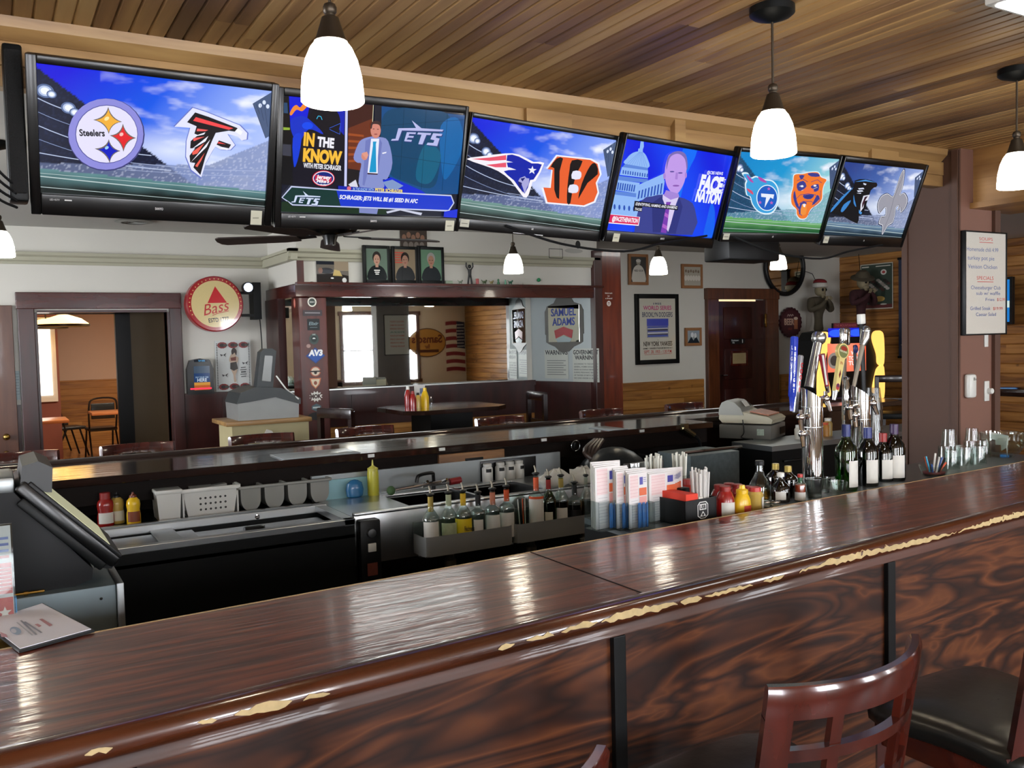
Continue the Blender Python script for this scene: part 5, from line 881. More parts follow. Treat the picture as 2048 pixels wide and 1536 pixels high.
# figurines on the ledge
def figurine(px, h, lab, c, kind):
    A = ony(px, 571, 7.53); t = thing('figurine', lab, 'figurine', (A.x, 7.53, 2.215), group='small figurines along the alcove ledge'); m = mat('fig_' + c[1:], c, .5, var=.25, scale=60); s = h / .12
    mb = MB()
    if kind == 'man': mb.tube([(-.012 * s, 0, 0), (-.008 * s, 0, .03 * s), (-.004 * s, 0, .055 * s)], .006 * s, 6).tube([(.012 * s, 0, 0), (.008 * s, 0, .03 * s), (.004 * s, 0, .055 * s)], .006 * s, 6).tube([(0, 0, .05 * s), (0, 0, .085 * s)], [.009 * s, .012 * s], 8).tube([(-.01 * s, 0, .083 * s), (-.022 * s, 0, .1 * s), (-.02 * s, 0, .122 * s)], .004 * s, 6).tube([(.01 * s, 0, .083 * s), (.022 * s, 0, .1 * s), (.02 * s, 0, .122 * s)], .004 * s, 6).ball((0, 0, .1 * s), .011 * s, 8)
    elif kind == 'animal': mb.ball((0, 0, .03 * s), .022 * s, 8, sc=(1.4, .8, .8)).ball((.03 * s, 0, .05 * s), .013 * s, 8).tube([(-.02 * s, 0, 0), (-.02 * s, 0, .03 * s)], .005 * s, 6).tube([(.02 * s, 0, 0), (.02 * s, 0, .03 * s)], .005 * s, 6).tube([(-.025 * s, 0, .035 * s), (-.045 * s, 0, .06 * s)], .004 * s, 6)
    elif kind == 'block': mb.box(-.02 * s, .02 * s, -.015 * s, .015 * s, 0, .08 * s, bv=.003)
    elif kind == 'flat': mb.box(-.05 * s, .05 * s, -.01, .01, 0, .04 * s, bv=.004)
    else: mb.lathe([(.001, 0), (.018 * s, 0), (.02 * s, .02 * s), (.01 * s, .035 * s), (.014 * s, .05 * s), (.012 * s, .065 * s), (.001, .075 * s)], 10)
    mb.build('body', m, t, 40)
for a_ in ((898, .09, 'flat greenish figurine nearest the portraits', '#8A9A84', 'flat'), (921, .075, 'small grey-green lizard-like figurine left of the black man', '#6E7A66', 'animal'), (940, .2, 'tall black man figurine with both arms raised', '#121212', 'man'), (955, .08, 'small pink block figurine right of the black man', '#B05A5A', 'block'), (969, .085, 'dark green crouching figurine', '#4A5A3A', 'animal'), (983, .075, 'tan and green animal figurine', '#8A8050', 'animal'), (997, .09, 'green squat figurine, seventh along the ledge', '#3A6A4A', 'pawn'), (1011, .08, 'pale green squat figurine below the far lamp', '#6AA084', 'pawn'), (1021, .085, 'small dark green pointed figurine at the row end', '#2E6048', 'animal'), (1046, .03, 'tiny thin pale figurine standing alone', '#B0ACA0', 'pawn')): figurine(*a_)
a = quadart((1210, 583, 1225, 613), y=7.555); W, H = a.w, a.h; a.text('Behind each', W / 2, H * .85, .014, '#E0D4CC', w=W * .95); a.text('beer', W / 2, H * .66, .014, '#E0D4CC'); a.text('a friend', W / 2, H * .5, .014, '#E0D4CC', w=W * .9); a.ell(W / 2, H * .2, W * .28, H * .18, '#E0D4CC'); a.ell(W * .42, H * .24, .006, .008, '#7A2A1C'); a.ell(W * .58, H * .24, .006, .008, '#7A2A1C'); a.line([(W * .38, H * .14), (W * .5, H * .09), (W * .62, H * .14)], .005, '#7A2A1C'); t = thing('sticker', 'white lettering and smiley decal on the orange-red column', 'decal', a.o); a.build('print', m_print, t)
# ------------------------------------------------------------ right half of the back wall
m_fw = mat('light_wood_frame', '#9A6A42', .45)
a = quadart((1262, 514, 1292, 564), y=WY); W, H = a.w, a.h; a.fill('#4A4A48'); a.face([(W * q, H * p) for q, p in smoothc([(.1, 0), (.12, .45), (.35, .66), (.65, .66), (.88, .45), (.95, 0)], 3)], '#D6D3C8'); a.ell(W * .5, H * .78, W * .14, H * .1, '#A8A294'); a.ell(W * .5, H * .85, W * .16, H * .07, '#DAD8D0'); a.text('RED SOX', W * .52, H * .42, H * .07, '#3A3A3A', w=W * .6); frame(a, 'framed_photo', 'wood-framed old photograph of a single ball player in a light jersey', 'framed photo', m_fw, .035, group=None)
a = quadart((1368, 534, 1401, 571), y=WY); W, H = a.w, a.h; a.fill('#B9B4A4'); [a.ell(W * (.12 + .15 * k), H * (.78 - .03 * (k % 2)), W * .06, H * .08, '#8A7A6A') or a.ell(W * (.12 + .15 * k), H * .62, W * .08, H * .12, '#DAD6C8') for k in range(6)]; [a.ell(W * (.1 + .16 * k), H * .4, W * .09, H * .15, '#E0DCD0') or a.ell(W * (.1 + .16 * k), H * .22, W * .05, H * .06, '#5A5448') for k in range(6)]; frame(a, 'framed_photo', 'wood-framed team photograph of rows of players in white', 'framed photo', m_fw, .035)
a = quadart((1375, 661, 1399, 686), y=WY); W, H = a.w, a.h; a.fill('#9AA4A4'); a.face([(0, 0), (W * .3, H * .5), (W * .5, H * .2), (W * .7, H * .55), (W, 0)], '#2A3038'); a.ell(W * .4, H * .65, W * .12, H * .2, '#E0E2E0'); a.ell(W * .65, H * .6, W * .1, H * .2, '#D8DAD8'); frame(a, 'framed_photo', 'smallest wood-framed photograph, right of the large black-framed poster', 'framed photo', m_fw, .035)
a = quadart((1279, 597, 1351, 719), y=WY); W, H = a.w, a.h; a.fill('#C9C7B9'); a.text('1955', W * .5, H * .9, H * .03, '#3A3A66', w=W * .22); a.text('WORLD SERIES', W * .5, H * .815, H * .065, '#C03A7A', w=W * .78, bold=.02); a.text('BROOKLYN DODGERS', W * .5, H * .70, H * .075, '#3A4260', w=W * .84, bold=.02)
a.rect(W * .2, H * .36, W * .8, H * .67, '#8E93A0'); a.rect(W * .2, H * .55, W * .8, H * .67, '#2A44B8')
for k in range(7): a.line([(W * .22, H * (.53 - k * .024)), (W * .78, H * (.535 - k * .024))], .012 if k % 2 else .02, ['#3A54B0', '#C4C8D4', '#24304E'][k % 3])
a.text('VS.', W * .5, H * .315, H * .014, '#2A2A2A'); a.text('NEW YORK YANKEES', W * .5, H * .225, H * .07, '#24221E', w=W * .8, bold=.02); a.text('GAME 1 YANKEE STADIUM BRONX N.Y.', W * .5, H * .175, H * .022, '#2A2A2A', w=W * .82); a.text('SEPT. 28, 1955 - 1:30 P.M.', W * .5, H * .105, H * .05, '#B83A34', w=W * .78, bold=.01); a.line([(W * .12, H * .085), (W * .88, H * .09)], .004, '#B83A34')
frame(a, 'framed_poster', 'large black-framed 1955 baseball poster with a blue picture', 'framed poster', m_blk, .055, .03)
# closed door
D0 = ony(1437, 700, 8.46).x; D1 = ony(1532, 700, 8.46).x; OC0 = ony(1414.5, 700, 8.46).x; OC1 = ony(1556, 700, 8.46).x
dr = struct('door_2', MB().box(D0, D1, 8.47, 8.495, 0, 2.12), m_redd)
part('panel_moulding', MB().box(D0 + .1, D1 - .25, 8.455, 8.472, 1.62, 2.03, bv=.008), m_redd, dr); part('panel_moulding', MB().box(D0 + .1, D1 - .25, 8.455, 8.472, 1.1, 1.5, bv=.008), m_redd, dr); part('panel_moulding', MB().box(D0 + .1, D1 - .25, 8.455, 8.472, .35, .98, bv=.008), m_redd, dr)
m_ = MB(); m_.box(OC0, D0, 8.44, 8.5, 0, 2.15, bv=.006).box(D1, OC1, 8.44, 8.5, 0, 2.15, bv=.006); struct('trim_17', m_, m_casing); struct('trim_18', boxM(OC0 - .01, OC1 + .01, 8.43, 8.5, 2.13, 2.27, bv=.006), m_casing)
A = ony(1446, 751, 8.43); part('handle', MB().tube([(A.x, 8.47, A.z), (A.x, 8.42, A.z), (A.x + .06, 8.415, A.z)], .011, 8), m_chrome, dr)
A = ony(1533, 641, 8.42); part('hinge_plate', boxM(A.x - .02, A.x + .02, 8.425, 8.44, A.z - .09, A.z + .09, bv=.01), m_brass, dr)
struct('door_gap_glow', boxM(D0, D1 - .18, 8.462, 8.47, 2.105, 2.128), emit('transom_gap_glow', '#F0D8A8', .5))  # glowing strip standing in for light through the gap above the door
a = quadart((1461, 677, 1490, 688), y=8.45); a.fill('#121414'); a.text('Employees', a.w * .32, a.h * .55, .02, '#D0D4D4', w=a.w * .5); a.text('Only', a.w * .2, a.h * .15, .02, '#D0D4D4'); a.rect(a.w * .8, a.h * .2, a.w * .85, a.h * .8, '#B8BCBC'); t = thing('door_sign', 'small black Employees Only sign on the dark door', 'sign', a.o); a.build('face', m_print, t)
a = quadart((1465, 706, 1492, 727), y=8.45); a.fill('#A8946C'); [a.line([(a.w * .1, a.h * (.8 - k * .15)), (a.w * .85, a.h * (.8 - k * .15))], .004, '#8A7854') for k in range(4)]; frame(a, 'framed_notice', 'red-brown framed yellowed notice on the dark door', 'notice', m_redh, .03)
# round mirror, bottle-cap sign
A = ony(1576, 534, 8.4); r = (ony(1617, 534, 8.4).x - ony(1536, 534, 8.4).x) / 2; rm = thing('round_mirror', 'round dark-framed mirror above the bottle-cap sign', 'mirror', (A.x, 8.47, A.z)); pts = [(r * .93 * cos(t), -.015, r * .93 * sin(t)) for t in [2 * PI * i / 40 for i in range(41)]]
part('frame', MB().tube(pts, r * .08, 10, caps=False), m_blkp, rm); part('glass', MB().lathe([(.001, 0), (r * .92, 0)], 40, Matrix.Translation((0, -.012, 0)) @ RX, caps=False), mat('dim_mirror', '#B8B09A', .03, 1, var=0), rm)
A = ony(1581, 645, 8.45); cx, cz = A.x, A.z; rw = (ony(1603, 645, 8.45).x - ony(1560, 645, 8.45).x) / 2; rh = (ony(1581, 615, 8.45).z - ony(1581, 676, 8.45).z) / 2
cs = thing('bottle_cap_sign', 'dark red bottle-cap shaped tin sign reading BEER', 'sign', (cx, 8.47, cz)); rr = max(rw, rh) * .97
v = [(rr * (1 + .035 * cos(21 * t)) * cos(t), rr * (1 + .035 * cos(21 * t)) * sin(t)) for t in [2 * PI * i / 126 for i in range(126)]]; part('cap', MB().prism(v, -.035, 0, 'y'), mat('cap_maroon', '#3E1A20', .4), cs, 40)
a = Art((cx - rr, 8.434, cz - rr), (1, 0, 0), (0, 0, 1), 2 * rr, 2 * rr); a.ell(rr, rr, rr * .86, rr * .86, '#4A2228', 36); a.text('BEER', rr * .8, rr * .85, rr * .4, '#C8A894', w=rr * .95, bold=.04); a.rect(rr * 1.25, rr * .55, rr * 1.6, rr * 1.25, '#A86A4A'); a.ell(rr * 1.42, rr * 1.27, rr * .2, rr * .1, '#D8C4B0'); [a.line([(rr * (.6 + .2 * k), rr * 1.4), (rr * (.7 + .2 * k), rr * 1.55), (rr * (.8 + .2 * k), rr * 1.45)], .012, '#B09A90') for k in range(3)]; a.text('COLD', rr * .85, rr * .5, rr * .14, '#A04A3A'); a.build('print', m_print, cs)
# poster and dark blue cue rack on the pine wall
a = quadart((1721, 527, 1786, 618), x=10.34); W, H = a.w, a.h; a.fill('#C8C4B4'); a.rect(.012, .012, W - .012, H - .012, '#37453A'); a.rect(.012, .012, W - .012, H * .1, '#5E2A2A'); a.rect(W * .05, H * .925, W * .27, H * .95, '#D8D4C8'); a.rect(W * .48, H * .925, W * .93, H * .945, '#D8D4C8'); a.ell(W * .72, H * .8, W * .09, H * .06, '#D8D4CC'); a.ell(W * .72, H * .8, W * .05, H * .03, '#A83A3A')
for k in range(26): a.ell(W * (.15 + .75 * ((k * 37) % 26) / 26), H * (.4 + .25 * ((k * 17) % 26) / 26), W * .06, H * .03, ['#8A8078', '#2A2422', '#B0A8A0', '#4A2E2A'][k % 4])
a.ell(W * .6, H * .22, W * .16, H * .06, '#C8A45A'); a.ell(W * .72, H * .1, W * .1, H * .018, '#A8A498'); t = thing('poster', 'dark green baseball celebration poster on the pine wall', 'poster', a.o); a.build('print', m_print, t)
A = onx(1797, 520, 10.3); B = onx(1813, 712, 10.3); cr = thing('wall_panel', 'tall narrow dark blue panel on the pine wall beside the pillar', 'panel', (10.3, (A.y + B.y) / 2, B.z)); h_ = A.z - B.z; w_ = abs(A.y - B.y) / 2
part('panel', boxM(0, .05, -w_, w_, 0, h_), mat('navy_panel', '#27324A', .35), cr, None); part('end_cap', MB().box(-.01, .06, -w_ - .01, w_ + .01, -.03, .0), m_blk, cr, None); part('end_cap', MB().box(-.01, .06, -w_ - .01, w_ + .01, h_, h_ + .03), m_blk, cr, None)
A = onx(1802, 690, 10.29); part('bolt', MB().ball((-.004, A.y - cr.location.y, A.z - B.z), .01, 8), m_chrome, cr)
# draped skeleton decorations
m_rag = mat('olive_rag', '#4E4636', .9, var=.3, scale=12, bump=.4); m_mar = mat('maroon_cloth', '#3A1A1E', .9, var=.2, bump=.3); m_bone = mat('aged_bone', '#8C8064', .7, var=.3, scale=30, bump=.3); m_drkrag = mat('dark_rag', '#232622', .9, var=.3, bump=.4)
def skin_fig(name, verts, edges, radii, m, parent, root=0):
    me = bpy.data.meshes.new(name); me.from_pydata(verts, edges, []); o = bpy.data.objects.new(name, me); C.objects.link(o); sk_ = o.modifiers.new('skin', 'SKIN'); sk_.use_smooth_shade = True
    lay = me.skin_vertices[0].data if me.skin_vertices else None
    if lay is None:
        bpy.context.view_layer.objects.active = o; o.select_set(True); bpy.ops.mesh.customdata_skin_add(); lay = me.skin_vertices[0].data
    for i, r in enumerate(radii): lay[i].radius = (r, r) if not hasattr(r, '__len__') else r
    lay[root].use_root = True; su = o.modifiers.new('sub', 'SUBSURF'); su.levels = 1; su.render_levels = 2; me.materials.append(m); o.parent = parent; return o
def skel(px, py, y, lab, hat, torso_m, s=1.):
    A = ony(px, py, y); t = thing('hanging_skeleton_figure', lab, 'decoration', A)
    V = [(0, 0, -.12), (0, 0, .0), (0, 0, .12), (0, -.01, .2), (.13, 0, .14), (.2, -.04, .02), (.08, -.13, .1), (.0, -.15, .16), (-.13, 0, .14), (-.2, -.04, .02), (-.1, -.13, .08), (-.03, -.15, .15), (0, 0, -.25)]
    V = [tuple(c * s for c in v) for v in V]; E_ = [(12, 0), (0, 1), (1, 2), (2, 3), (2, 4), (4, 5), (5, 6), (6, 7), (2, 8), (8, 9), (9, 10), (10, 11)]
    R_ = [(.06, .05), (.07, .05), (.11, .07), .035, .06, .045, .03, .02, .06, .045, .03, .02, (.09, .07)]; R_ = [tuple(q * s for q in r) if hasattr(r, '__len__') else r * s for r in R_]; skin_fig('body', V, E_, R_, torso_m, t)
    sk_ = part('skull', MB().ball((0, -.03 * s, .28 * s), .075 * s, 14, sc=(.9, 1, 1.05)).ball((0, -.07 * s, .225 * s), .042 * s, 10, sc=(1, .9, .8)).box(-.03 * s, .03 * s, -.115 * s, -.07 * s, .195 * s, .2 * s), m_bone, t)
    for q in (-1, 1): part('eye_socket', MB().ball((q * .028 * s, -.095 * s, .285 * s), .02 * s, 8, sc=(1, .5, 1)), m_blk, sk_)
    part('jaw', MB().ball((0, -.085 * s, .19 * s), .03 * s, 8, sc=(1.1, .8, .5)), m_bone, sk_)
    for q in (-1, 1):
        for f in range(4): part('finger', MB().tube([(q * .02 * s + f * .01 * s * q, -.15 * s, .15 * s), (q * .02 * s + f * .012 * s * q, -.17 * s, .175 * s), (q * .01 * s + f * .01 * s * q, -.16 * s, .2 * s)], .006 * s, 6), m_bone, t)
    part('hanging_cord', MB().tube([(0, .0, .34 * s), (0, .1, .5 * s), (0, 8.5 - y, .55 * s)] if y > 8 else [(0, 0, .34 * s), (.02, .05, 2.71 - t.location.z)], .004, 6), m_blk, t); part('rag', MB().lathe([(.09, -.25), (.12, -.32), (.14, -.45), (.1, -.56), (.115, -.6)], 14, Matrix.Diagonal((s, s * .7, s, 1)), caps=False), m_drkrag, t); return t
t = skel(1637, 625, 8.25, 'ragged skeleton figure wearing a red Santa hat, hung near the wall corner', 'santa', m_rag, 1.05)
hz = .35 * 1.05; part('hat_brim', MB().lathe([(.08, -.03), (.1, -.02), (.1, .03), (.07, .04)], 18, Matrix.Translation((0, -.03, hz - .01))), mat('white_fleece', '#C9C4BA', .95, bump=.5, scale=60), t); part('hat_crown', MB().lathe([(.09, 0), (.085, .03), (.06, .05), (.001, .06)], 18, Matrix.Translation((0, -.03, hz + .02)) @ Matrix.Rotation(.15, 4, 'Y')), mat('santa_red', '#7E1E22', .9), t)
t = skel(1722, 612, 7.9, 'skeleton pirate figure in a maroon shirt and slouch hat in front of the baseball poster', 'pirate', m_mar, 1.1)
hz = .36 * 1.1; part('hat', MB().lathe([(.001, .075), (.05, .07), (.085, .03), (.095, .0), (.15, -.02), (.155, -.03), (.09, -.02)], 20, Matrix.Translation((0, -.03, hz)) @ Matrix.Rotation(-.25, 4, 'Y') @ Matrix.Rotation(.3, 4, 'X')), m_rag, t)
# jukebox
A = ony(1697, 724, 7.2); jk = thing('jukebox', 'glowing jukebox with yellow side lobes, blue top and orange screen behind the beer taps', 'jukebox', (A.x, 7.2, .55))
P = lambda x, y: (ony(x, y, 7.2).x - A.x, ony(x, y, 7.2).z - .55)
L_, Rr = P(1634, 700)[0], P(1764, 700)[0]; tz = P(1697, 660)[1]; bz = P(1697, 800)[1]
part('pedestal', boxM(L_ * .8, Rr * .8, .02, .28, -.55, 0), m_blkp, jk, None); part('cabinet', MB().prism([(L_, 0), (Rr, 0), (Rr, tz - .12), (Rr * .85, tz - .02), (Rr * .5, tz), (L_ * .5, tz), (L_ * .85, tz - .02), (L_, tz - .12)], 0, .3, 'y'), m_blkp, jk, 30)
m_amb = emit('amber_lobe', '#FFC060', .62)
for sx in (-1, 1):
    e = Rr if sx > 0 else L_; g = lambda q: e + (0 if q == 0 else -sx * q)
    part('upper_lobe', MB().prism(smoothc([(g(0), tz - .1), (g(.06), tz - .02), (g(.17), tz - .03), (g(.2), tz - .12), (g(.12), tz - .3), (g(.1), tz - .42), (g(0), tz - .42)], 4), -.03, .0, 'y'), m_amb, jk, 40)
    part('lower_lobe', MB().prism(smoothc([(g(0), tz - .47), (g(.1), tz - .47), (g(.15), tz - .56), (g(.2), tz - .75), (g(.14), bz + .05), (g(0), bz + .0)], 4), -.03, .0, 'y'), m_amb, jk, 40)
a = quadart((1656, 656, 1728, 674), y=7.16); W, H = a.w, a.h; a.fill('#0A14C8'); a.ell(W * .22, H * .45, W * .2, H * .4, '#2A5CFF'); a.ell(W * .78, H * .45, W * .2, H * .4, '#2A5CFF'); a.build('blue_header', attrmat('jukebox_glow', emission=.5, rough=.2), jk); part('header_backing', boxM(L_ * .62, Rr * .5, -.035, 0, tz - .16, tz), m_blkp, jk, None)
a = quadart((1655, 686, 1732, 743), y=7.17); W, H = a.w, a.h; a.grid(6, 6, lambda u, v: mixc(lin('#F0502A'), lin('#F8A080'), .4 + .5 * sin(u * 4) * v)); a.ell(W * .17, H * .4, W * .16, H * .28, '#8A8078'); a.ell(W * .17, H * .4, W * .1, H * .18, '#3A3430'); a.text('WITH', W * .75, H * .58, H * .13, '#F8ECE8', w=W * .3, bold=.03); a.text('TOUCH', W * .72, H * .4, H * .13, '#F8ECE8', w=W * .36, bold=.03); a.text('TUNES', W * .74, H * .22, H * .14, '#F8ECE8', w=W * .4, bold=.03); a.build('screen', attrmat('jukebox_glow', emission=.5), jk)
a = quadart((1667, 646, 1715, 656), y=7.15); W, H = a.w, a.h; a.fill('#7E2430'); a.text('THE MOUNTAINEER', W / 2, H * .3, H * .45, '#C86A6A', w=W * .9); t = thing('sign_strip', 'small dark red strip sign with pale red lettering on top of the jukebox', 'sign', a.o); a.build('face', m_print, t); part('board', boxM(0, W, .002, .03, 0, H), m_blk, t, None)
# whiteboard, dispenser and switches on the pillar
PY = 2.895
a = quadart((1931, 466, 2011, 667), y=PY - .02); W, H = a.w, a.h; a.fill('#D0CDC3'); Bl, Rd = '#5A6EA0', '#C8504A'
for s, x, y, h, w_, c in (('SOUPS', .5, .925, .03, .34, Rd), ('Homemade chili 4.99', .42, .815, .04, .78, Bl), ('turkey pot pie', .38, .73, .04, .66, Bl), ('Venison Chicken', .42, .645, .04, .72, Bl), ('SPECIALS', .48, .535, .035, .42, Rd), ('Cheeseburger Club', .5, .44, .036, .74, Bl), ('sub w/ waffle', .56, .385, .034, .6, Bl), ('Fries', .6, .325, .03, .22, Bl), ('$12.99', .88, .325, .03, .2, Rd), ('Grilled Steak', .36, .235, .034, .5, Bl), ('$19.99', .8, .235, .03, .24, Rd), ('Caesar Salad', .5, .175, .034, .5, Bl)): a.text(s, W * x, H * y, H * h, c, w=W * w_, bold=.0)
a.line([(W * .33, H * .905), (W * .67, H * .905)], .003, Rd); a.line([(W * .28, H * .515), (W * .68, H * .515)], .003, Rd)
t = frame(a, 'whiteboard', 'white marker board of soups and specials hung on the mauve pillar face', 'whiteboard', m_blkp, .008, .025, glassy=True, pic='writing')
A = ony(1945, 772, 2.87); ds = thing('thermostat', 'white rounded thermostat box on the pillar below the whiteboard', 'thermostat', (A.x, 2.9, A.z)); part('housing', boxM(-.035, .03, -.04, 0, -.065, .065, bv=.015), m_wplas, ds); part('display', boxM(-.006, .006, -.042, -.039, .03, .046), m_gplas, ds, None); part('sensor', boxM(.012, .018, -.042, -.039, .03, .04), m_gplas, ds, None)
A = ony(1971, 681, 2.9); solo('wall_plate', boxM(A.x - .017, A.x + .017, 2.893, 2.9, A.z - .035, A.z + .035, bv=.003), m_wplas, 'blank white wall plate directly under the whiteboard', 'wall plate')
A = ony(1972, 782, 2.9); sw = thing('dimmer_switch', 'white dimmer switch with round knob beside the thermostat', 'switch', (A.x, 2.9, A.z)); part('plate', boxM(-.022, .022, -.007, 0, -.055, .055, bv=.003), m_wplas, sw); part('knob', MB().lathe([(.016, 0), (.016, .02), (.013, .024), (.001, .024)], 18, Matrix.Translation((.012, -.007, 0)) @ RX), m_wplas, sw)
# televisions beyond the pillar
def walltv(box, x, lab, draw):
    a = quadart(box, x=x); draw(a); t = frame(a, 'television', lab, 'television', m_blkp, .02, .05, glassy=False, pic='unused') if False else None
    M = Matrix((a.u, a.n * -1, a.vv)).transposed(); t = thing('television', lab, 'television', a.o, rot=M.to_euler()); W, H = a.w, a.h
    part('housing', boxM(-.03, W + .03, .004, .05, -.03, H + .03, bv=.008), m_blkp, t); part('bezel', MB().box(-.03, 0, -.01, .004, -.03, H + .03).box(W, W + .03, -.01, .004, -.03, H + .03).box(0, W, -.01, .004, -.03, 0).box(0, W, -.01, .004, H, H + .03), m_blkg, t, None); part('wall_mount', boxM(W * .3, W * .7, .05, 10.36 - x, H * .3, H * .7), m_blk, t, None); a.build('screen', m_screen, t)
def d1(a): a.grid(20, 12, lambda u, v: mixc(lin('#1C9CC8'), lin('#8FE0F0'), .5 + .5 * sin(u * 7 + v * 5))); a.poly([(1990, 412), (2010, 414), (1992, 445)], '#C8D8DC'); a.poly([(1992, 432), (2006, 436), (2000, 450)], '#1A5A9A')
walltv((1991, 414, 2100, 460), 10.1, 'television with a bright turquoise picture glimpsed right of the pillar', d1)
def d2(a):
    a.fill('#1A78C8'); a.rect(0, a.h * .34, a.w, a.h * .5, '#C8DCD8')
    for k, s in enumerate(('4', '8', '0', '0')): a.text(s, a.w * .85, a.h * (.86 - k * .11), a.h * .07, '#E8F2F8')
walltv((1930, 562, 2020, 645), 10.1, 'smaller television with a bright blue picture behind the pillar edge', d2)
# ------------------------------------------------------------ glassware, bottles, condiments
def thinglass(name, c, rough=.02, ior=1.5):
    m = bpy.data.materials.new(name); m.use_nodes = True; t = m.node_tree; t.nodes.clear(); out = N(t, 'ShaderNodeOutputMaterial'); mx = N(t, 'ShaderNodeMixShader'); tr = N(t, 'ShaderNodeBsdfTransparent'); gl = N(t, 'ShaderNodeBsdfGlossy'); fr = N(t, 'ShaderNodeLayerWeight'); fr.inputs[0].default_value = .5; pw = N(t, 'ShaderNodeMath', operation='POWER'); pw.inputs[1].default_value = 4; ma = N(t, 'ShaderNodeMath', operation='MULTIPLY_ADD'); ma.inputs[1].default_value = .75; ma.inputs[2].default_value = .05 * ior
    tr.inputs[0].default_value = col(c); gl.inputs['Roughness'].default_value = rough
    t.links.new(fr.outputs['Facing'], pw.inputs[0]); t.links.new(pw.outputs[0], ma.inputs[0]); t.links.new(ma.outputs[0], mx.inputs[0]); t.links.new(tr.outputs[0], mx.inputs[1]); t.links.new(gl.outputs[0], mx.inputs[2]); t.links.new(mx.outputs[0], out.inputs[0]); MATS[name] = m; return m
g_clear = thinglass('thin_clear_glass', '#F4F9F7', ior=1.3); g_green = thinglass('thin_green_glass', '#7CB85A', ior=1.6); g_dgreen = thinglass('thin_dark_green_glass', '#3E6A38', ior=1.6); g_bgreen = thinglass('thin_bright_green_glass', '#2E9A4A', ior=1.6); g_brown = thinglass('thin_brown_glass', '#5A2E18', ior=1.6); g_acr = thinglass('clear_acrylic', '#EEF2F2', .05, 1.4); g_frost = thinglass('frosted_tumbler', '#C8CCC8', .25, 1.9); g_amb = thinglass('straw_liquid', '#D8B878', ior=1.35)
m_ket = mat('ketchup_red', '#8E1A16', .25, coat=.4); m_ketcap = mat('ketchup_cap', '#8A2420', .4); m_mus = mat('mustard_yellow', '#E2B818', .3, coat=.2); m_musb = mat('brown_mustard', '#B79A48', .3, coat=.2); m_lab = mat('white_label', '#D4D2CA', .5, var=.05, scale=40); m_wine = mat('dark_wine', '#0C0608', .15); m_spout = mat('dull_spout', '#8E8878', .5, .4); m_rubber = mat('pour_rubber', '#141414', .4)
BPROF = {'liquor': [(.001, 0), (.94, 0), (1, .03), (1, .56), (.93, .62), (.62, .70), (.36, .76), (.30, .82), (.30, 1)], 'square': [(.001, 0), (.95, 0), (1, .03), (1, .6), (.9, .66), (.45, .71), (.33, .76), (.31, 1)], 'wine': [(.001, 0), (.94, 0), (1, .03), (1, .58), (.92, .65), (.6, .73), (.4, .79), (.36, .85), (.36, 1)],
         'sauce': [(.001, 0), (.95, 0), (1, .04), (1, .5), (.8, .6), (.45, .7), (.33, .78), (.32, 1)], 'syrup': [(.001, 0), (.95, 0), (1, .03), (1, .38), (.85, .46), (.5, .62), (.36, .75), (.34, 1)]}
def bottle(lab, loc, H, R, kind='liquor', gm=None, liquid=None, fill=.5, labels=(), cap=None, neck=None, spout=False, name='liquor_bottle', cat='bottle', group=None, rz=0, lo=0.):
    t = thing(name, lab, cat, loc, rz, group); pr = BPROF[kind]; out = [(r * R, z * H) for r, z in pr]; inn = [(max(.0008, r * R - .0022), max(z * H, .003)) for r, z in reversed(pr)]
    part('bottle', MB().lathe(out, 24, caps=False).lathe(inn, 24, caps=False), gm or g_clear, t)
    if liquid:
        z1 = fill * H; lp = [(.001, .004)] + [(r * R - .003, max(z * H, .004)) for r, z in pr[1:] if z * H < z1]
        r1 = lp[-1][0]
        for (ra_, za_), (rb_, zb_) in zip(pr, pr[1:]):
            if za_ * H <= z1 <= zb_ * H: r1 = (ra_ + (rb_ - ra_) * (z1 / H - za_) / (zb_ - za_)) * R - .003
        lp += [(max(r1, .002), z1), (.001, z1)]; part('liquid', MB().lathe(lp, 24), liquid, t)
    nk = pr[-1][0] * R; ang = math.atan2(-loc[1], -loc[0]) - rz + lo         # labels face the room side of the rail
    for k, (z0, z1, m, span) in enumerate(labels):
        n = 12; v = []; a0 = ang - span / 2
        for i in range(n + 1):
            th = a0 + span * i / n; v += [(cos(th) * R * 1.008, sin(th) * R * 1.008, z0 * H), (cos(th) * R * 1.008, sin(th) * R * 1.008, z1 * H)]
        part('label', MB().add(v, [(2 * i, 2 * i + 2, 2 * i + 3, 2 * i + 1) for i in range(n)]), m, t, 60)
    if neck: part('neck_foil', MB().lathe([(nk * 1.06, H * neck[0]), (nk * 1.07, H * neck[1])], 18, caps=False), neck[2], t)
    if cap: part('cap', MB().lathe([(.001, H * cap[0]), (nk * cap[3], H * cap[0]), (nk * cap[3], H * cap[1] - .002), (nk * cap[3] * .9, H * cap[1]), (.001, H * cap[1])], 18), cap[2], t)
    if spout:
        part('pour_collar', MB().lathe([(nk * .8, H - .005), (nk * 1.5, H + .003), (nk * 1.5, H + .007), (nk * .9, H + .011), (.001, H + .012)], 16), m_rubber, t); part('pour_spout', MB().tube([(0, 0, H + .01), (.0, .002, H + .025), (-.004, .008, H + .045)], [.006, .005, .0035], 8), m_spout, t)
    return t
def labm(name, base, ink, txt): return mat(name, base, .5, var=.03)
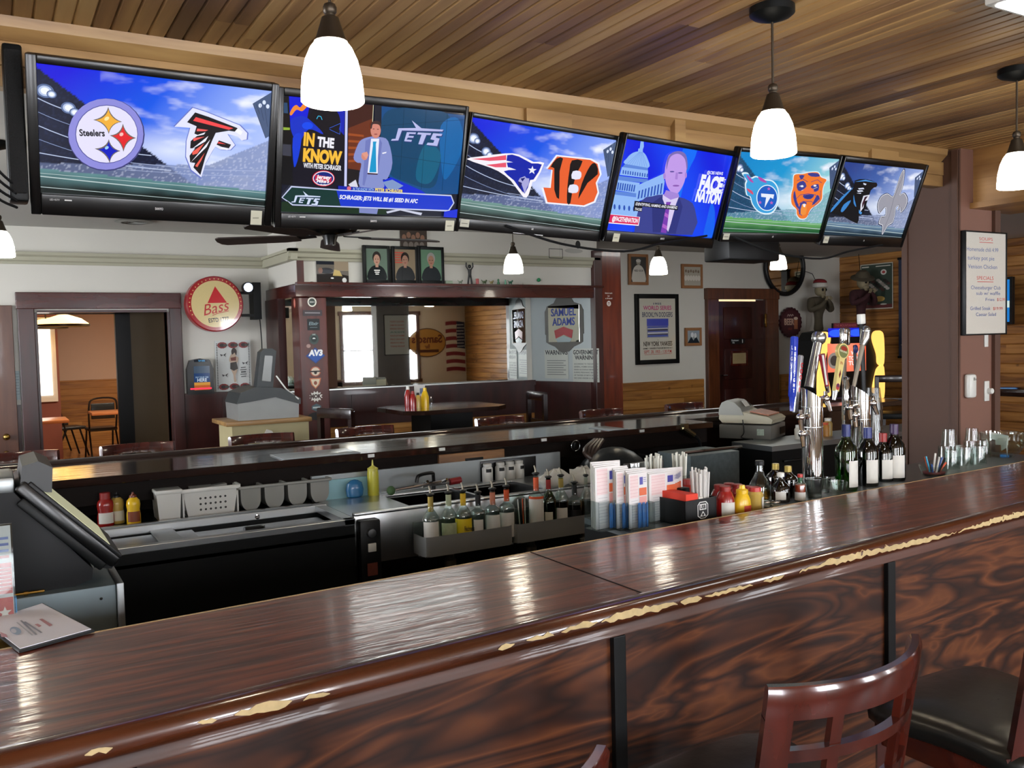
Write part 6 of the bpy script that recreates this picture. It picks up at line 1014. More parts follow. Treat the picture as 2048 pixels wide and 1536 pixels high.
m_yel = mat('yellow_label', '#E0C21C', .5); m_org = mat('orange_foil', '#D2572E', .35); m_gold = mat('gold_foil', '#A8924A', .35, .4); m_pink = mat('salmon_foil', '#C77B5E', .4); m_yfoil = mat('yellow_foil', '#D8AE20', .4); m_redf = mat('red_foil', '#8E2420', .35); m_bluef = mat('blue_foil', '#2A3470', .35); m_purf = mat('purple_foil', '#3E2A4E', .35); m_blkl = mat('black_label', '#141414', .4); m_cream = mat('cream_label', '#CFCBB4', .5)
# --- speed-rail bottles
RY = 3.868; RF = .6595
def rb_(px, top, R, lab, **kw):
    A = ony(px, top, RY); return bottle(lab, (A.x, RY, RF), A.z - RF - .045, R * 1.15, spout=True, group='liquor bottles in the speed rails', **kw)
PIW = 2.0
rb_(860, 972, .037, 'clear bottle with gold neck foil, first in the left rail', neck=(.72, .98, m_gold), labels=((.12, .56, m_lab, PIW),))
rb_(896, 968, .037, 'clear bottle with pale green neck and a dark-bird label, second in the left rail', neck=(.78, .98, mat('pale_green_foil', '#A8B08E', .4)), labels=((.1, .5, mat('green_label', '#A8B08A', .5, var=.35, scale=50), PIW),))
t = rb_(925, 965, .038, 'clear bottle with big yellow label and yellow neck, third in the left rail', neck=(.76, .97, m_yfoil), labels=((.1, .54, m_yel, 2.3),))
rb_(955, 968, .036, 'clear bottle with black neck foil, fourth in the left rail', kind='square', neck=(.76, .97, m_blkl), labels=((.1, .52, m_lab, 1.2),))
rb_(984, 961, .037, 'clear bottle with salmon neck foil, fifth in the left rail', kind='square', neck=(.72, .95, m_pink), labels=((.1, .55, m_lab, PIW),))
rb_(1012, 956, .037, 'clear bottle with orange-red neck foil, last in the left rail', kind='square', neck=(.74, .95, m_org), labels=((.1, .55, m_lab, PIW),))
rb_(1071, 931, .037, 'orange vodka bottle with white and orange label, first in the right rail', kind='square', neck=(.74, .95, m_org), labels=((.12, .62, m_lab, 2.1), (.62, .66, m_org, 2.1)))
rb_(1096, 938, .036, 'bright green glass bottle, second in the right rail', gm=g_bgreen, liquid=mat('dark_green_liquid', '#041A0A', .2), fill=.4, neck=(.8, .97, m_redf), labels=((.15, .42, m_cream, 1.0),))
rb_(1121, 935, .036, 'rum bottle with white label and red figure, third in the right rail', liquid=mat('dark_rum', '#1C0C06', .2), fill=.56, neck=(.8, .96, m_gold), labels=((.12, .46, m_lab, 1.7),))
rb_(1148, 949, .037, 'squat whiskey bottle with black label, fourth in the right rail', kind='square', liquid=mat('whiskey', '#140904', .2), fill=.56, neck=(.75, .97, m_blkl), labels=((.1, .46, m_blkl, 1.9),))
rb_(1171, 935, .030, 'slim bottle of straw-coloured spirit, last in the right rail', liquid=g_amb, fill=.55)
A = ony(925, 1040, RY); 
def curvedtext(par, s, R, H, z, h, c):
    a = Art((par.location.x - R * .8, par.location.y - R * 1.03, par.location.z + z * H), (1, -.30, 0), (0, 0, 1), R * 1.6, h * 1.5); a.text(s, R * .9, h * .2, h, c, w=R * 1.1, bold=.02); return a.build('label_text', m_print, par)
curvedtext(t, "Fleischmann's", .0437, .27, .33, .022, '#2A2018')
A = ony(1045, 1010, 3.88); tt = thing('pint_glass', 'clear pint glass with straws between the two groups of rail bottles', 'glass', (A.x, 3.88, RF)); part('cup', MB().lathe([(.001, 0), (.03, 0), (.042, .15), (.04, .15), (.028, .004), (.001, .004)], 20, caps=False), g_clear, tt)
for k in range(4): part('straw', MB().tube([(-.015 + k * .01, .0, .01), (-.022 + k * .014, .01, .2)], .003, 6), [m_wplas, m_blk, m_org, m_wplas][k], tt)
for i, (px, py, lab) in enumerate(((1105, 975, 'crumpled white bar towel behind the green bottle'), (1160, 978, 'crumpled white bar towel behind the slim bottle'))):
    A = ony(px, py, 4.06); mb = MB().ball((0, 0, 0), 1, 16); rr_ = random.Random(i + 4); mb.v = [(v[0] * (1 + rr_.uniform(-.25, .3)) * .1, v[1] * .04, v[2] * (1 + rr_.uniform(-.3, .3)) * .05) for v in mb.v]; o = solo('bar_towel', mb, mat('white_cloth', '#C9C6BB', .9), lab, 'towel', smooth=60); o.location = (A.x, 4.04, .91)
# --- far shelf: left group
FZ = .835
def squeeze(px, y, z, H, R, m, capm, lab, name='mustard_bottle', labelm=None, pointed=True):
    A = ony(px, 1000, y); t = thing(name, lab, 'condiment', (A.x, y, z)); part('bottle', MB().lathe([(.001, 0), (R * .92, 0), (R, H * .04), (R, H * .3), (R * .88, H * .45), (R, H * .62), (R * .9, H * .74), (R * .5, H * .84), (.001, H * .85)], 22), m, t)
    if pointed: part('cap', MB().lathe([(.001, H * .84), (R * .55, H * .84), (R * .5, H * .9), (R * .2, H * .94), (R * .14, H), (.001, H)], 16), capm, t)
    else: part('cap', MB().lathe([(.001, H * .8), (R * .62, H * .8), (R * .62, H * .99), (R * .56, H), (.001, H)], 20), capm, t)
    if labelm: part('label', MB().add([(cos(a) * R * 1.01, sin(a) * R * 1.01, H * z_) for a in [-2.6 + i * .2 for i in range(11)] for z_ in (.1, .42)], [(2 * i, 2 * i + 2, 2 * i + 3, 2 * i + 1) for i in range(10)]), labelm, t, 60)
    return t
squeeze(210, 4.62, FZ, .160, .038, m_ket, m_ketcap, 'ketchup bottle on the far shelf left of the mustards', 'ketchup_bottle', m_lab, False)
squeeze(233, 4.66, FZ, .15, .034, m_musb, m_blkp, 'brown mustard bottle on the far shelf behind the terminal', 'mustard_bottle', m_cream)
squeeze(266, 4.58, FZ, .155, .032, m_mus, mat('brown_cap', '#6A2A16', .4), 'yellow mustard bottle with a brown cap on the far shelf', 'mustard_bottle', mat('brown_label', '#7A3A1E', .5))
A = ony(340, 1040, 4.56); t = thing('plastic_bin', 'tall plain white plastic bin left of the white basket', 'bin', (A.x, 4.6, FZ)); part('bin', MB().prism([(-.048, 0), (.048, 0), (.058, .15), (-.058, .15)], -.04, .12, 'y').box(-.063, .063, -.046, .126, .13, .15, bv=.006), m_wplas, t); part('inside', boxM(-.055, .055, -.036, .116, .149, .1505), m_gplas, t, None)
A = ony(424, 1030, 4.56); BK = .87; t = thing('plastic_basket', 'white perforated plastic basket with papers on the far shelf', 'basket', (A.x, 4.57, FZ)); wv_ = MB(); W1, W2, D_ = .11, .135, .2
wv_.prism([(-W1, 0), (W1, 0), (W2, .14), (-W2, .14)], 0, .006, 'y').prism([(-W1, 0), (W1, 0), (W2, .14), (-W2, .14)], D_ - .006, D_, 'y').box(-W2, -W2 + .008, 0, D_, 0, .14).box(W2 - .008, W2, 0, D_, 0, .14).box(-W1, W1, 0, D_, 0, .006).box(-W2 - .01, W2 + .01, -.012, .002, .124, .144, bv=.004).box(-W2 - .01, W2 + .01, D_, D_ + .012, .124, .144, bv=.004).box(-W2 - .012, -W2, 0, D_, .124, .144).box(W2, W2 + .012, 0, D_, .124, .144); part('basket', wv_, m_wplas, t)
hl = MB()
for r_ in range(3):
    for c_ in range(6): hl.lathe([(.001, 0), (.0055, 0)], 10, Matrix.Translation((-.05 + c_ * .024, -.0008, .035 + r_ * .028)) @ RX, caps=False)
part('holes', hl, m_blk, t, None)['kind'] = 'stuff'
part('papers', MB().box(-.09, .02, .03, .17, .10, .135, M=Matrix.Rotation(.1, 4, 'X')).box(-.02, .1, .04, .16, .10, .14, M=Matrix.Rotation(-.08, 4, 'Y')), m_gplas, t, None)
A0 = ony(478, 1000, 4.56); A1 = ony(662, 980, 4.56); t = thing('garnish_caddy', 'long grey four-cup garnish caddy on the far shelf', 'caddy', (A0.x, 4.56, FZ + .0)); L = A1.x - A0.x; cw = L / 4
rim = MB().box(0, L, -.012, .012, .115, .13, bv=.005).box(0, L, .15, .175, .115, .13, bv=.005)
for k in range(5): rim.box(k * cw - .008, k * cw + .008, 0, .165, .115, .13, bv=.004)
part('rim', rim, m_gplas, t)
for k in range(4):
    cx = (k + .5) * cw; rr = cw * .42; n = 14; P_ = [(cx - rr, .12)] + [(cx + rr * .98 * cos(PI + PI * i / n), .062 + .062 * sin(PI + PI * i / n)) for i in range(n + 1)] + [(cx + rr, .12)]
    v = [(x, .0, z) for x, z in P_] + [(x, .16, z) for x, z in P_]; q = len(P_); part('cup', MB().add(v, [(i, i + 1, i + 1 + q, i + q) for i in range(q - 1)] + [tuple(range(q)), tuple(range(2 * q - 1, q - 1, -1))]), m_gplas, t, 40)
A = ony(750, 998, 4.53); t = thing('squeeze_bottle', 'tall yellow-green squeeze bottle with pointed tip on the sink back', 'squeeze bottle', (A.x, 4.55, .84)); part('bottle', MB().lathe([(.001, 0), (.03, 0), (.031, .01), (.031, .125), (.028, .145), (.001, .148)], 22), mat('mustard_squeeze', '#B9B436', .3), t); part('cap', MB().lathe([(.029, .14), (.029, .155), (.012, .165), (.006, .17), (.003, .2), (.001, .2)], 18), mat('mustard_cap', '#C4BE52', .35), t)
A = ony(978, 965, 4.58); trayw = ony(1050, 958, 4.58).x - ony(962, 965, 4.58).x
for k, px in enumerate((977, 1003, 1022, 1040)):
    A = ony(px, 963, 4.58); t = thing('supplement_jar', ['white jar with a dark label, leftmost of four by the sink', 'white jar with a dark label, second from left of four', 'white jar with a dark label, third from left of four', 'white jar with its label turned away, rightmost of four'][k], 'jar', (A.x, 4.59, .84), group='white jars on the sink back')
    part('jar', MB().lathe([(.001, 0), (.03, 0), (.032, .005), (.032, .08), (.024, .092), (.001, .093)], 20), m_wplas, t); part('lid', MB().lathe([(.025, .092), (.026, .094), (.026, .108), (.001, .11)], 20), m_wplas, t)
    o_ = .5 if k == 3 else 0; part('label', MB().add([(cos(a + o_) * .0323, sin(a + o_) * .0323, z_) for a in [-2.3 + i * .15 for i in range(8)] for z_ in (.06, .08)], [(2 * i, 2 * i + 2, 2 * i + 3, 2 * i + 1) for i in range(7)]), m_blkl, t, None)
A0 = ony(955, 930, 4.66); A1 = ony(1066, 930, 4.66); solo('black_bin', MB().box(A0.x, A1.x, 4.622, 4.629, .84, .96, bv=.01), m_blkg, 'shiny dark bin standing behind the four white jars', 'bin')
# --- near ledge
LN = Vector((-.0545, 1, 0)).normalized()
def LP(px, py, off): return onpl(px, py, Vector((0, 2.066 + off, 0)), LN)
def topz(px, py, off): return LP(px, py, off).z
def ledge(px, off): A = LP(px, 1000, off); return (A.x, A.y, LZ + .0005)
m_pinkp = attrmat('menu_print', rough=.35, coat=.3)
def menuart(o, u, w, h, seed):
    a = Art(o, u, (0, 0, 1), w, h); a.fill('#D9D6D6'); rr = random.Random(seed)
    a.rect(w * .06, h * .55, w * .5, h * .97, '#DCC6C6'); [a.line([(w * .06, h * (.58 + .06 * k)), (w * .5, h * (.58 + .06 * k))], .0015, '#D0A8AC') for k in range(7)]
    a.rect(w * .58, h * .78, w * .76, h * .92, '#4A4C9E'); [a.line([(w * .79, h * (.9 - .035 * k)), (w * .95, h * (.9 - .035 * k))], .0018, '#5A5C8E') for k in range(3)]; a.rect(w * .55, h * .58, w * .95, h * .72, '#D2653E'); a.rect(w * .55, h * .4, w * .95, h * .56, '#D99A94')
    [a.line([(w * .1, h * (.5 - .05 * k)), (w * (.45 + .03 * rr.random()), h * (.5 - .05 * k))], .0012, '#A0A0A8') for k in range(9)]; [a.line([(w * .58, h * (.36 - .05 * k)), (w * .92, h * (.36 - .05 * k))], .0012, '#B08088') for k in range(6)]; return a
for k, (pl, pr_, tp, off, lab) in enumerate(((1192, 1244, 930, .22, 'leftmost bundle of printed menus in clear holder with blue crayons'), (1234, 1262, 939, .19, 'second bundle of menus from the left with blue crayons'), (1259, 1298, 944, .16, 'third bundle of menus with blue crayons, left of the black caddy'), (1300, 1366, 945, .2, 'frontmost wide menu bundle directly behind the red napkins'))):
    A = LP(pl, 1040, off); B = LP(pr_, 1040, off); zt = topz(pl, tp, off); H = zt - LZ; w = (B - A).length; t = thing('menu_holder', lab, 'menu', (A.x, A.y, LZ), group='menu bundles on the service ledge'); rt_ = random.Random(k)
    for j in range(4):
        u = Vector((1, .1 - .1 * j, 0)).normalized(); o = Vector((A.x + .004 * j, A.y + .014 * j, LZ + .004)); a = menuart(o, u, w * .96, H * (1 - .02 * (3 - j)), j + k * 5); a.build('menu', m_pinkp, t)
        M = Matrix((u, -a.n, Vector((0, 0, 1)))).transposed().to_4x4(); M.translation = o - t.location; part('sheet_stack', MB().box(0, w * .96, .0006, .004, 0, H * (1 - .02 * (3 - j)), M=M), m_lab, t, None)
    part('clear_holder', MB().box(-.004, w + .004, -.022, -.02, 0, H * .45).box(-.004, w + .004, .058, .06, 0, H * .45).box(-.004, -.002, -.022, .06, 0, H * .45).box(w + .002, w + .004, -.022, .06, 0, H * .45).box(-.004, w + .004, -.022, .06, 0, .003), g_acr, t, None)
    if k < 3:
        for j in range(5): xx = w * (.55 if k else .6) + (j - 2) * .0085; part('crayon', MB().lathe([(.001, 0), (.004, 0), (.004, .075), (.0015, .083), (.001, .083)], 10, Matrix.Translation((xx, -.012 + .003 * (j % 2), .006))), mat('blue_crayon', '#1E6AB4', .4), t)
P = LP(1368, 1000, .16); nz = thing('bar_caddy', 'black plastic bar caddy with red napkins, straws and a white square emblem', 'caddy', (P.x, P.y, LZ), .06)
w2, d2, hh = .074, .08, .085
part('tray', MB().box(-w2, w2, -d2, -d2 + .004, 0, hh).box(-w2, w2, d2 - .004, d2, 0, hh).box(-w2, -w2 + .004, -d2, d2, 0, hh).box(w2 - .004, w2, -d2, d2, 0, hh).box(-w2, w2, -d2, d2, 0, .004).box(-.002, .002, -d2, d2, 0, hh * .96), m_blkp, nz, None)
part('napkins', MB().box(-w2 + .01, -.008, -d2 + .01, d2 - .01, .01, hh + .018, M=Matrix.Rotation(.04, 4, 'Y')), mat('red_napkin', '#D8402E', .8), nz, None)
part('stirrer_box', boxM(.01, .05, .02, .06, .005, hh + .022, bv=.004), m_blk, nz); part('paper_edge', boxM(.0, .02, -d2 + .01, .0, .01, hh + .004), m_lab, nz, None)
for j in range(22): a_ = j * 2.4; r_ = .0055 * math.sqrt(j); x_, y_ = .04 + r_ * cos(a_), -.035 + r_ * sin(a_); part('wrapped_straw', MB().tube([(x_, y_, .006), (x_ + .01 * cos(a_), y_ + .008 * sin(a_), .175 + .01 * sin(j * 3.1))], .0036, 6), mat('straw_paper', '#D2D0CC', .6), nz)
c5 = cos(.06); s5 = sin(.06); u_ = Vector((c5, s5, 0)); o_ = nz.location + Vector((c5 * -.022 - s5 * (-d2 - .0006), s5 * -.022 + c5 * (-d2 - .0006), .018)); a = Art(o_, u_, (0, 0, 1), .06, .06)
a.face([(.02, .0), (.04, .0), (.055, .01), (.055, .048), (.045, .058), (.015, .058), (.005, .048), (.005, .01)], '#D0D0CC'); a.face([(.021, .003), (.039, .003), (.052, .012), (.052, .046), (.043, .055), (.017, .055), (.008, .046), (.008, .012)], '#101010'); a.rect(.014, .03, .046, .05, '#D0D0CC'); a.text('USB', .03, .034, .012, '#101010', w=.026, bold=.05); a.face([(.016, .008), (.03, .026), (.044, .008)], '#D0D0CC'); a.ell(.03, .014, .005, .005, '#101010'); a.build('emblem', m_print, nz)
for k, (px, py, off, n_, lab) in enumerate(((1307, 912, .34, 18, 'bundle of loose translucent straws behind the menus'), (1358, 908, .36, 14, 'second bundle of white-tipped straws behind the menus'))):
    A = LP(px, py, off); H = A.z - LZ - .0; t = thing('straw_bundle', lab, 'straws', (A.x, A.y, LZ)); part('cup', MB().lathe([(.001, 0), (.032, 0), (.038, .12), (.036, .12), (.03, .003), (.001, .003)], 18, caps=False), g_acr, t)
    for j in range(n_): a_ = j * 2.4; r_ = .007 * math.sqrt(j); part('straw', MB().tube([(r_ * cos(a_) * .8, r_ * sin(a_) * .8, .004), (r_ * cos(a_) * 1.25, r_ * sin(a_) * 1.1, H + .008 * sin(j * 1.7))], .0036, 6), mat('straw_plastic', '#C9C9BE', .35), t)
for px, w_, top, off in ((1232, 0, 0, 0),): pass
A = LP(1250, 928, .4); B = LP(1304, 922, .4); t = thing('clipboard_stack', 'dark clipboard with a metal clip lying behind the menus', 'clipboard', (A.x, A.y, LZ)); part('board', boxM(0, B.x - A.x + .05, 0, .012, 0, A.z - LZ, bv=.003), mat('dark_board', '#2A2420', .5), t, None); part('clip', boxM(.02, .12, -.012, 0, A.z - LZ - .03, A.z - LZ + .002, bv=.003), m_steel, t)
# ketchups
for k, (px, py, off, lab) in enumerate(((1439, 969, .2, 'ketchup bottle half hidden by the wrapped straws'), (1458, 966, .3, 'ketchup bottle at the back left of the group'), (1450, 972, .12, 'front ketchup bottle showing its white label'), (1474, 968, .24, 'ketchup bottle behind the yellow mustard'), (1494, 972, .22, 'rightmost ketchup bottle of the group'), (1376, 958, .26, 'ketchup bottle behind the menus'))):
    A = LP(px, py, off); H = A.z - LZ; t = thing('ketchup_bottle', lab, 'condiment', (A.x, A.y, LZ), group='ketchup bottles on the ledge'); R = .034
    part('bottle', MB().lathe([(.001, 0), (R, 0), (R * 1.03, .01), (R, H * .45), (R * .92, H * .6), (R * .72, H * .78), (R * .55, H * .85), (.001, H * .85)], 22), m_ket, t); part('cap', MB().lathe([(.001, H * .84), (R * .6, H * .84), (R * .6, H * .98), (R * .54, H), (.001, H)], 20), m_ketcap, t)
    if k in (2, 0): part('label', MB().add([(cos(a) * R * 1.04, sin(a) * R * 1.04, H * z_) for a in [-2.7 + i * .15 for i in range(11)] for z_ in (.06, .5)], [(2 * i, 2 * i + 2, 2 * i + 3, 2 * i + 1) for i in range(10)]), m_lab, t, 60)
A = LP(1484, 970, .11); H = A.z - LZ; t = thing('mustard_bottle', 'bright yellow mustard squeeze bottle in front of the ketchups', 'condiment', (A.x, A.y, LZ)); R = .034
part('bottle', MB().lathe([(.001, 0), (R, 0), (R * 1.05, H * .3), (R * .95, H * .5), (R * .72, H * .66), (R * .62, H * .72), (.001, H * .73)], 22, Matrix.Diagonal((1, .75, 1, 1))), m_mus, t); part('cap', MB().lathe([(.001, H * .72), (R * .62, H * .72), (R * .62, H * .84), (R * .35, H * .88), (R * .28, H), (.001, H)], 18), m_mus, t)
part('label', MB().add([(cos(a) * R * 1.06, sin(a) * R * .82, H * z_) for a in [-2.0 + i * .15 for i in range(8)] for z_ in (.1, .32)], [(2 * i, 2 * i + 2, 2 * i + 3, 2 * i + 1) for i in range(7)]), mat('red_label2', '#B83A20', .5, var=.3, scale=60), t, 60)
A = LP(1510, 974, .13); H = A.z - LZ; t = thing('mustard_bottle', 'brown mustard jar with a red cap beside the yellow mustard', 'condiment', (A.x, A.y, LZ)); R = .030; part('bottle', MB().lathe([(.001, 0), (R, 0), (R * .94, H * .35), (R, H * .7), (R * .7, H * .82), (.001, H * .83)], 20), m_musb, t); part('cap', MB().lathe([(.001, H * .82), (R * .72, H * .82), (R * .68, H), (.001, H)], 18), mat('red_cap', '#B4302A', .4), t); part('label', MB().add([(cos(a) * R * 1.03, sin(a) * R * 1.03, H * z_) for a in [-1.5 + i * .15 for i in range(7)] for z_ in (.1, .6)], [(2 * i, 2 * i + 2, 2 * i + 3, 2 * i + 1) for i in range(6)]), m_lab, t, 60)
def LB(px, top, off, R, lab, **kw): A = LP(px, top, off); return bottle(lab, (A.x, A.y, LZ), A.z - LZ, R, **kw)
LB(1519, 921, .26, .040, 'tapered clear bottle with black cap behind the mustards', kind='syrup', cap=(.88, 1.0, m_blkp, 1.25), liquid=g_amb, fill=.25)
LB(1551, 927, .28, .036, 'dark sauce bottle with gold foil neck, rear left of three', kind='wine', gm=g_brown, liquid=m_wine, fill=.62, neck=(.62, 1.0, m_gold), cap=(.99, 1.003, m_gold, 1.05), name='sauce_bottle')
LB(1561, 945, .18, .034, 'dark sauce bottle with a white cap in front of the gold-foil ones', kind='sauce', gm=g_brown, liquid=m_wine, fill=.75, cap=(.86, 1.0, m_wplas, 1.3), labels=((.1, .38, m_lab, 1.2),), name='sauce_bottle')
LB(1576, 932, .22, .036, 'dark sauce bottle with gold foil neck, right of three', kind='wine', gm=g_brown, liquid=m_wine, fill=.62, neck=(.62, 1.0, m_gold), cap=(.99, 1.003, m_gold, 1.05), name='sauce_bottle')
LB(1600, 948, .14, .022, 'small hot sauce bottle with red cap and green neck', kind='wine', gm=g_clear, liquid=mat('hot_sauce', '#B03A1A', .2), fill=.62, neck=(.68, .9, mat('green_foil', '#1E5A3A', .4)), cap=(.88, 1.0, mat('red_cap', '#B4302A', .4), 1.3), labels=((.05, .35, m_lab, 2.2),), name='hot_sauce_bottle')
for k, (px, off, lab) in enumerate(((1532, .14, 'left chrome-topped salt shaker by the bar edge'), (1550, .12, 'right chrome-topped salt shaker by the bar edge'))):
    x, y, z = ledge(px, off); zt = topz(px, 1001, off); H = zt - LZ; t = thing('salt_shaker', lab, 'salt shaker', (x, y, z), group='salt shakers'); part('glass_body', MB().lathe([(.001, 0), (.018, 0), (.02, H * .5), (.016, H * .75)], 12, caps=False), g_clear, t); part('salt', MB().lathe([(.001, .002), (.016, .002), (.017, H * .4), (.001, H * .4)], 12), m_lab, t); part('lid', MB().lathe([(.017, H * .72), (.019, H * .76), (.018, H * .9), (.01, H), (.001, H)], 14), m_chrome, t)
def tumbler(px, top, off, R, lab, m, group=None, flip=False, base=None, name='drinking_glass', loc=None, H=None):
    if loc is None: A = LP(px, top, off); loc = (A.x, A.y, base if base else LZ); H = A.z - loc[2]
    t = thing(name, lab, 'glass', loc, 0, group); a, b = (R, R * .82) if flip else (R * .82, R)
    pr = [(a, 0), (b, H), (b - .0025, H), (a - .0025, .0)] if flip else [(.001, 0), (a, 0), (b, H), (b - .0025, H), (a - .003, .008), (.001, .008)]
    if flip: pr = [(a, 0), (b, H), (.001, H), (.001, H - .01), (b - .004, H - .01), (a - .0025, 0), (a, 0)]
    part('glass', MB().lathe(pr, 24, caps=False), m, t); return t
tumbler(1628, 957, .15, .034, 'frosted plastic tumbler standing at the foot of the chrome column', g_frost, 'tumblers at the tap column'); tumbler(1645, 955, .24, .034, 'frosted plastic tumbler just behind the chrome column foot', g_frost, 'tumblers at the tap column'); tumbler(1676, 962, .16, .036, 'short clear glass with blue print left of the wine bottles', g_clear, None)
for px, top, off, R, gm, foil, lab, nk in ((1692, 849, .18, .044, g_green, m_bluef, 'green wine bottle with blue foil, leftmost of four', .84), (1735, 855, .19, .044, g_dgreen, m_bluef, 'nearly black wine bottle with blue foil, second of four', .84), (1766, 866, .22, .042, g_dgreen, m_redf, 'dark wine bottle with red foil neck, third of four', .84), (1788, 848, .2, .046, g_dgreen, m_purf, 'dark green wine bottle with purple foil, rightmost of four', .84)):
    LB(px, top, off, R, lab, kind='wine', gm=gm, liquid=None if gm is g_green else m_wine, fill=.55, neck=(.80, 1.0, foil), cap=(.985, 1.002, foil, 1.07), lo=.85 if gm is g_green else .5, labels=((.06, .46, m_lab, 1.2),), name='wine_bottle', group='wine bottles on the ledge', rz=0)
# pens jar, upturned glasses, bowl
x, y, z = ledge(1868, .17); t = thing('pen_tub', 'clear tub with red base holding pens and stirrers beside the upturned glasses', 'tub', (x, y, z)); zt = topz(1868, 931, .17) - LZ
part('tub', MB().lathe([(.001, 0), (.05, 0), (.062, zt), (.058, zt), (.046, .004), (.001, .004)], 22, caps=False), g_clear, t); part('red_liner', MB().lathe([(.001, .005), (.045, .005), (.048, zt * .3), (.001, zt * .3)], 20), mat('red_liner', '#8A2430', .5), t)
for j in range(9): a_ = j * .7; part('pen', MB().tube([(.02 * cos(a_), .02 * sin(a_), .01), (.05 * cos(a_) + .01, .04 * sin(a_), zt + .03 + .02 * sin(j * 2.2))], .0042, 8), [mat('pen_blue', '#3A5A9A', .3), m_wplas, m_blkp, m_org, mat('pen_teal', '#3A9AC0', .3)][j % 5], t)
gl = ((1890, .3, 0), (1912, .3, 0), (1940, .34, 0), (1966, .3, 0), (1903, .2, 0), (1930, .22, 0), (1957, .2, 0))
for k, (px, off, _) in enumerate(gl):
    x, y, z = ledge(px, off + .02); tumbler(0, 0, 0, .036, ['upturned rocks glass, back row far left by the pen tub', 'upturned rocks glass, back row second', 'upturned rocks glass, back row third', 'upturned rocks glass, back row beside the bowl', 'upturned rocks glass, front row beside the pen tub', 'upturned rocks glass, middle of the front row', 'upturned rocks glass, right of the front row'][k], g_clear, 'upturned glasses on the ledge', True, loc=(x, y, LZ), H=.085)
x, y, z = ledge(1898, .315); tumbler(0, 0, 0, .036, 'upturned rocks glass stacked on top of the left back pair', g_clear, 'upturned glasses on the ledge', True, loc=(x, y, LZ + .0855), H=.08); x, y, z = ledge(1942, .355); tumbler(0, 0, 0, .034, 'upturned rocks glass stacked on top near the bowl', g_clear, 'upturned glasses on the ledge', True, loc=(x + .01, y, LZ + .0855), H=.06)
x, y, z = ledge(2004, .27); t = thing('fishbowl_glass', 'large round clear glass bowl with slips of paper at the right', 'bowl', (x, y, z)); hb = topz(2000, 866, .27) - LZ; Rb = .10
pr = [(.001, 0), (Rb * .5, 0), (Rb * .8, hb * .2), (Rb, hb * .5), (Rb * .98, hb * .8), (Rb * 1.02, hb), (Rb * .99, hb), (Rb * .95, hb * .8), (Rb * .97, hb * .5), (Rb * .77, hb * .22), (Rb * .48, .005), (.001, .005)]; part('bowl', MB().lathe(pr, 32, caps=False), g_clear, t)
for j in range(4): part('paper_slip', MB().box(-.05, .05, -.001, .001, .0, .035, M=Matrix.Translation((-.01 + .012 * j, -.03 + .02 * j, .02 + .018 * j)) @ Matrix.Rotation(.5 + .3 * j, 4, 'Z') @ Matrix.Rotation(.5 - .2 * j, 4, 'Y')), m_lab, t, None)
# ------------------------------------------------------------ beer towers
def tower(px, ptl, ptr, off, R, lab):
    A = LP(px, 900, off); t = thing('beer_tower', lab, 'beer tower', (A.x, A.y, LZ), group='chrome beer towers'); zl = topz(px, ptl, off) - LZ; zr = topz(px, ptr, off) - LZ; n = 36; v = []
    for r, dz in ((R, 0), (R - .004, -.001)):
        v += [(r * cos(2 * PI * i / n), r * sin(2 * PI * i / n), 0) for i in range(n)] + [(r * cos(2 * PI * i / n), r * sin(2 * PI * i / n), zl + (zr - zl) * (.5 + .5 * cos(2 * PI * i / n) - .0 * sin(2 * PI * i / n)) + (zr - zl) * .25 * sin(2 * PI * i / n) * -1 + dz) for i in range(n)]
    f = []
    for q in (0, 2 * n): f += [(q + i, q + (i + 1) % n, q + n + (i + 1) % n, q + n + i) for i in range(n)]
    f += [(n + i, n + (i + 1) % n, 3 * n + (i + 1) % n, 3 * n + i) for i in range(n)]
    part('column', MB().add(v, f), m_chrome, t, 30); part('base_flange', MB().lathe([(R, 0), (R * 1.5, 0), (R * 1.5, .006), (R, .01)], 30, caps=False), m_steel, t)
    for z_ in (.26, .34): part('ring_seam', MB().lathe([(R, z_), (R * 1.015, z_ + .002), (R, z_ + .004)], 30, caps=False), m_steel, t)
    part('inner_liner', MB().lathe([(.001, 0), (R * .93, 0)], 24, Matrix.Translation((0, 0, min(zl, zr) - .03)), caps=False), mat('tower_inside', '#4A3A28', .6), t, None); return t, zl, zr
T1, zl1, zr1 = tower(1625, 776, 802, .24, .041, 'left chrome beer tower column with slanted open top')
T2, zl2, zr2 = tower(1722, 772, 796, .30, .040, 'right chrome beer tower column with slanted open top')
def faucet(T, z, side, L=.07, parts=m_chrome):
    mb = MB().tube([(side * .035, -.01, z), (side * (.035 + L), -.02, z)], [.012, .010], 10).ball((side * (.035 + L), -.02, z), .017, 10).tube([(side * (.035 + L), -.02, z), (side * (.045 + L), -.035, z - .05)], [.012, .008], 10).tube([(side * (.035 + L), -.02, z), (side * (.035 + L), -.02, z + .03)], .008, 10)
    return part('faucet', mb, m_chrome, T)
z830 = topz(1590, 835, .24) - LZ; z870 = topz(1590, 868, .24) - LZ
faucet(T1, z830, -1, .055); faucet(T1, z870, -1, .045); z800 = topz(1690, 815, .3) - LZ; faucet(T2, z800, -1, .062); faucet(T2, z800 - .035, -1, .03); faucet(T1, topz(1652, 796, .24) - LZ, 1, .02); faucet(T2, z800 + .01, 1, .02)
def handle(px0, py0, px1, py1, off, build, lab):
    A = LP(px0, py0, off); B = LP(px1, py1, off); t = thing('tap_handle', lab, 'tap handle', A, group='beer tap handles'); d = B - A; L = d.length; q = Vector((0, 0, 1)).rotation_difference(d.normalized()); t.rotation_mode = 'QUATERNION'; t.rotation_quaternion = q; build(t, L); return t
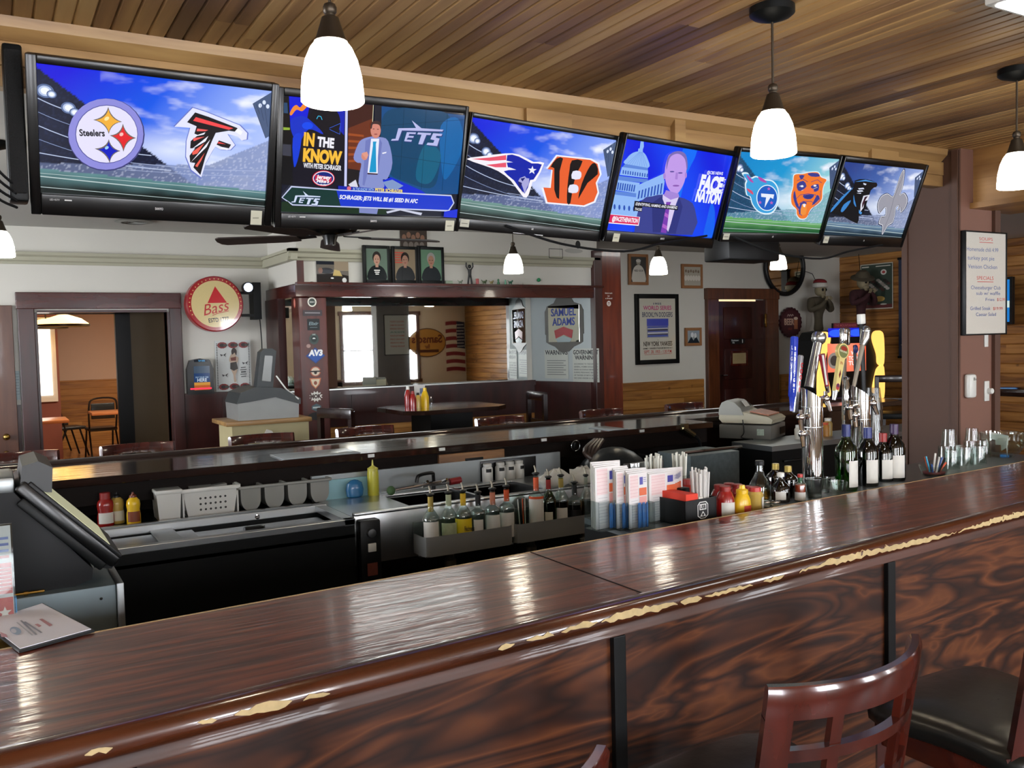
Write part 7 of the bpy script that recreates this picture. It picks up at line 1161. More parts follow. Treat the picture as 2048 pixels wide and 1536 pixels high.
m_bl = mat('blue_tap_plastic', '#1C36A8', .15, coat=.8)
def artOn(t, o, u, v, w, h, fn):     # artwork given in the thing's own axes
    M = t.rotation_quaternion.to_matrix() if t.rotation_mode == 'QUATERNION' else t.rotation_euler.to_matrix(); a = Art((0, 0, 0), (1, 0, 0), (0, 0, 1), w, h); fn(a)
    U = Vector(u); V_ = Vector(v); Nn = U.cross(V_); T = Matrix((U, V_, Nn)).transposed().to_4x4(); T.translation = Vector(o)
    me = bpy.data.meshes.new('print'); me.from_pydata([tuple(T @ Vector(p)) for p in a.V], [], a.F); at = me.color_attributes.new('Col', 'FLOAT_COLOR', 'CORNER'); dat = []
    for f, k in zip(me.polygons, a.K):
        for i in range(f.loop_total): dat += (k[i] if isinstance(k, list) else k)
    at.data.foreach_set('color', dat); me.materials.append(m_printg); o_ = bpy.data.objects.new('print', me); C.objects.link(o_); o_.parent = t; return o_
def b1(t, L):
    part('handle', MB().box(-.014, .014, -.012, .012, L * .18, L, bv=.008), m_bl, t); part('ferrule', MB().lathe([(.008, 0), (.009, L * .1), (.013, L * .19)], 14), m_bl, t)
    artOn(t, (-.0145, .0, L * .3), (0, -1, 0), (0, 0, 1), .02, L * .6, lambda a: [a.text(ch, .004, L * (.52 - .075 * k), L * .05, '#D8DEF0', bold=.03) for k, ch in enumerate('LIGHT')])
    artOn(t, (-.012, -.0125, L * .25), (1, 0, 0), (0, 0, 1), .012, L * .65, lambda a: [a.text(ch, .005, L * (.56 - .07 * k), L * .045, '#D8DEF0', bold=.03) for k, ch in enumerate('BUD LIGHT')])
handle(1583, 822, 1589, 672, .26, b1, 'tall bright blue tap handle, leftmost')
def b2(t, L): part('handle', MB().box(-.008, .012, -.01, .01, L * .05, L, bv=.006), mat('silver_tap', '#A8ABB0', .25, .6), t); artOn(t, (-.006, -.0106, L * .2), (1, 0, 0), (0, 0, 1), .016, L * .7, lambda a: [a.text(ch, .009, L * (.6 - .1 * k), L * .07, '#B02A30', bold=.05) for k, ch in enumerate('COORS')])
handle(1588, 832, 1601, 710, .32, b2, 'silver tap handle with red letters just right of the blue one')
def b3(t, L): part('handle', MB().tube([(0, 0, 0), (0, 0, L * .84)], [.02, .018], 16).lathe([(.021, L * .8), (.028, L * .84), (.03, L * .92), (.024, L * .98), (.001, L)], 20), mat('pewter_tap', '#A3A5A4', .22, .9), t)
handle(1618, 775, 1640, 664, .30, b3, 'thick silver tap handle with a rounded head above the left tower')
def b4(t, L): part('shaft', MB().tube([(0, 0, 0), (0, 0, L * .75)], [.008, .011], 10), mat('tan_shaft', '#8A8070', .4), t); part('head', MB().tube([(0, 0, L * .72), (.004, 0, L * .85), (0, 0, L)], [.013, .022, .02], 12).ball((0, 0, L * .97), .022, 12), mat('pewter_tap', '#A3A5A4', .22, .9), t)
handle(1707, 775, 1732, 658, .34, b4, 'slim tan and silver tap handle leaning right above the right tower')
def b5(t, L):
    part('paddle', MB().prism([(-.012, L * .15), (.012, L * .15), (.016, L * .72), (-.016, L * .72)], -.008, .008, 'y'), mat('ipa_cream', '#CDBB72', .4), t, None); part('disc', MB().lathe([(.001, 0), (.033, 0), (.033, .016), (.001, .016)], 28, Matrix.Translation((0, .008, L * .84)) @ RX), mat('ipa_cream', '#CDBB72', .4), t); part('ferrule', MB().lathe([(.008, 0), (.012, L * .16)], 12), m_steel, t)
    def fn(a): a.ell(.033, .033, .028, .028, '#6E7448'); a.ell(.033, .044, .02, .01, '#8A2E22'); a.text('FIDDLEHEAD', .033, .028, .007, '#DAD6B8', w=.045); a.ell(.033, .033, .0285, .0285, '#6E7448') if 0 else None
    artOn(t, (-.033, -.0085, L * .84 - .033), (1, 0, 0), (0, 0, 1), .066, .066, fn)
    def f2(a): a.text('IPA', .014, L * .46, .012, '#A85A3A'); a.face([(.008, L * .28), (.014, L * .38), (.02, L * .3), (.016, L * .22)], '#6E2A24'); a.ell(.014, L * .08, .011, .014, '#A83A3E'); a.ell(.014, L * .1, .009, .008, '#5A2A4A')
    artOn(t, (-.014, -.0085, L * .15), (1, 0, 0), (0, 0, 1), .028, L * .56, f2)
handle(1668, 800, 1687, 684, .28, b5, 'cream IPA tap handle with a round badge')
def b6(t, L): part('handle', MB().tube([(0, 0, L * .15), (0, 0, L * .9)], [.009, .014], 10), mat('red_tap', '#8A1E2A', .3), t); part('stripe', MB().tube([(-.009, -.008, L * .2), (-.009, -.012, L * .9)], .004, 6), m_wplas, t); part('ferrule', MB().lathe([(.007, 0), (.01, L * .16)], 12), m_chrome, t)
handle(1656, 785, 1642, 700, .25, b6, 'short red and white tap handle between the towers')
def b7(t, L): part('handle', MB().lathe([(.006, 0), (.01, L * .1), (.008, L * .2), (.013, L * .35), (.008, L * .5), (.014, L * .65), (.01, L * .85), (.014, L * .95), (.001, L)], 14), m_chrome, t)
handle(1692, 815, 1693, 752, .32, b7, 'turned chrome tap knob right of the cream IPA handle')
def b8(t, L): part('handle', MB().box(-.006, .006, -.006, .006, 0, L, bv=.004), m_blkp, t); part('emblem', MB().ball((0, -.006, L * .9), .014, 10, sc=(1, .5, 1.4)), m_bluef, t)
handle(1712, 770, 1709, 690, .38, b8, 'thin dark tap handle with a small blue badge')
def b9(t, L): part('head', MB().box(-.022, .022, -.015, .015, L - .075, L, bv=.007), m_chrome, t); part('stem', MB().tube([(0, 0, -.02), (0, 0, L - .07)], .009, 10), m_chrome, t)
handle(1686, 930, 1690, 656, .38, b9, 'boxy chrome tap top in front of the blue jukebox header')
A = LP(1738, 640, .4)
for k, (px, py, lab) in enumerate(((1722, 640, 'black and white tap handle crown above the jukebox'),)):
    handle(px + 12, py + 290, px, py - 12, .4, lambda t, L: (part('handle', MB().box(-.008, .008, -.008, .008, -.02, L - .04, bv=.003), m_blkp, t), part('cap', MB().box(-.016, .016, -.012, .012, L - .045, L, bv=.004), m_wplas, t)), lab)
# stack of clear cups behind the right tower
A = LP(1745, 775, .42); t = thing('cup_stack', 'tall upturned stack of clear plastic cups behind the right tower', 'cups', (A.x, A.y, LZ)); H = A.z - LZ
for k in range(7): part('cup', MB().lathe([(.044 , k * (H - .1) / 6), (.032, .1 + k * (H - .1) / 6)], 22, caps=False), g_frost, t)
# ------------------------------------------------------------ cash register
A0 = ony(1448, 880, 4.42); A1 = ony(1600, 880, 4.42); m_beige = mat('beige_plastic', '#B5AF98', .45, var=.03); m_rgrey = mat('register_grey', '#8C8C84', .4)
t = thing('cash_register', 'beige electronic cash register on a grey cash drawer', 'cash register', (onz(1542, 880, .92).x, onz(1542, 880, .92).y, .92), .468); z0_ = .1
Wd = .36
part('cash_drawer', boxM(0, Wd, 0, .38, .0, z0_, bv=.004), mat('drawer_grey', '#6B6A64', .4), t); part('drawer_slot', boxM(Wd * .62, Wd - .01, -.004, .0, .02, z0_ - .03), m_blk, t, None); part('badge', boxM(-.003, 0, .05, .1, .03, .075), mat('badge', '#A8B8A8', .4, var=.5, scale=90), t, None)
part('body', MB().prism([(.0, z0_ + .012), (.36, z0_ + .012), (.385, z0_ + .04), (.375, z0_ + .12), (.34, z0_ + .155), (.2, z0_ + .09), (.02, z0_ + .06), (-.01, z0_ + .04)], .01, .34, 'x'), m_beige, t, 30)
part('printer_hood', MB().prism([(.2, z0_ + .07), (.22, z0_ + .12), (.27, z0_ + .165), (.32, z0_ + .178), (.36, z0_ + .16), (.38, z0_ + .12), (.385, z0_ + .07)], .004, .2, 'x'), m_rgrey, t, 30)
part('display', MB().prism([(.22, z0_ + .11), (.3, z0_ + .165), (.35, z0_ + .17), (.36, z0_ + .11)], .2, .33, 'x'), m_rgrey, t, 30); part('display_window', MB().box(.22, .31, 0, .05, 0, .004, M=Matrix.Translation((0, .235, z0_ + .122)) @ Matrix.Rotation(.6, 4, 'X')), m_blkg, t, None)
part('receipt', MB().box(.06, .15, 0, .05, 0, .003, M=Matrix.Translation((0, .2, z0_ + .13)) @ Matrix.Rotation(.9, 4, 'X')), m_lab, t, None)
part('keypad', MB().box(.05, .31, 0, .14, 0, .008, M=Matrix.Translation((0, .03, z0_ + .066)) @ Matrix.Rotation(.18, 4, 'X')), mat('keypad', '#A86A50', .5, var=.7, scale=45), t, None)
part('cable', MB().tube(smoothc([(-.012, .2, z0_ + .04), (-.014, .19, .05), (-.012, .21, .01), (-.03, .12, .004)], 5, False), .004, 6), m_blkp, t)
A = ony(1700, 800, 4.5)
# bottles and odds on the register counter
for k, (px, top, h, c, lab) in enumerate(((1598, 815, .1, '#C8C4B8', 'small white-capped jar on the register counter'), (1650, 822, .1, '#C88A3A', 'small orange-lidded jar on the register counter'), (1656, 840, .13, '#A88A4A', 'pale yellow carton on the register counter'), (1610, 830, .09, '#4A2A2A', 'small dark jar on the register counter'))):
    P = ony(px, 870, 4.42); t = thing('jar', lab, 'jar', (P.x, 4.42, .92)); part('jar', MB().lathe([(.001, 0), (.03, 0), (.032, h * .7), (.022, h * .85), (.001, h * .86)], 16), mat('jar_' + c[1:], c, .35), t); part('lid', MB().lathe([(.024, h * .84), (.024, h), (.001, h)], 16), m_wplas if k != 1 else m_org, t)
# ------------------------------------------------------------ near left: terminal on its cabinet, papers
PC = Vector((-.55, 2.76, 0)); PZ = 1.0
pc = thing('terminal_cabinet', 'stainless cabinet behind the bar carrying the sales terminal', 'cabinet'); px1 = onz(250, 1171, PZ).x
part('body', boxM(-.6, px1 - .02, 2.76, 3.25, 0, PZ, bv=.004), mat('cabinet_steel', '#66747A', .4, .45, var=.06), pc); part('end_panel', boxM(px1 - .02, px1, 2.75, 3.26, 0, PZ + .004, bv=.003), m_steeld, pc)
for x in (px1 - .06, px1 - .22): part('rivet', MB().ball((x, 2.758, PZ - .035), .004, 6), m_blkp, pc)
tm = thing('sales_terminal', 'black point-of-sale terminal with slanted touch screen seen from its side', 'terminal', (0, 2.8, PZ + .001))
def XZ(px, py, y): q = ony(px, py, y); return (q.x, q.z - PZ - .001)
prof = [XZ(-60, 1150, 2.8), XZ(30, 1165, 2.8), XZ(150, 1165, 2.8), XZ(184, 1158, 2.8), XZ(186, 1138, 2.8), XZ(100, 1058, 2.8), XZ(48, 1005, 2.8), XZ(28, 985, 2.8), XZ(-60, 990, 2.8)]
prof = [(x, max(0, z)) for x, z in prof]; prof[0] = (prof[0][0], 0); prof[1] = (prof[1][0], 0); prof[2] = (prof[2][0], 0)
m_tb = mat('terminal_black', '#0C0D0F', .5, Specular_IOR_Level=.25)
part('base', MB().prism(prof, .0, .3, 'y'), m_tb, tm, 30)
a0 = Vector((*XZ(48, 962, 2.78), 0)); a1 = Vector((*XZ(243, 1118, 2.78), 0)); d = (a1 - a0); L = d.length; ang_ = math.atan2(-d.y, d.x)
MS = Matrix.Translation((a0.x, -.02, a0.y)) @ Matrix.Rotation(ang_, 4, 'Y')
part('screen_housing', MB().box(0, L, 0, .36, -.035, -.0, M=MS, bv=.008), m_blkg, tm); part('card_reader', MB().box(.03, L * .94, -.006, .01, -.06, -.034, M=MS, bv=.006), m_blk, tm); part('screen_bezel', MB().box(.015, L - .004, .004, .355, -.002, .009, M=MS, bv=.003), m_blkp, tm)
part('screen', MB().box(.06, L - .05, .02, .335, .009, .0105, M=MS), emit('pale_terminal_screen', '#C6C8A4', .16), tm, None)
P = XZ(30, 975, 2.8); part('receipt_printer', MB().box(-.35, P[0] - .0, .0, .22, max(.18, P[1] - .02), P[1] + .03, bv=.01), m_steeld, tm)
P = XZ(62, 960, 2.8); part('printer_lid', MB().prism([(P[0] - .03, P[1] - .03), (P[0] + .05, P[1] - .04), (P[0] + .055, P[1] + .03), (P[0] + .02, P[1] + .05), (P[0] - .02, P[1] + .04)], .0, .3, 'y'), mat('printer_grey', '#232424', .4, .2), tm, 30)
part('foot', MB().prism([XZ(178, 1110, 2.8), XZ(232, 1128, 2.8), XZ(225, 1140, 2.8), XZ(190, 1138, 2.8)], .02, .24, 'y'), m_blk, tm, None)
A = onz(55, 1180, PZ + .008); pn = thing('brass_pen', 'thin brass-coloured pen lying on the terminal cabinet', 'pen', (A.x, 2.772, PZ + .008)); part('barrel', MB().tube([(-.045, 0, 0), (.04, 0, 0)], .0045, 8).tube([(-.01, 0, 0), (0, 0, 0)], .007, 8), m_brass, pn)
# acrylic table tent at the left edge
a = quadart((-40, 1040, 21, 1200), y=2.4); a.o.z = 1.0; zt = ony(0, 1038, 2.4).z; a.h = zt - a.o.z; W, H = a.w, a.h; a.fill('#CFCDCB'); a.rect(W * .3, H * .45, W * .98, H * .7, '#C44A48'); a.rect(W * .3, H * .2, W * .98, H * .42, '#C45650'); a.rect(W * .3, 0, W * .98, H * .16, '#C0A060')
[a.line([(W * .35, H * (.48 + .03 * k)), (W * .95, H * (.48 + .03 * k))], .002, '#E0C8C4') for k in range(7)]; [a.line([(W * .45, H * (.9 - .05 * k)), (W * .92, H * (.9 - .05 * k))], .006, ['#6A7AB4', '#5A6AAA', '#7A8AC0', '#C06A6A'][k]) for k in range(4)]; a.face([(W * .7 + .014 * (1 if i % 2 == 0 else .42) * sin(PI * i / 5), H * .3 + .014 * (1 if i % 2 == 0 else .42) * cos(PI * i / 5)) for i in range(10)], '#E8DCD4')
a.o = Vector((a.o.x, 2.3, 1.0)); a.o.x = onpl(-40, 1120, Vector((0, 2.3, 0)), Vector((0, 1, 0))).x; a.w = onpl(21, 1120, Vector((0, 2.3, 0)), Vector((0, 1, 0))).x - a.o.x
t = thing('table_tent', 'clear stand with a red and white printed menu at the left edge', 'menu stand', (a.o.x, 2.3, 1.0)); a.build('card', m_pinkp, t); part('acrylic_stand', MB().box(0, a.w + .006, .001, .004, 0, H + .004).box(0, a.w + .006, -.004, -.002, 0, H + .004).box(0, a.w + .006, -.03, .03, 0, .003), g_acr, t, None)
part('blue_insert', boxM(a.w - .004, a.w + .008, .006, .03, .0, H * .4), mat('blue_insert', '#3A7AA8', .4), t, None)
part('shelf_under', boxM(a.o.x - .3 - a.o.x, .12, -.12, .14, -.04, -.0005), m_blk, t, None) if False else None
# menu folder lying across the bar's inner edge
q = [onz(x, y, 1.078) for x, y in ((-30, 1243), (84, 1207), (182, 1258), (40, 1297))]
fo = thing('menu_folder', 'black folder with a white printed sheet lying on the bar at the left', 'menu folder', (0, 0, 0)); ctr = sum(q, Vector()) / 4
part('folder', MB().prism([(p.x + (p.x - ctr.x) * .06, p.y + (p.y - ctr.y) * .06) for p in q], 1.0715, 1.0765), m_blkp, fo, None)
u = (q[2] - q[1]); v = (q[1] - q[0]); u_, v_ = (q[1] - q[0]).normalized(), None
part('sheet', MB().prism([(p.x, p.y) for p in q], 1.077, 1.0785), mat('sheet_paper', '#DDDDE4', .6), fo, None)
uu = (q[3] - q[2]).normalized() * -1; vv = Vector((0, 0, 1)).cross(uu); a = Art(q[3] + Vector((0, 0, .0010)) , uu, vv, (q[3] - q[2]).length, (q[1] - q[2]).length)
a.z(0, 900, 3.84); a.poly([(300, 1300), (325, 1295), (405, 1345), (380, 1355)], '#B8868C'); a.poly([(265, 1340), (290, 1335), (320, 1350), (300, 1362)], '#B8868C'); a.line([(160, 1310), (280, 1420)], .004, '#8A8E9A', True); a.line([(190, 1320), (320, 1405)], .004, '#8A8E9A', True); a.line([(130, 1325), (250, 1425)], .003, '#A8ACB4', True); a.pell(120, 1390, 45, 28, '#8AA0B8', rot=.3); a.pell(105, 1392, 22, 16, '#C8CCD4', rot=.3); a.poly([(0, 1400), (50, 1420), (60, 1440), (10, 1440)], '#C08A94'); a.build('print', m_print, fo)
# ------------------------------------------------------------ far left: device on its counter
t = thing('service_stand', 'small cream cabinet with a wooden top beside the red column', 'cabinet', (0, 0, 0)); A0 = ony(452, 845, 6.9); A1 = ony(600, 850, 6.9)
part('wood_top', boxM(A0.x, A1.x + .1, 6.9, 7.4, A0.z - .035, A0.z, bv=.006), m_pine, t); part('cabinet', boxM(A0.x + .05, A1.x + .08, 6.93, 7.38, 0, A0.z - .035), mat('cream_paint', '#B5AA82', .6), t, None)
A = ony(540, 870, 6.9); solo('paper_note', MB().prism([(A.x - .08, A.z - .07), (A.x + .1, A.z - .09), (A.x + .02, A.z + .03), (A.x - .02, A.z + .045)], 6.915, 6.922, 'y'), m_lab, 'white paper slip tacked below the wooden stand top', 'paper', smooth=None)
t = thing('game_machine', 'large silver and black countertop machine with an upright dark screen', 'game machine', (A0.x + .1, 6.95, A0.z + .001)); X = lambda px, py: (ony(px, py, 6.95).x - t.location.x, ony(px, py, 6.95).z - t.location.z)
p = [X(478, 850), X(598, 848), X(598, 806), X(550, 794), X(498, 803), X(475, 808)]; p[0] = (p[0][0], 0); p[1] = (p[1][0], 0)
part('body', MB().prism(p, 0, .4, 'y'), mat('machine_silver', '#8E908E', .4, .2), t, None); part('hood', MB().prism([X(472, 808), X(498, 804), X(550, 794), X(600, 808), X(600, 796), X(562, 776), X(510, 774), X(480, 786)], -.02, .38, 'y'), mat('machine_dark', '#33393A', .45), t, None)
part('upright', MB().prism([X(520, 776), X(553, 778), X(560, 702), X(552, 697), X(536, 697), X(528, 704)], .1, .2, 'y'), mat('machine_dark', '#33393A', .45), t, None); part('screen_glass', MB().prism([X(530, 762), X(548, 764), X(552, 712), X(536, 711)], .092, .1, 'y'), mat('dull_screen', '#5C605A', .2), t, None)
part('white_strip', MB().tube([(X(556, 752)[0], .05, X(556, 752)[1]), (X(572, 778)[0], .0, X(572, 778)[1]), (X(596, 798)[0], -.02, X(596, 798)[1])], .006, 8), m_wplas, t)
# ------------------------------------------------------------ seating
m_mah = wood('mahogany_stool', [(.3, '#2E0F0B'), (.5, '#42170F'), (.8, '#521D14')], (4, 4, 1), 0, 5, .18, .6, .05, crough=.08); m_vin = mat('black_vinyl', '#151716', .3, var=.2, bump=.15, scale=20)
def arcslab(mb, a0, a1, z0, z1, R, th, yc, n=14, tz=0., bev=0):
    """curved slab; angle measured from -Y; thickness inward; tz leans the top outward"""
    v = []; 
    for i in range(n + 1):
        a = a0 + (a1 - a0) * i / n
        for z, r in ((z0, R), (z0, R - th), (z1 - bev, R - th), (z1, R - th * .75), (z1, R - th * .25), (z1 - bev, R)): v.append((r * sin(a), yc - r * cos(a) - tz * (z - .78), z))
    f = [(0, 1, 2, 3, 4, 5), tuple(6 * n + k for k in range(5, -1, -1))]
    for i in range(n):
        for k in range(6): p = i * 6 + k; q = i * 6 + (k + 1) % 6; f.append((p, q, q + 6, p + 6))
    return mb.add(v, f)
def stool(loc, rz, lab, group='mahogany bar stools'):
    t = thing('bar_stool', lab, 'bar stool', loc, rz, group); SH = .74; R = .36; yc = .13; A_ = .64; lean = .16
    seat = MB(); pts = smoothc([(-.2, -.19), (0, -.215), (.2, -.19), (.215, 0), (.22, .19), (0, .225), (-.22, .19), (-.215, 0)], 4)
    v = []; k = len(pts)
    for s_, z in ((.95, SH - .012), (1.0, SH - .004), (1.01, SH + .018), (.97, SH + .036), (.8, SH + .05), (.4, SH + .055), (.01, SH + .056)): v += [(x * s_, y * s_, z) for x, y in pts]
    f = [(j * k + i, j * k + (i + 1) % k, (j + 1) * k + (i + 1) % k, (j + 1) * k + i) for j in range(6) for i in range(k)] + [tuple(range(k))]
    part('seat', MB().add(v, f), m_vin, t, 60); part('seat_frame', MB().box(-.2, .2, .165, .19, SH - .07, SH - .012, bv=.004).box(-.2, .2, -.19, -.165, SH - .07, SH - .012, bv=.004).box(-.2, -.175, -.19, .19, SH - .07, SH - .012, bv=.004).box(.175, .2, -.19, .19, SH - .07, SH - .012, bv=.004), m_mah, t)
    for s in (-1, 1):
        part('front_leg', MB().tube([(s * .19, .185, 0), (s * .185, .175, SH - .02)], [.017, .021], 4), m_mah, t, None)
        xb, yb = R * sin(s * A_), yc - R * cos(A_)
        part('rear_leg', MB().tube([(s * .195, -.23, 0), (s * .19, -.17, SH - .05), (s * .2, yb + .01, SH + .03)], .020, 4), m_mah, t, None)
        m_ = MB(); arcslab(m_, s * A_ - (.05 if s > 0 else -.05) * 1 if False else (s * A_ - .13 if s > 0 else s * A_), s * A_ if s > 0 else s * A_ + .055 if False else (s * A_ if s > 0 else s * A_ + .13), SH - .0, 1.045, R, .026, yc, 2, lean); part('stile', m_, m_mah, t, 40)
    part('top_rail', arcslab(MB(), -A_, A_, 1.042, 1.10, R, .026, yc, 20, lean, .010), m_mah, t, 40)
    for z in (.965, .872): part('cross_slat', arcslab(MB(), -A_ + .03, A_ - .03, z, z + .022, R - .003, .018, yc, 16, lean), m_mah, t, 40)
    for a in (-.27, .27): part('upright_slat', arcslab(MB(), a - .032, a + .032, SH + .02, 1.045, R - .006, .014, yc, 2, lean), m_mah, t, 40)
    for z, y in ((.22, .18), (.3, -.2)): part('foot_rail', MB().tube([(-.19, y, z), (.19, y, z)], .014, 6), m_mah, t)
    for s in (-1, 1): part('side_rail', MB().tube([(s * .19, .18, .26), (s * .192, -.2, .26)], .012, 6), m_mah, t)
    return t
S0 = stool((1.262, 1.235, 0), .06, 'mahogany bar stool with window-pane back, its top rail fully in view')
dup(S0, (2.02, 1.21, 0), .0, 'bar stool at the right edge showing its shiny black seat'); dup(S0, (.488, 1.173, 0), .12, 'bar stool at the bottom edge showing only one top rail corner')
for x, lab in ((.12, 'far-side bar stool at the left end below the brown door'), (.76, 'far-side bar stool in front of the dark doorway'), (1.51, 'far-side bar stool below the silver game machine'), (2.22, 'far-side bar stool just right of the red column'), (3.29, 'far-side bar stool in front of the black pub table right side'), (4.23, 'far-side bar stool below the orange-red column'), (5.10, 'far-side bar stool below the black-framed baseball poster')): dup(S0, (x, 5.60, 0), PI, lab, 'stools along the far bar')
# pub table, its chairs and condiments
A0 = ony(775, 830, 7.0); A1 = ony(985, 830, 7.0); tz = 1.115; t = thing('pub_table', 'black high-top pub table in the alcove with condiments on it', 'table', ((A0.x + A1.x) / 2, 7.0, 0)); hw = (A1.x - A0.x) / 2 - .02
c8 = [(-hw, -.28), (-hw + .14, -.40), (hw - .14, -.40), (hw, -.28), (hw, .28), (hw - .14, .40), (-hw + .14, .40), (-hw, .28)]
part('top', MB().prism(c8, tz - .035, tz), m_drk, t, None); part('pedestal', MB().box(-.2, .2, -.2, .2, .05, tz - .035), m_blk, t, None); part('base', boxM(-.32, .32, -.3, .3, 0, .05, bv=.01), m_blk, t)
def onT(px, h, R, m, capm, lab, name, y=6.95): P = ony(px, 800, y); q = thing(name, lab, 'condiment', (P.x, y, tz + .0005)); part('bottle', MB().lathe([(.001, 0), (R, 0), (R, h * .55), (R * .7, h * .75), (R * .45, h * .85), (.001, h * .86)], 16), m, q); part('cap', MB().lathe([(.001, h * .85), (R * .5, h * .85), (R * .42, h), (.001, h)], 12), capm, q); return q
onT(816, .19, .03, m_ket, m_wplas, 'dark ketchup bottle on the pub table', 'ketchup_bottle'); onT(826, .15, .03, m_ket, m_ketcap, 'second ketchup bottle with a white label on the pub table', 'ketchup_bottle', 6.88); onT(836, .13, .027, m_musb, m_blkp, 'brown mustard bottle on the pub table', 'mustard_bottle'); onT(850, .17, .034, m_mus, m_mus, 'yellow mustard bottle on the pub table', 'mustard_bottle', 6.92); onT(862, .09, .015, g_clear, m_chrome, 'small glass shaker on the pub table', 'salt_shaker')
a = quadart((829, 770, 850, 790), y=7.06); a.o.z = tz; a.h = ony(840, 770, 7.06).z - tz; a.fill('#C9C7C4'); a.rect(a.w * .5, a.h * .6, a.w * .9, a.h * .85, '#5A6A8E'); a.rect(a.w * .1, a.h * .3, a.w * .9, a.h * .5, '#B87A74'); q = thing('menu_card', 'small printed menu card standing on the pub table', 'menu', a.o); a.build('card', m_print, q); part('back', boxM(0, a.w, .001, .006, 0, a.h), m_lab, q, None)
m_dch = mat('dark_chair_wood', '#1E0C0A', .25, coat=.3)
def hchair(x, y, rz, lab, s=1.):
    t = thing('high_chair', lab, 'chair', (x, y, 0), rz, 'dark high chairs at the pub table'); part('seat', boxM(-.2, .2, -.2, .2, .72, .78, bv=.01), m_blk, t)
    for sx in (-1, 1):
        for sy in (-1, 1): part('leg', boxM(sx * .18 - .02, sx * .18 + .02, sy * .18 - .02, sy * .18 + .02, 0, .72), m_dch, t, None)
        part('stile', boxM(sx * .18 - .02, sx * .18 + .02, -.21, -.17, .78, 1.16), m_dch, t, None)
    part('top_rail', boxM(-.2, .2, -.215, -.175, 1.1, 1.18, bv=.01), m_dch, t); part('slat', boxM(-.18, .18, -.2, -.185, .88, .92), m_dch, t, None); return t
P = ony(718, 840, 6.6); hchair(P.x, 6.7, -1.2, 'dark high chair left of the pub table'); P = ony(1026, 815, 7.3); hchair(P.x, 7.2, 1.45, 'dark high chair right of the pub table')
# dark table and chairs at the right behind the pillar
t = thing('pub_table', 'dark high table glimpsed between the pillar and the right edge', 'table', (0, 0, 0)); A = onx(1995, 792, 8.6); part('top', MB().box(8.0, 9.6, A.y - .9, A.y + .0, 1.05, 1.12, bv=.01), m_drk, t); part('leg', MB().box(8.6, 8.8, A.y - .55, A.y - .4, 0, 1.05), m_dch, t, None)
P = ony(1795, 790, 6.3); hchair(P.x, 6.3, 2.4, 'dark high chair near the jukebox left of the pillar')['group'] = 'dark chairs near the jukebox'
# ------------------------------------------------------------ dining room seen through the doorway
m_met = mat('black_chair_metal', '#141414', .35, .3)
def dchair(x, y, rz, lab):
    t = thing('dining_chair', lab, 'chair', (x, y, 0), rz, 'black metal dining chairs'); part('seat', boxM(-.2, .2, -.2, .2, .43, .48, bv=.015), m_vin, t)
    for sx in (-1, 1): part('leg', MB().tube([(sx * .2, .22, 0), (sx * .19, .1, .44)], .014, 6), m_met, t); part('leg', MB().tube([(sx * .2, -.3, 0), (sx * .19, -.1, .44)], .014, 6), m_met, t)
    part('back_frame', MB().tube(smoothc([(-.19, -.12, .44), (-.2, -.2, .8), (-.14, -.23, .93), (.14, -.23, .93), (.2, -.2, .8), (.19, -.12, .44)], 4, False), .014, 6), m_met, t); part('back_pad', boxM(-.17, .17, -.2, -.17, .62, .86, bv=.012), m_vin, t); return t
P = onz(205, 915, 0); dchair(P.x, P.y, 0.1, 'black metal dining chair facing away in the far dining room'); P = onz(140, 912, 0); dchair(P.x, P.y, -1.3, 'black metal dining chair seen from the side in the far dining room'); P = onz(122, 905, 0); dchair(P.x - .1, P.y + .3, -1.3, 'dining chair directly behind the side-on one')
def dtable(x0, x1, y0, y1, lab): t = thing('dining_table', lab, 'table', ((x0 + x1) / 2, (y0 + y1) / 2, 0)); w_ = (x1 - x0) / 2; d_ = (y1 - y0) / 2; part('top', boxM(-w_, w_, -d_, d_, .72, .76, bv=.006), mat('orange_laminate', '#A8683C', .3), t); part('pedestal', MB().tube([(0, 0, .02), (0, 0, .72)], .04, 10).box(-.25, .25, -.25, .25, 0, .02), m_met, t)
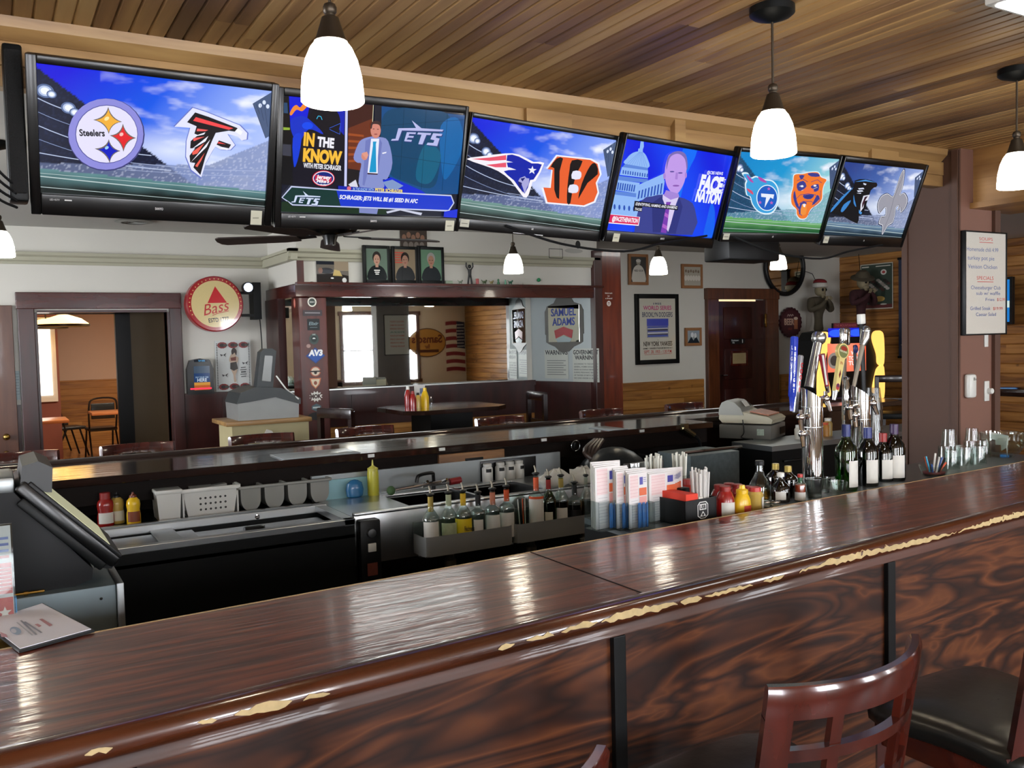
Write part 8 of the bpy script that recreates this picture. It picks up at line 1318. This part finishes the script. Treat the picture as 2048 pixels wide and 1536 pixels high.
P = ony(215, 830, 15.0); dtable(P.x - .28, P.x + .9, 14.3, 14.9, 'wood-topped dining table at the right of the far doorway'); P = ony(85, 820, 13.4); dtable(P.x - .8, P.x + .3, 13.2, 13.9, 'wood-topped dining table at the left of the far doorway')
m_tif = emit('stained_glass_lit', '#FFCF7A', 1.8)
for k, (px, py, y, lab) in enumerate(((128, 650, 12.5, 'front stained-glass ceiling lamp in the far dining room'), (92, 655, 15.0, 'rear stained-glass ceiling lamp in the far dining room'))):
    A = ony(px, py, y); t = thing('stained_glass_lamp', lab, 'lamp', (A.x, y, A.z)); part('shade', MB().lathe([(.05, .13), (.2, .08), (.28, .02), (.29, 0)], 18, caps=False), m_tif, t); part('rim', MB().lathe([(.29, 0), (.3, .01), (.3, -.015), (.29, -.02)], 18, caps=False), m_bronze, t); part('chain', MB().tube([(0, 0, .13), (0, 0, 2.72 - A.z)], .01, 6), m_bronze, t)
A0 = ony(80, 700, 15.5); A1 = ony(104, 700, 15.5); o = struct('window_8', boxM(A0.x - .5, A1.x + .05, 15.46, 15.5, .9, 2.2), mat('curtain', '#D6CFC2', .8)); part('pane', boxM(A0.x - .4, A1.x - .02, 15.45, 15.46, 1.0, 2.1), emit('daylight_pane2', '#F4F0EA', 1.6), o, None)
struct('wall_dining_side', boxM(-2.5, ony(116, 700, 15.55).x, 15.5, 15.62, 0, 2.72), mat('maroon_wall', '#7A4234', .6))
area_ = bpy.data.lights.new('dining_room_fill', 'AREA'); area_.shape = 'RECTANGLE'; area_.size = 3; area_.size_y = 1.2; area_.energy = 75; area_.color = (1, .86, .7); ao = bpy.data.objects.new('dining_room_fill', area_); C.objects.link(ao); ao.location = (2.6, 13.0, 2.68)  # added area lamp to brighten the dining room, no fixture behind it
A = onz(2068, -26, 2.62); t = thing('ceiling_light', 'white flush ceiling light just entering the top right corner', 'ceiling light', (A.x, A.y, 2.63)); part('tray', boxM(-.04, .6, -.12, .12, -.03, -.001, bv=.006), m_wplas, t); part('diffuser', boxM(-.02, .58, -.1, .1, -.036, -.03, bv=.003), m_flu, t)
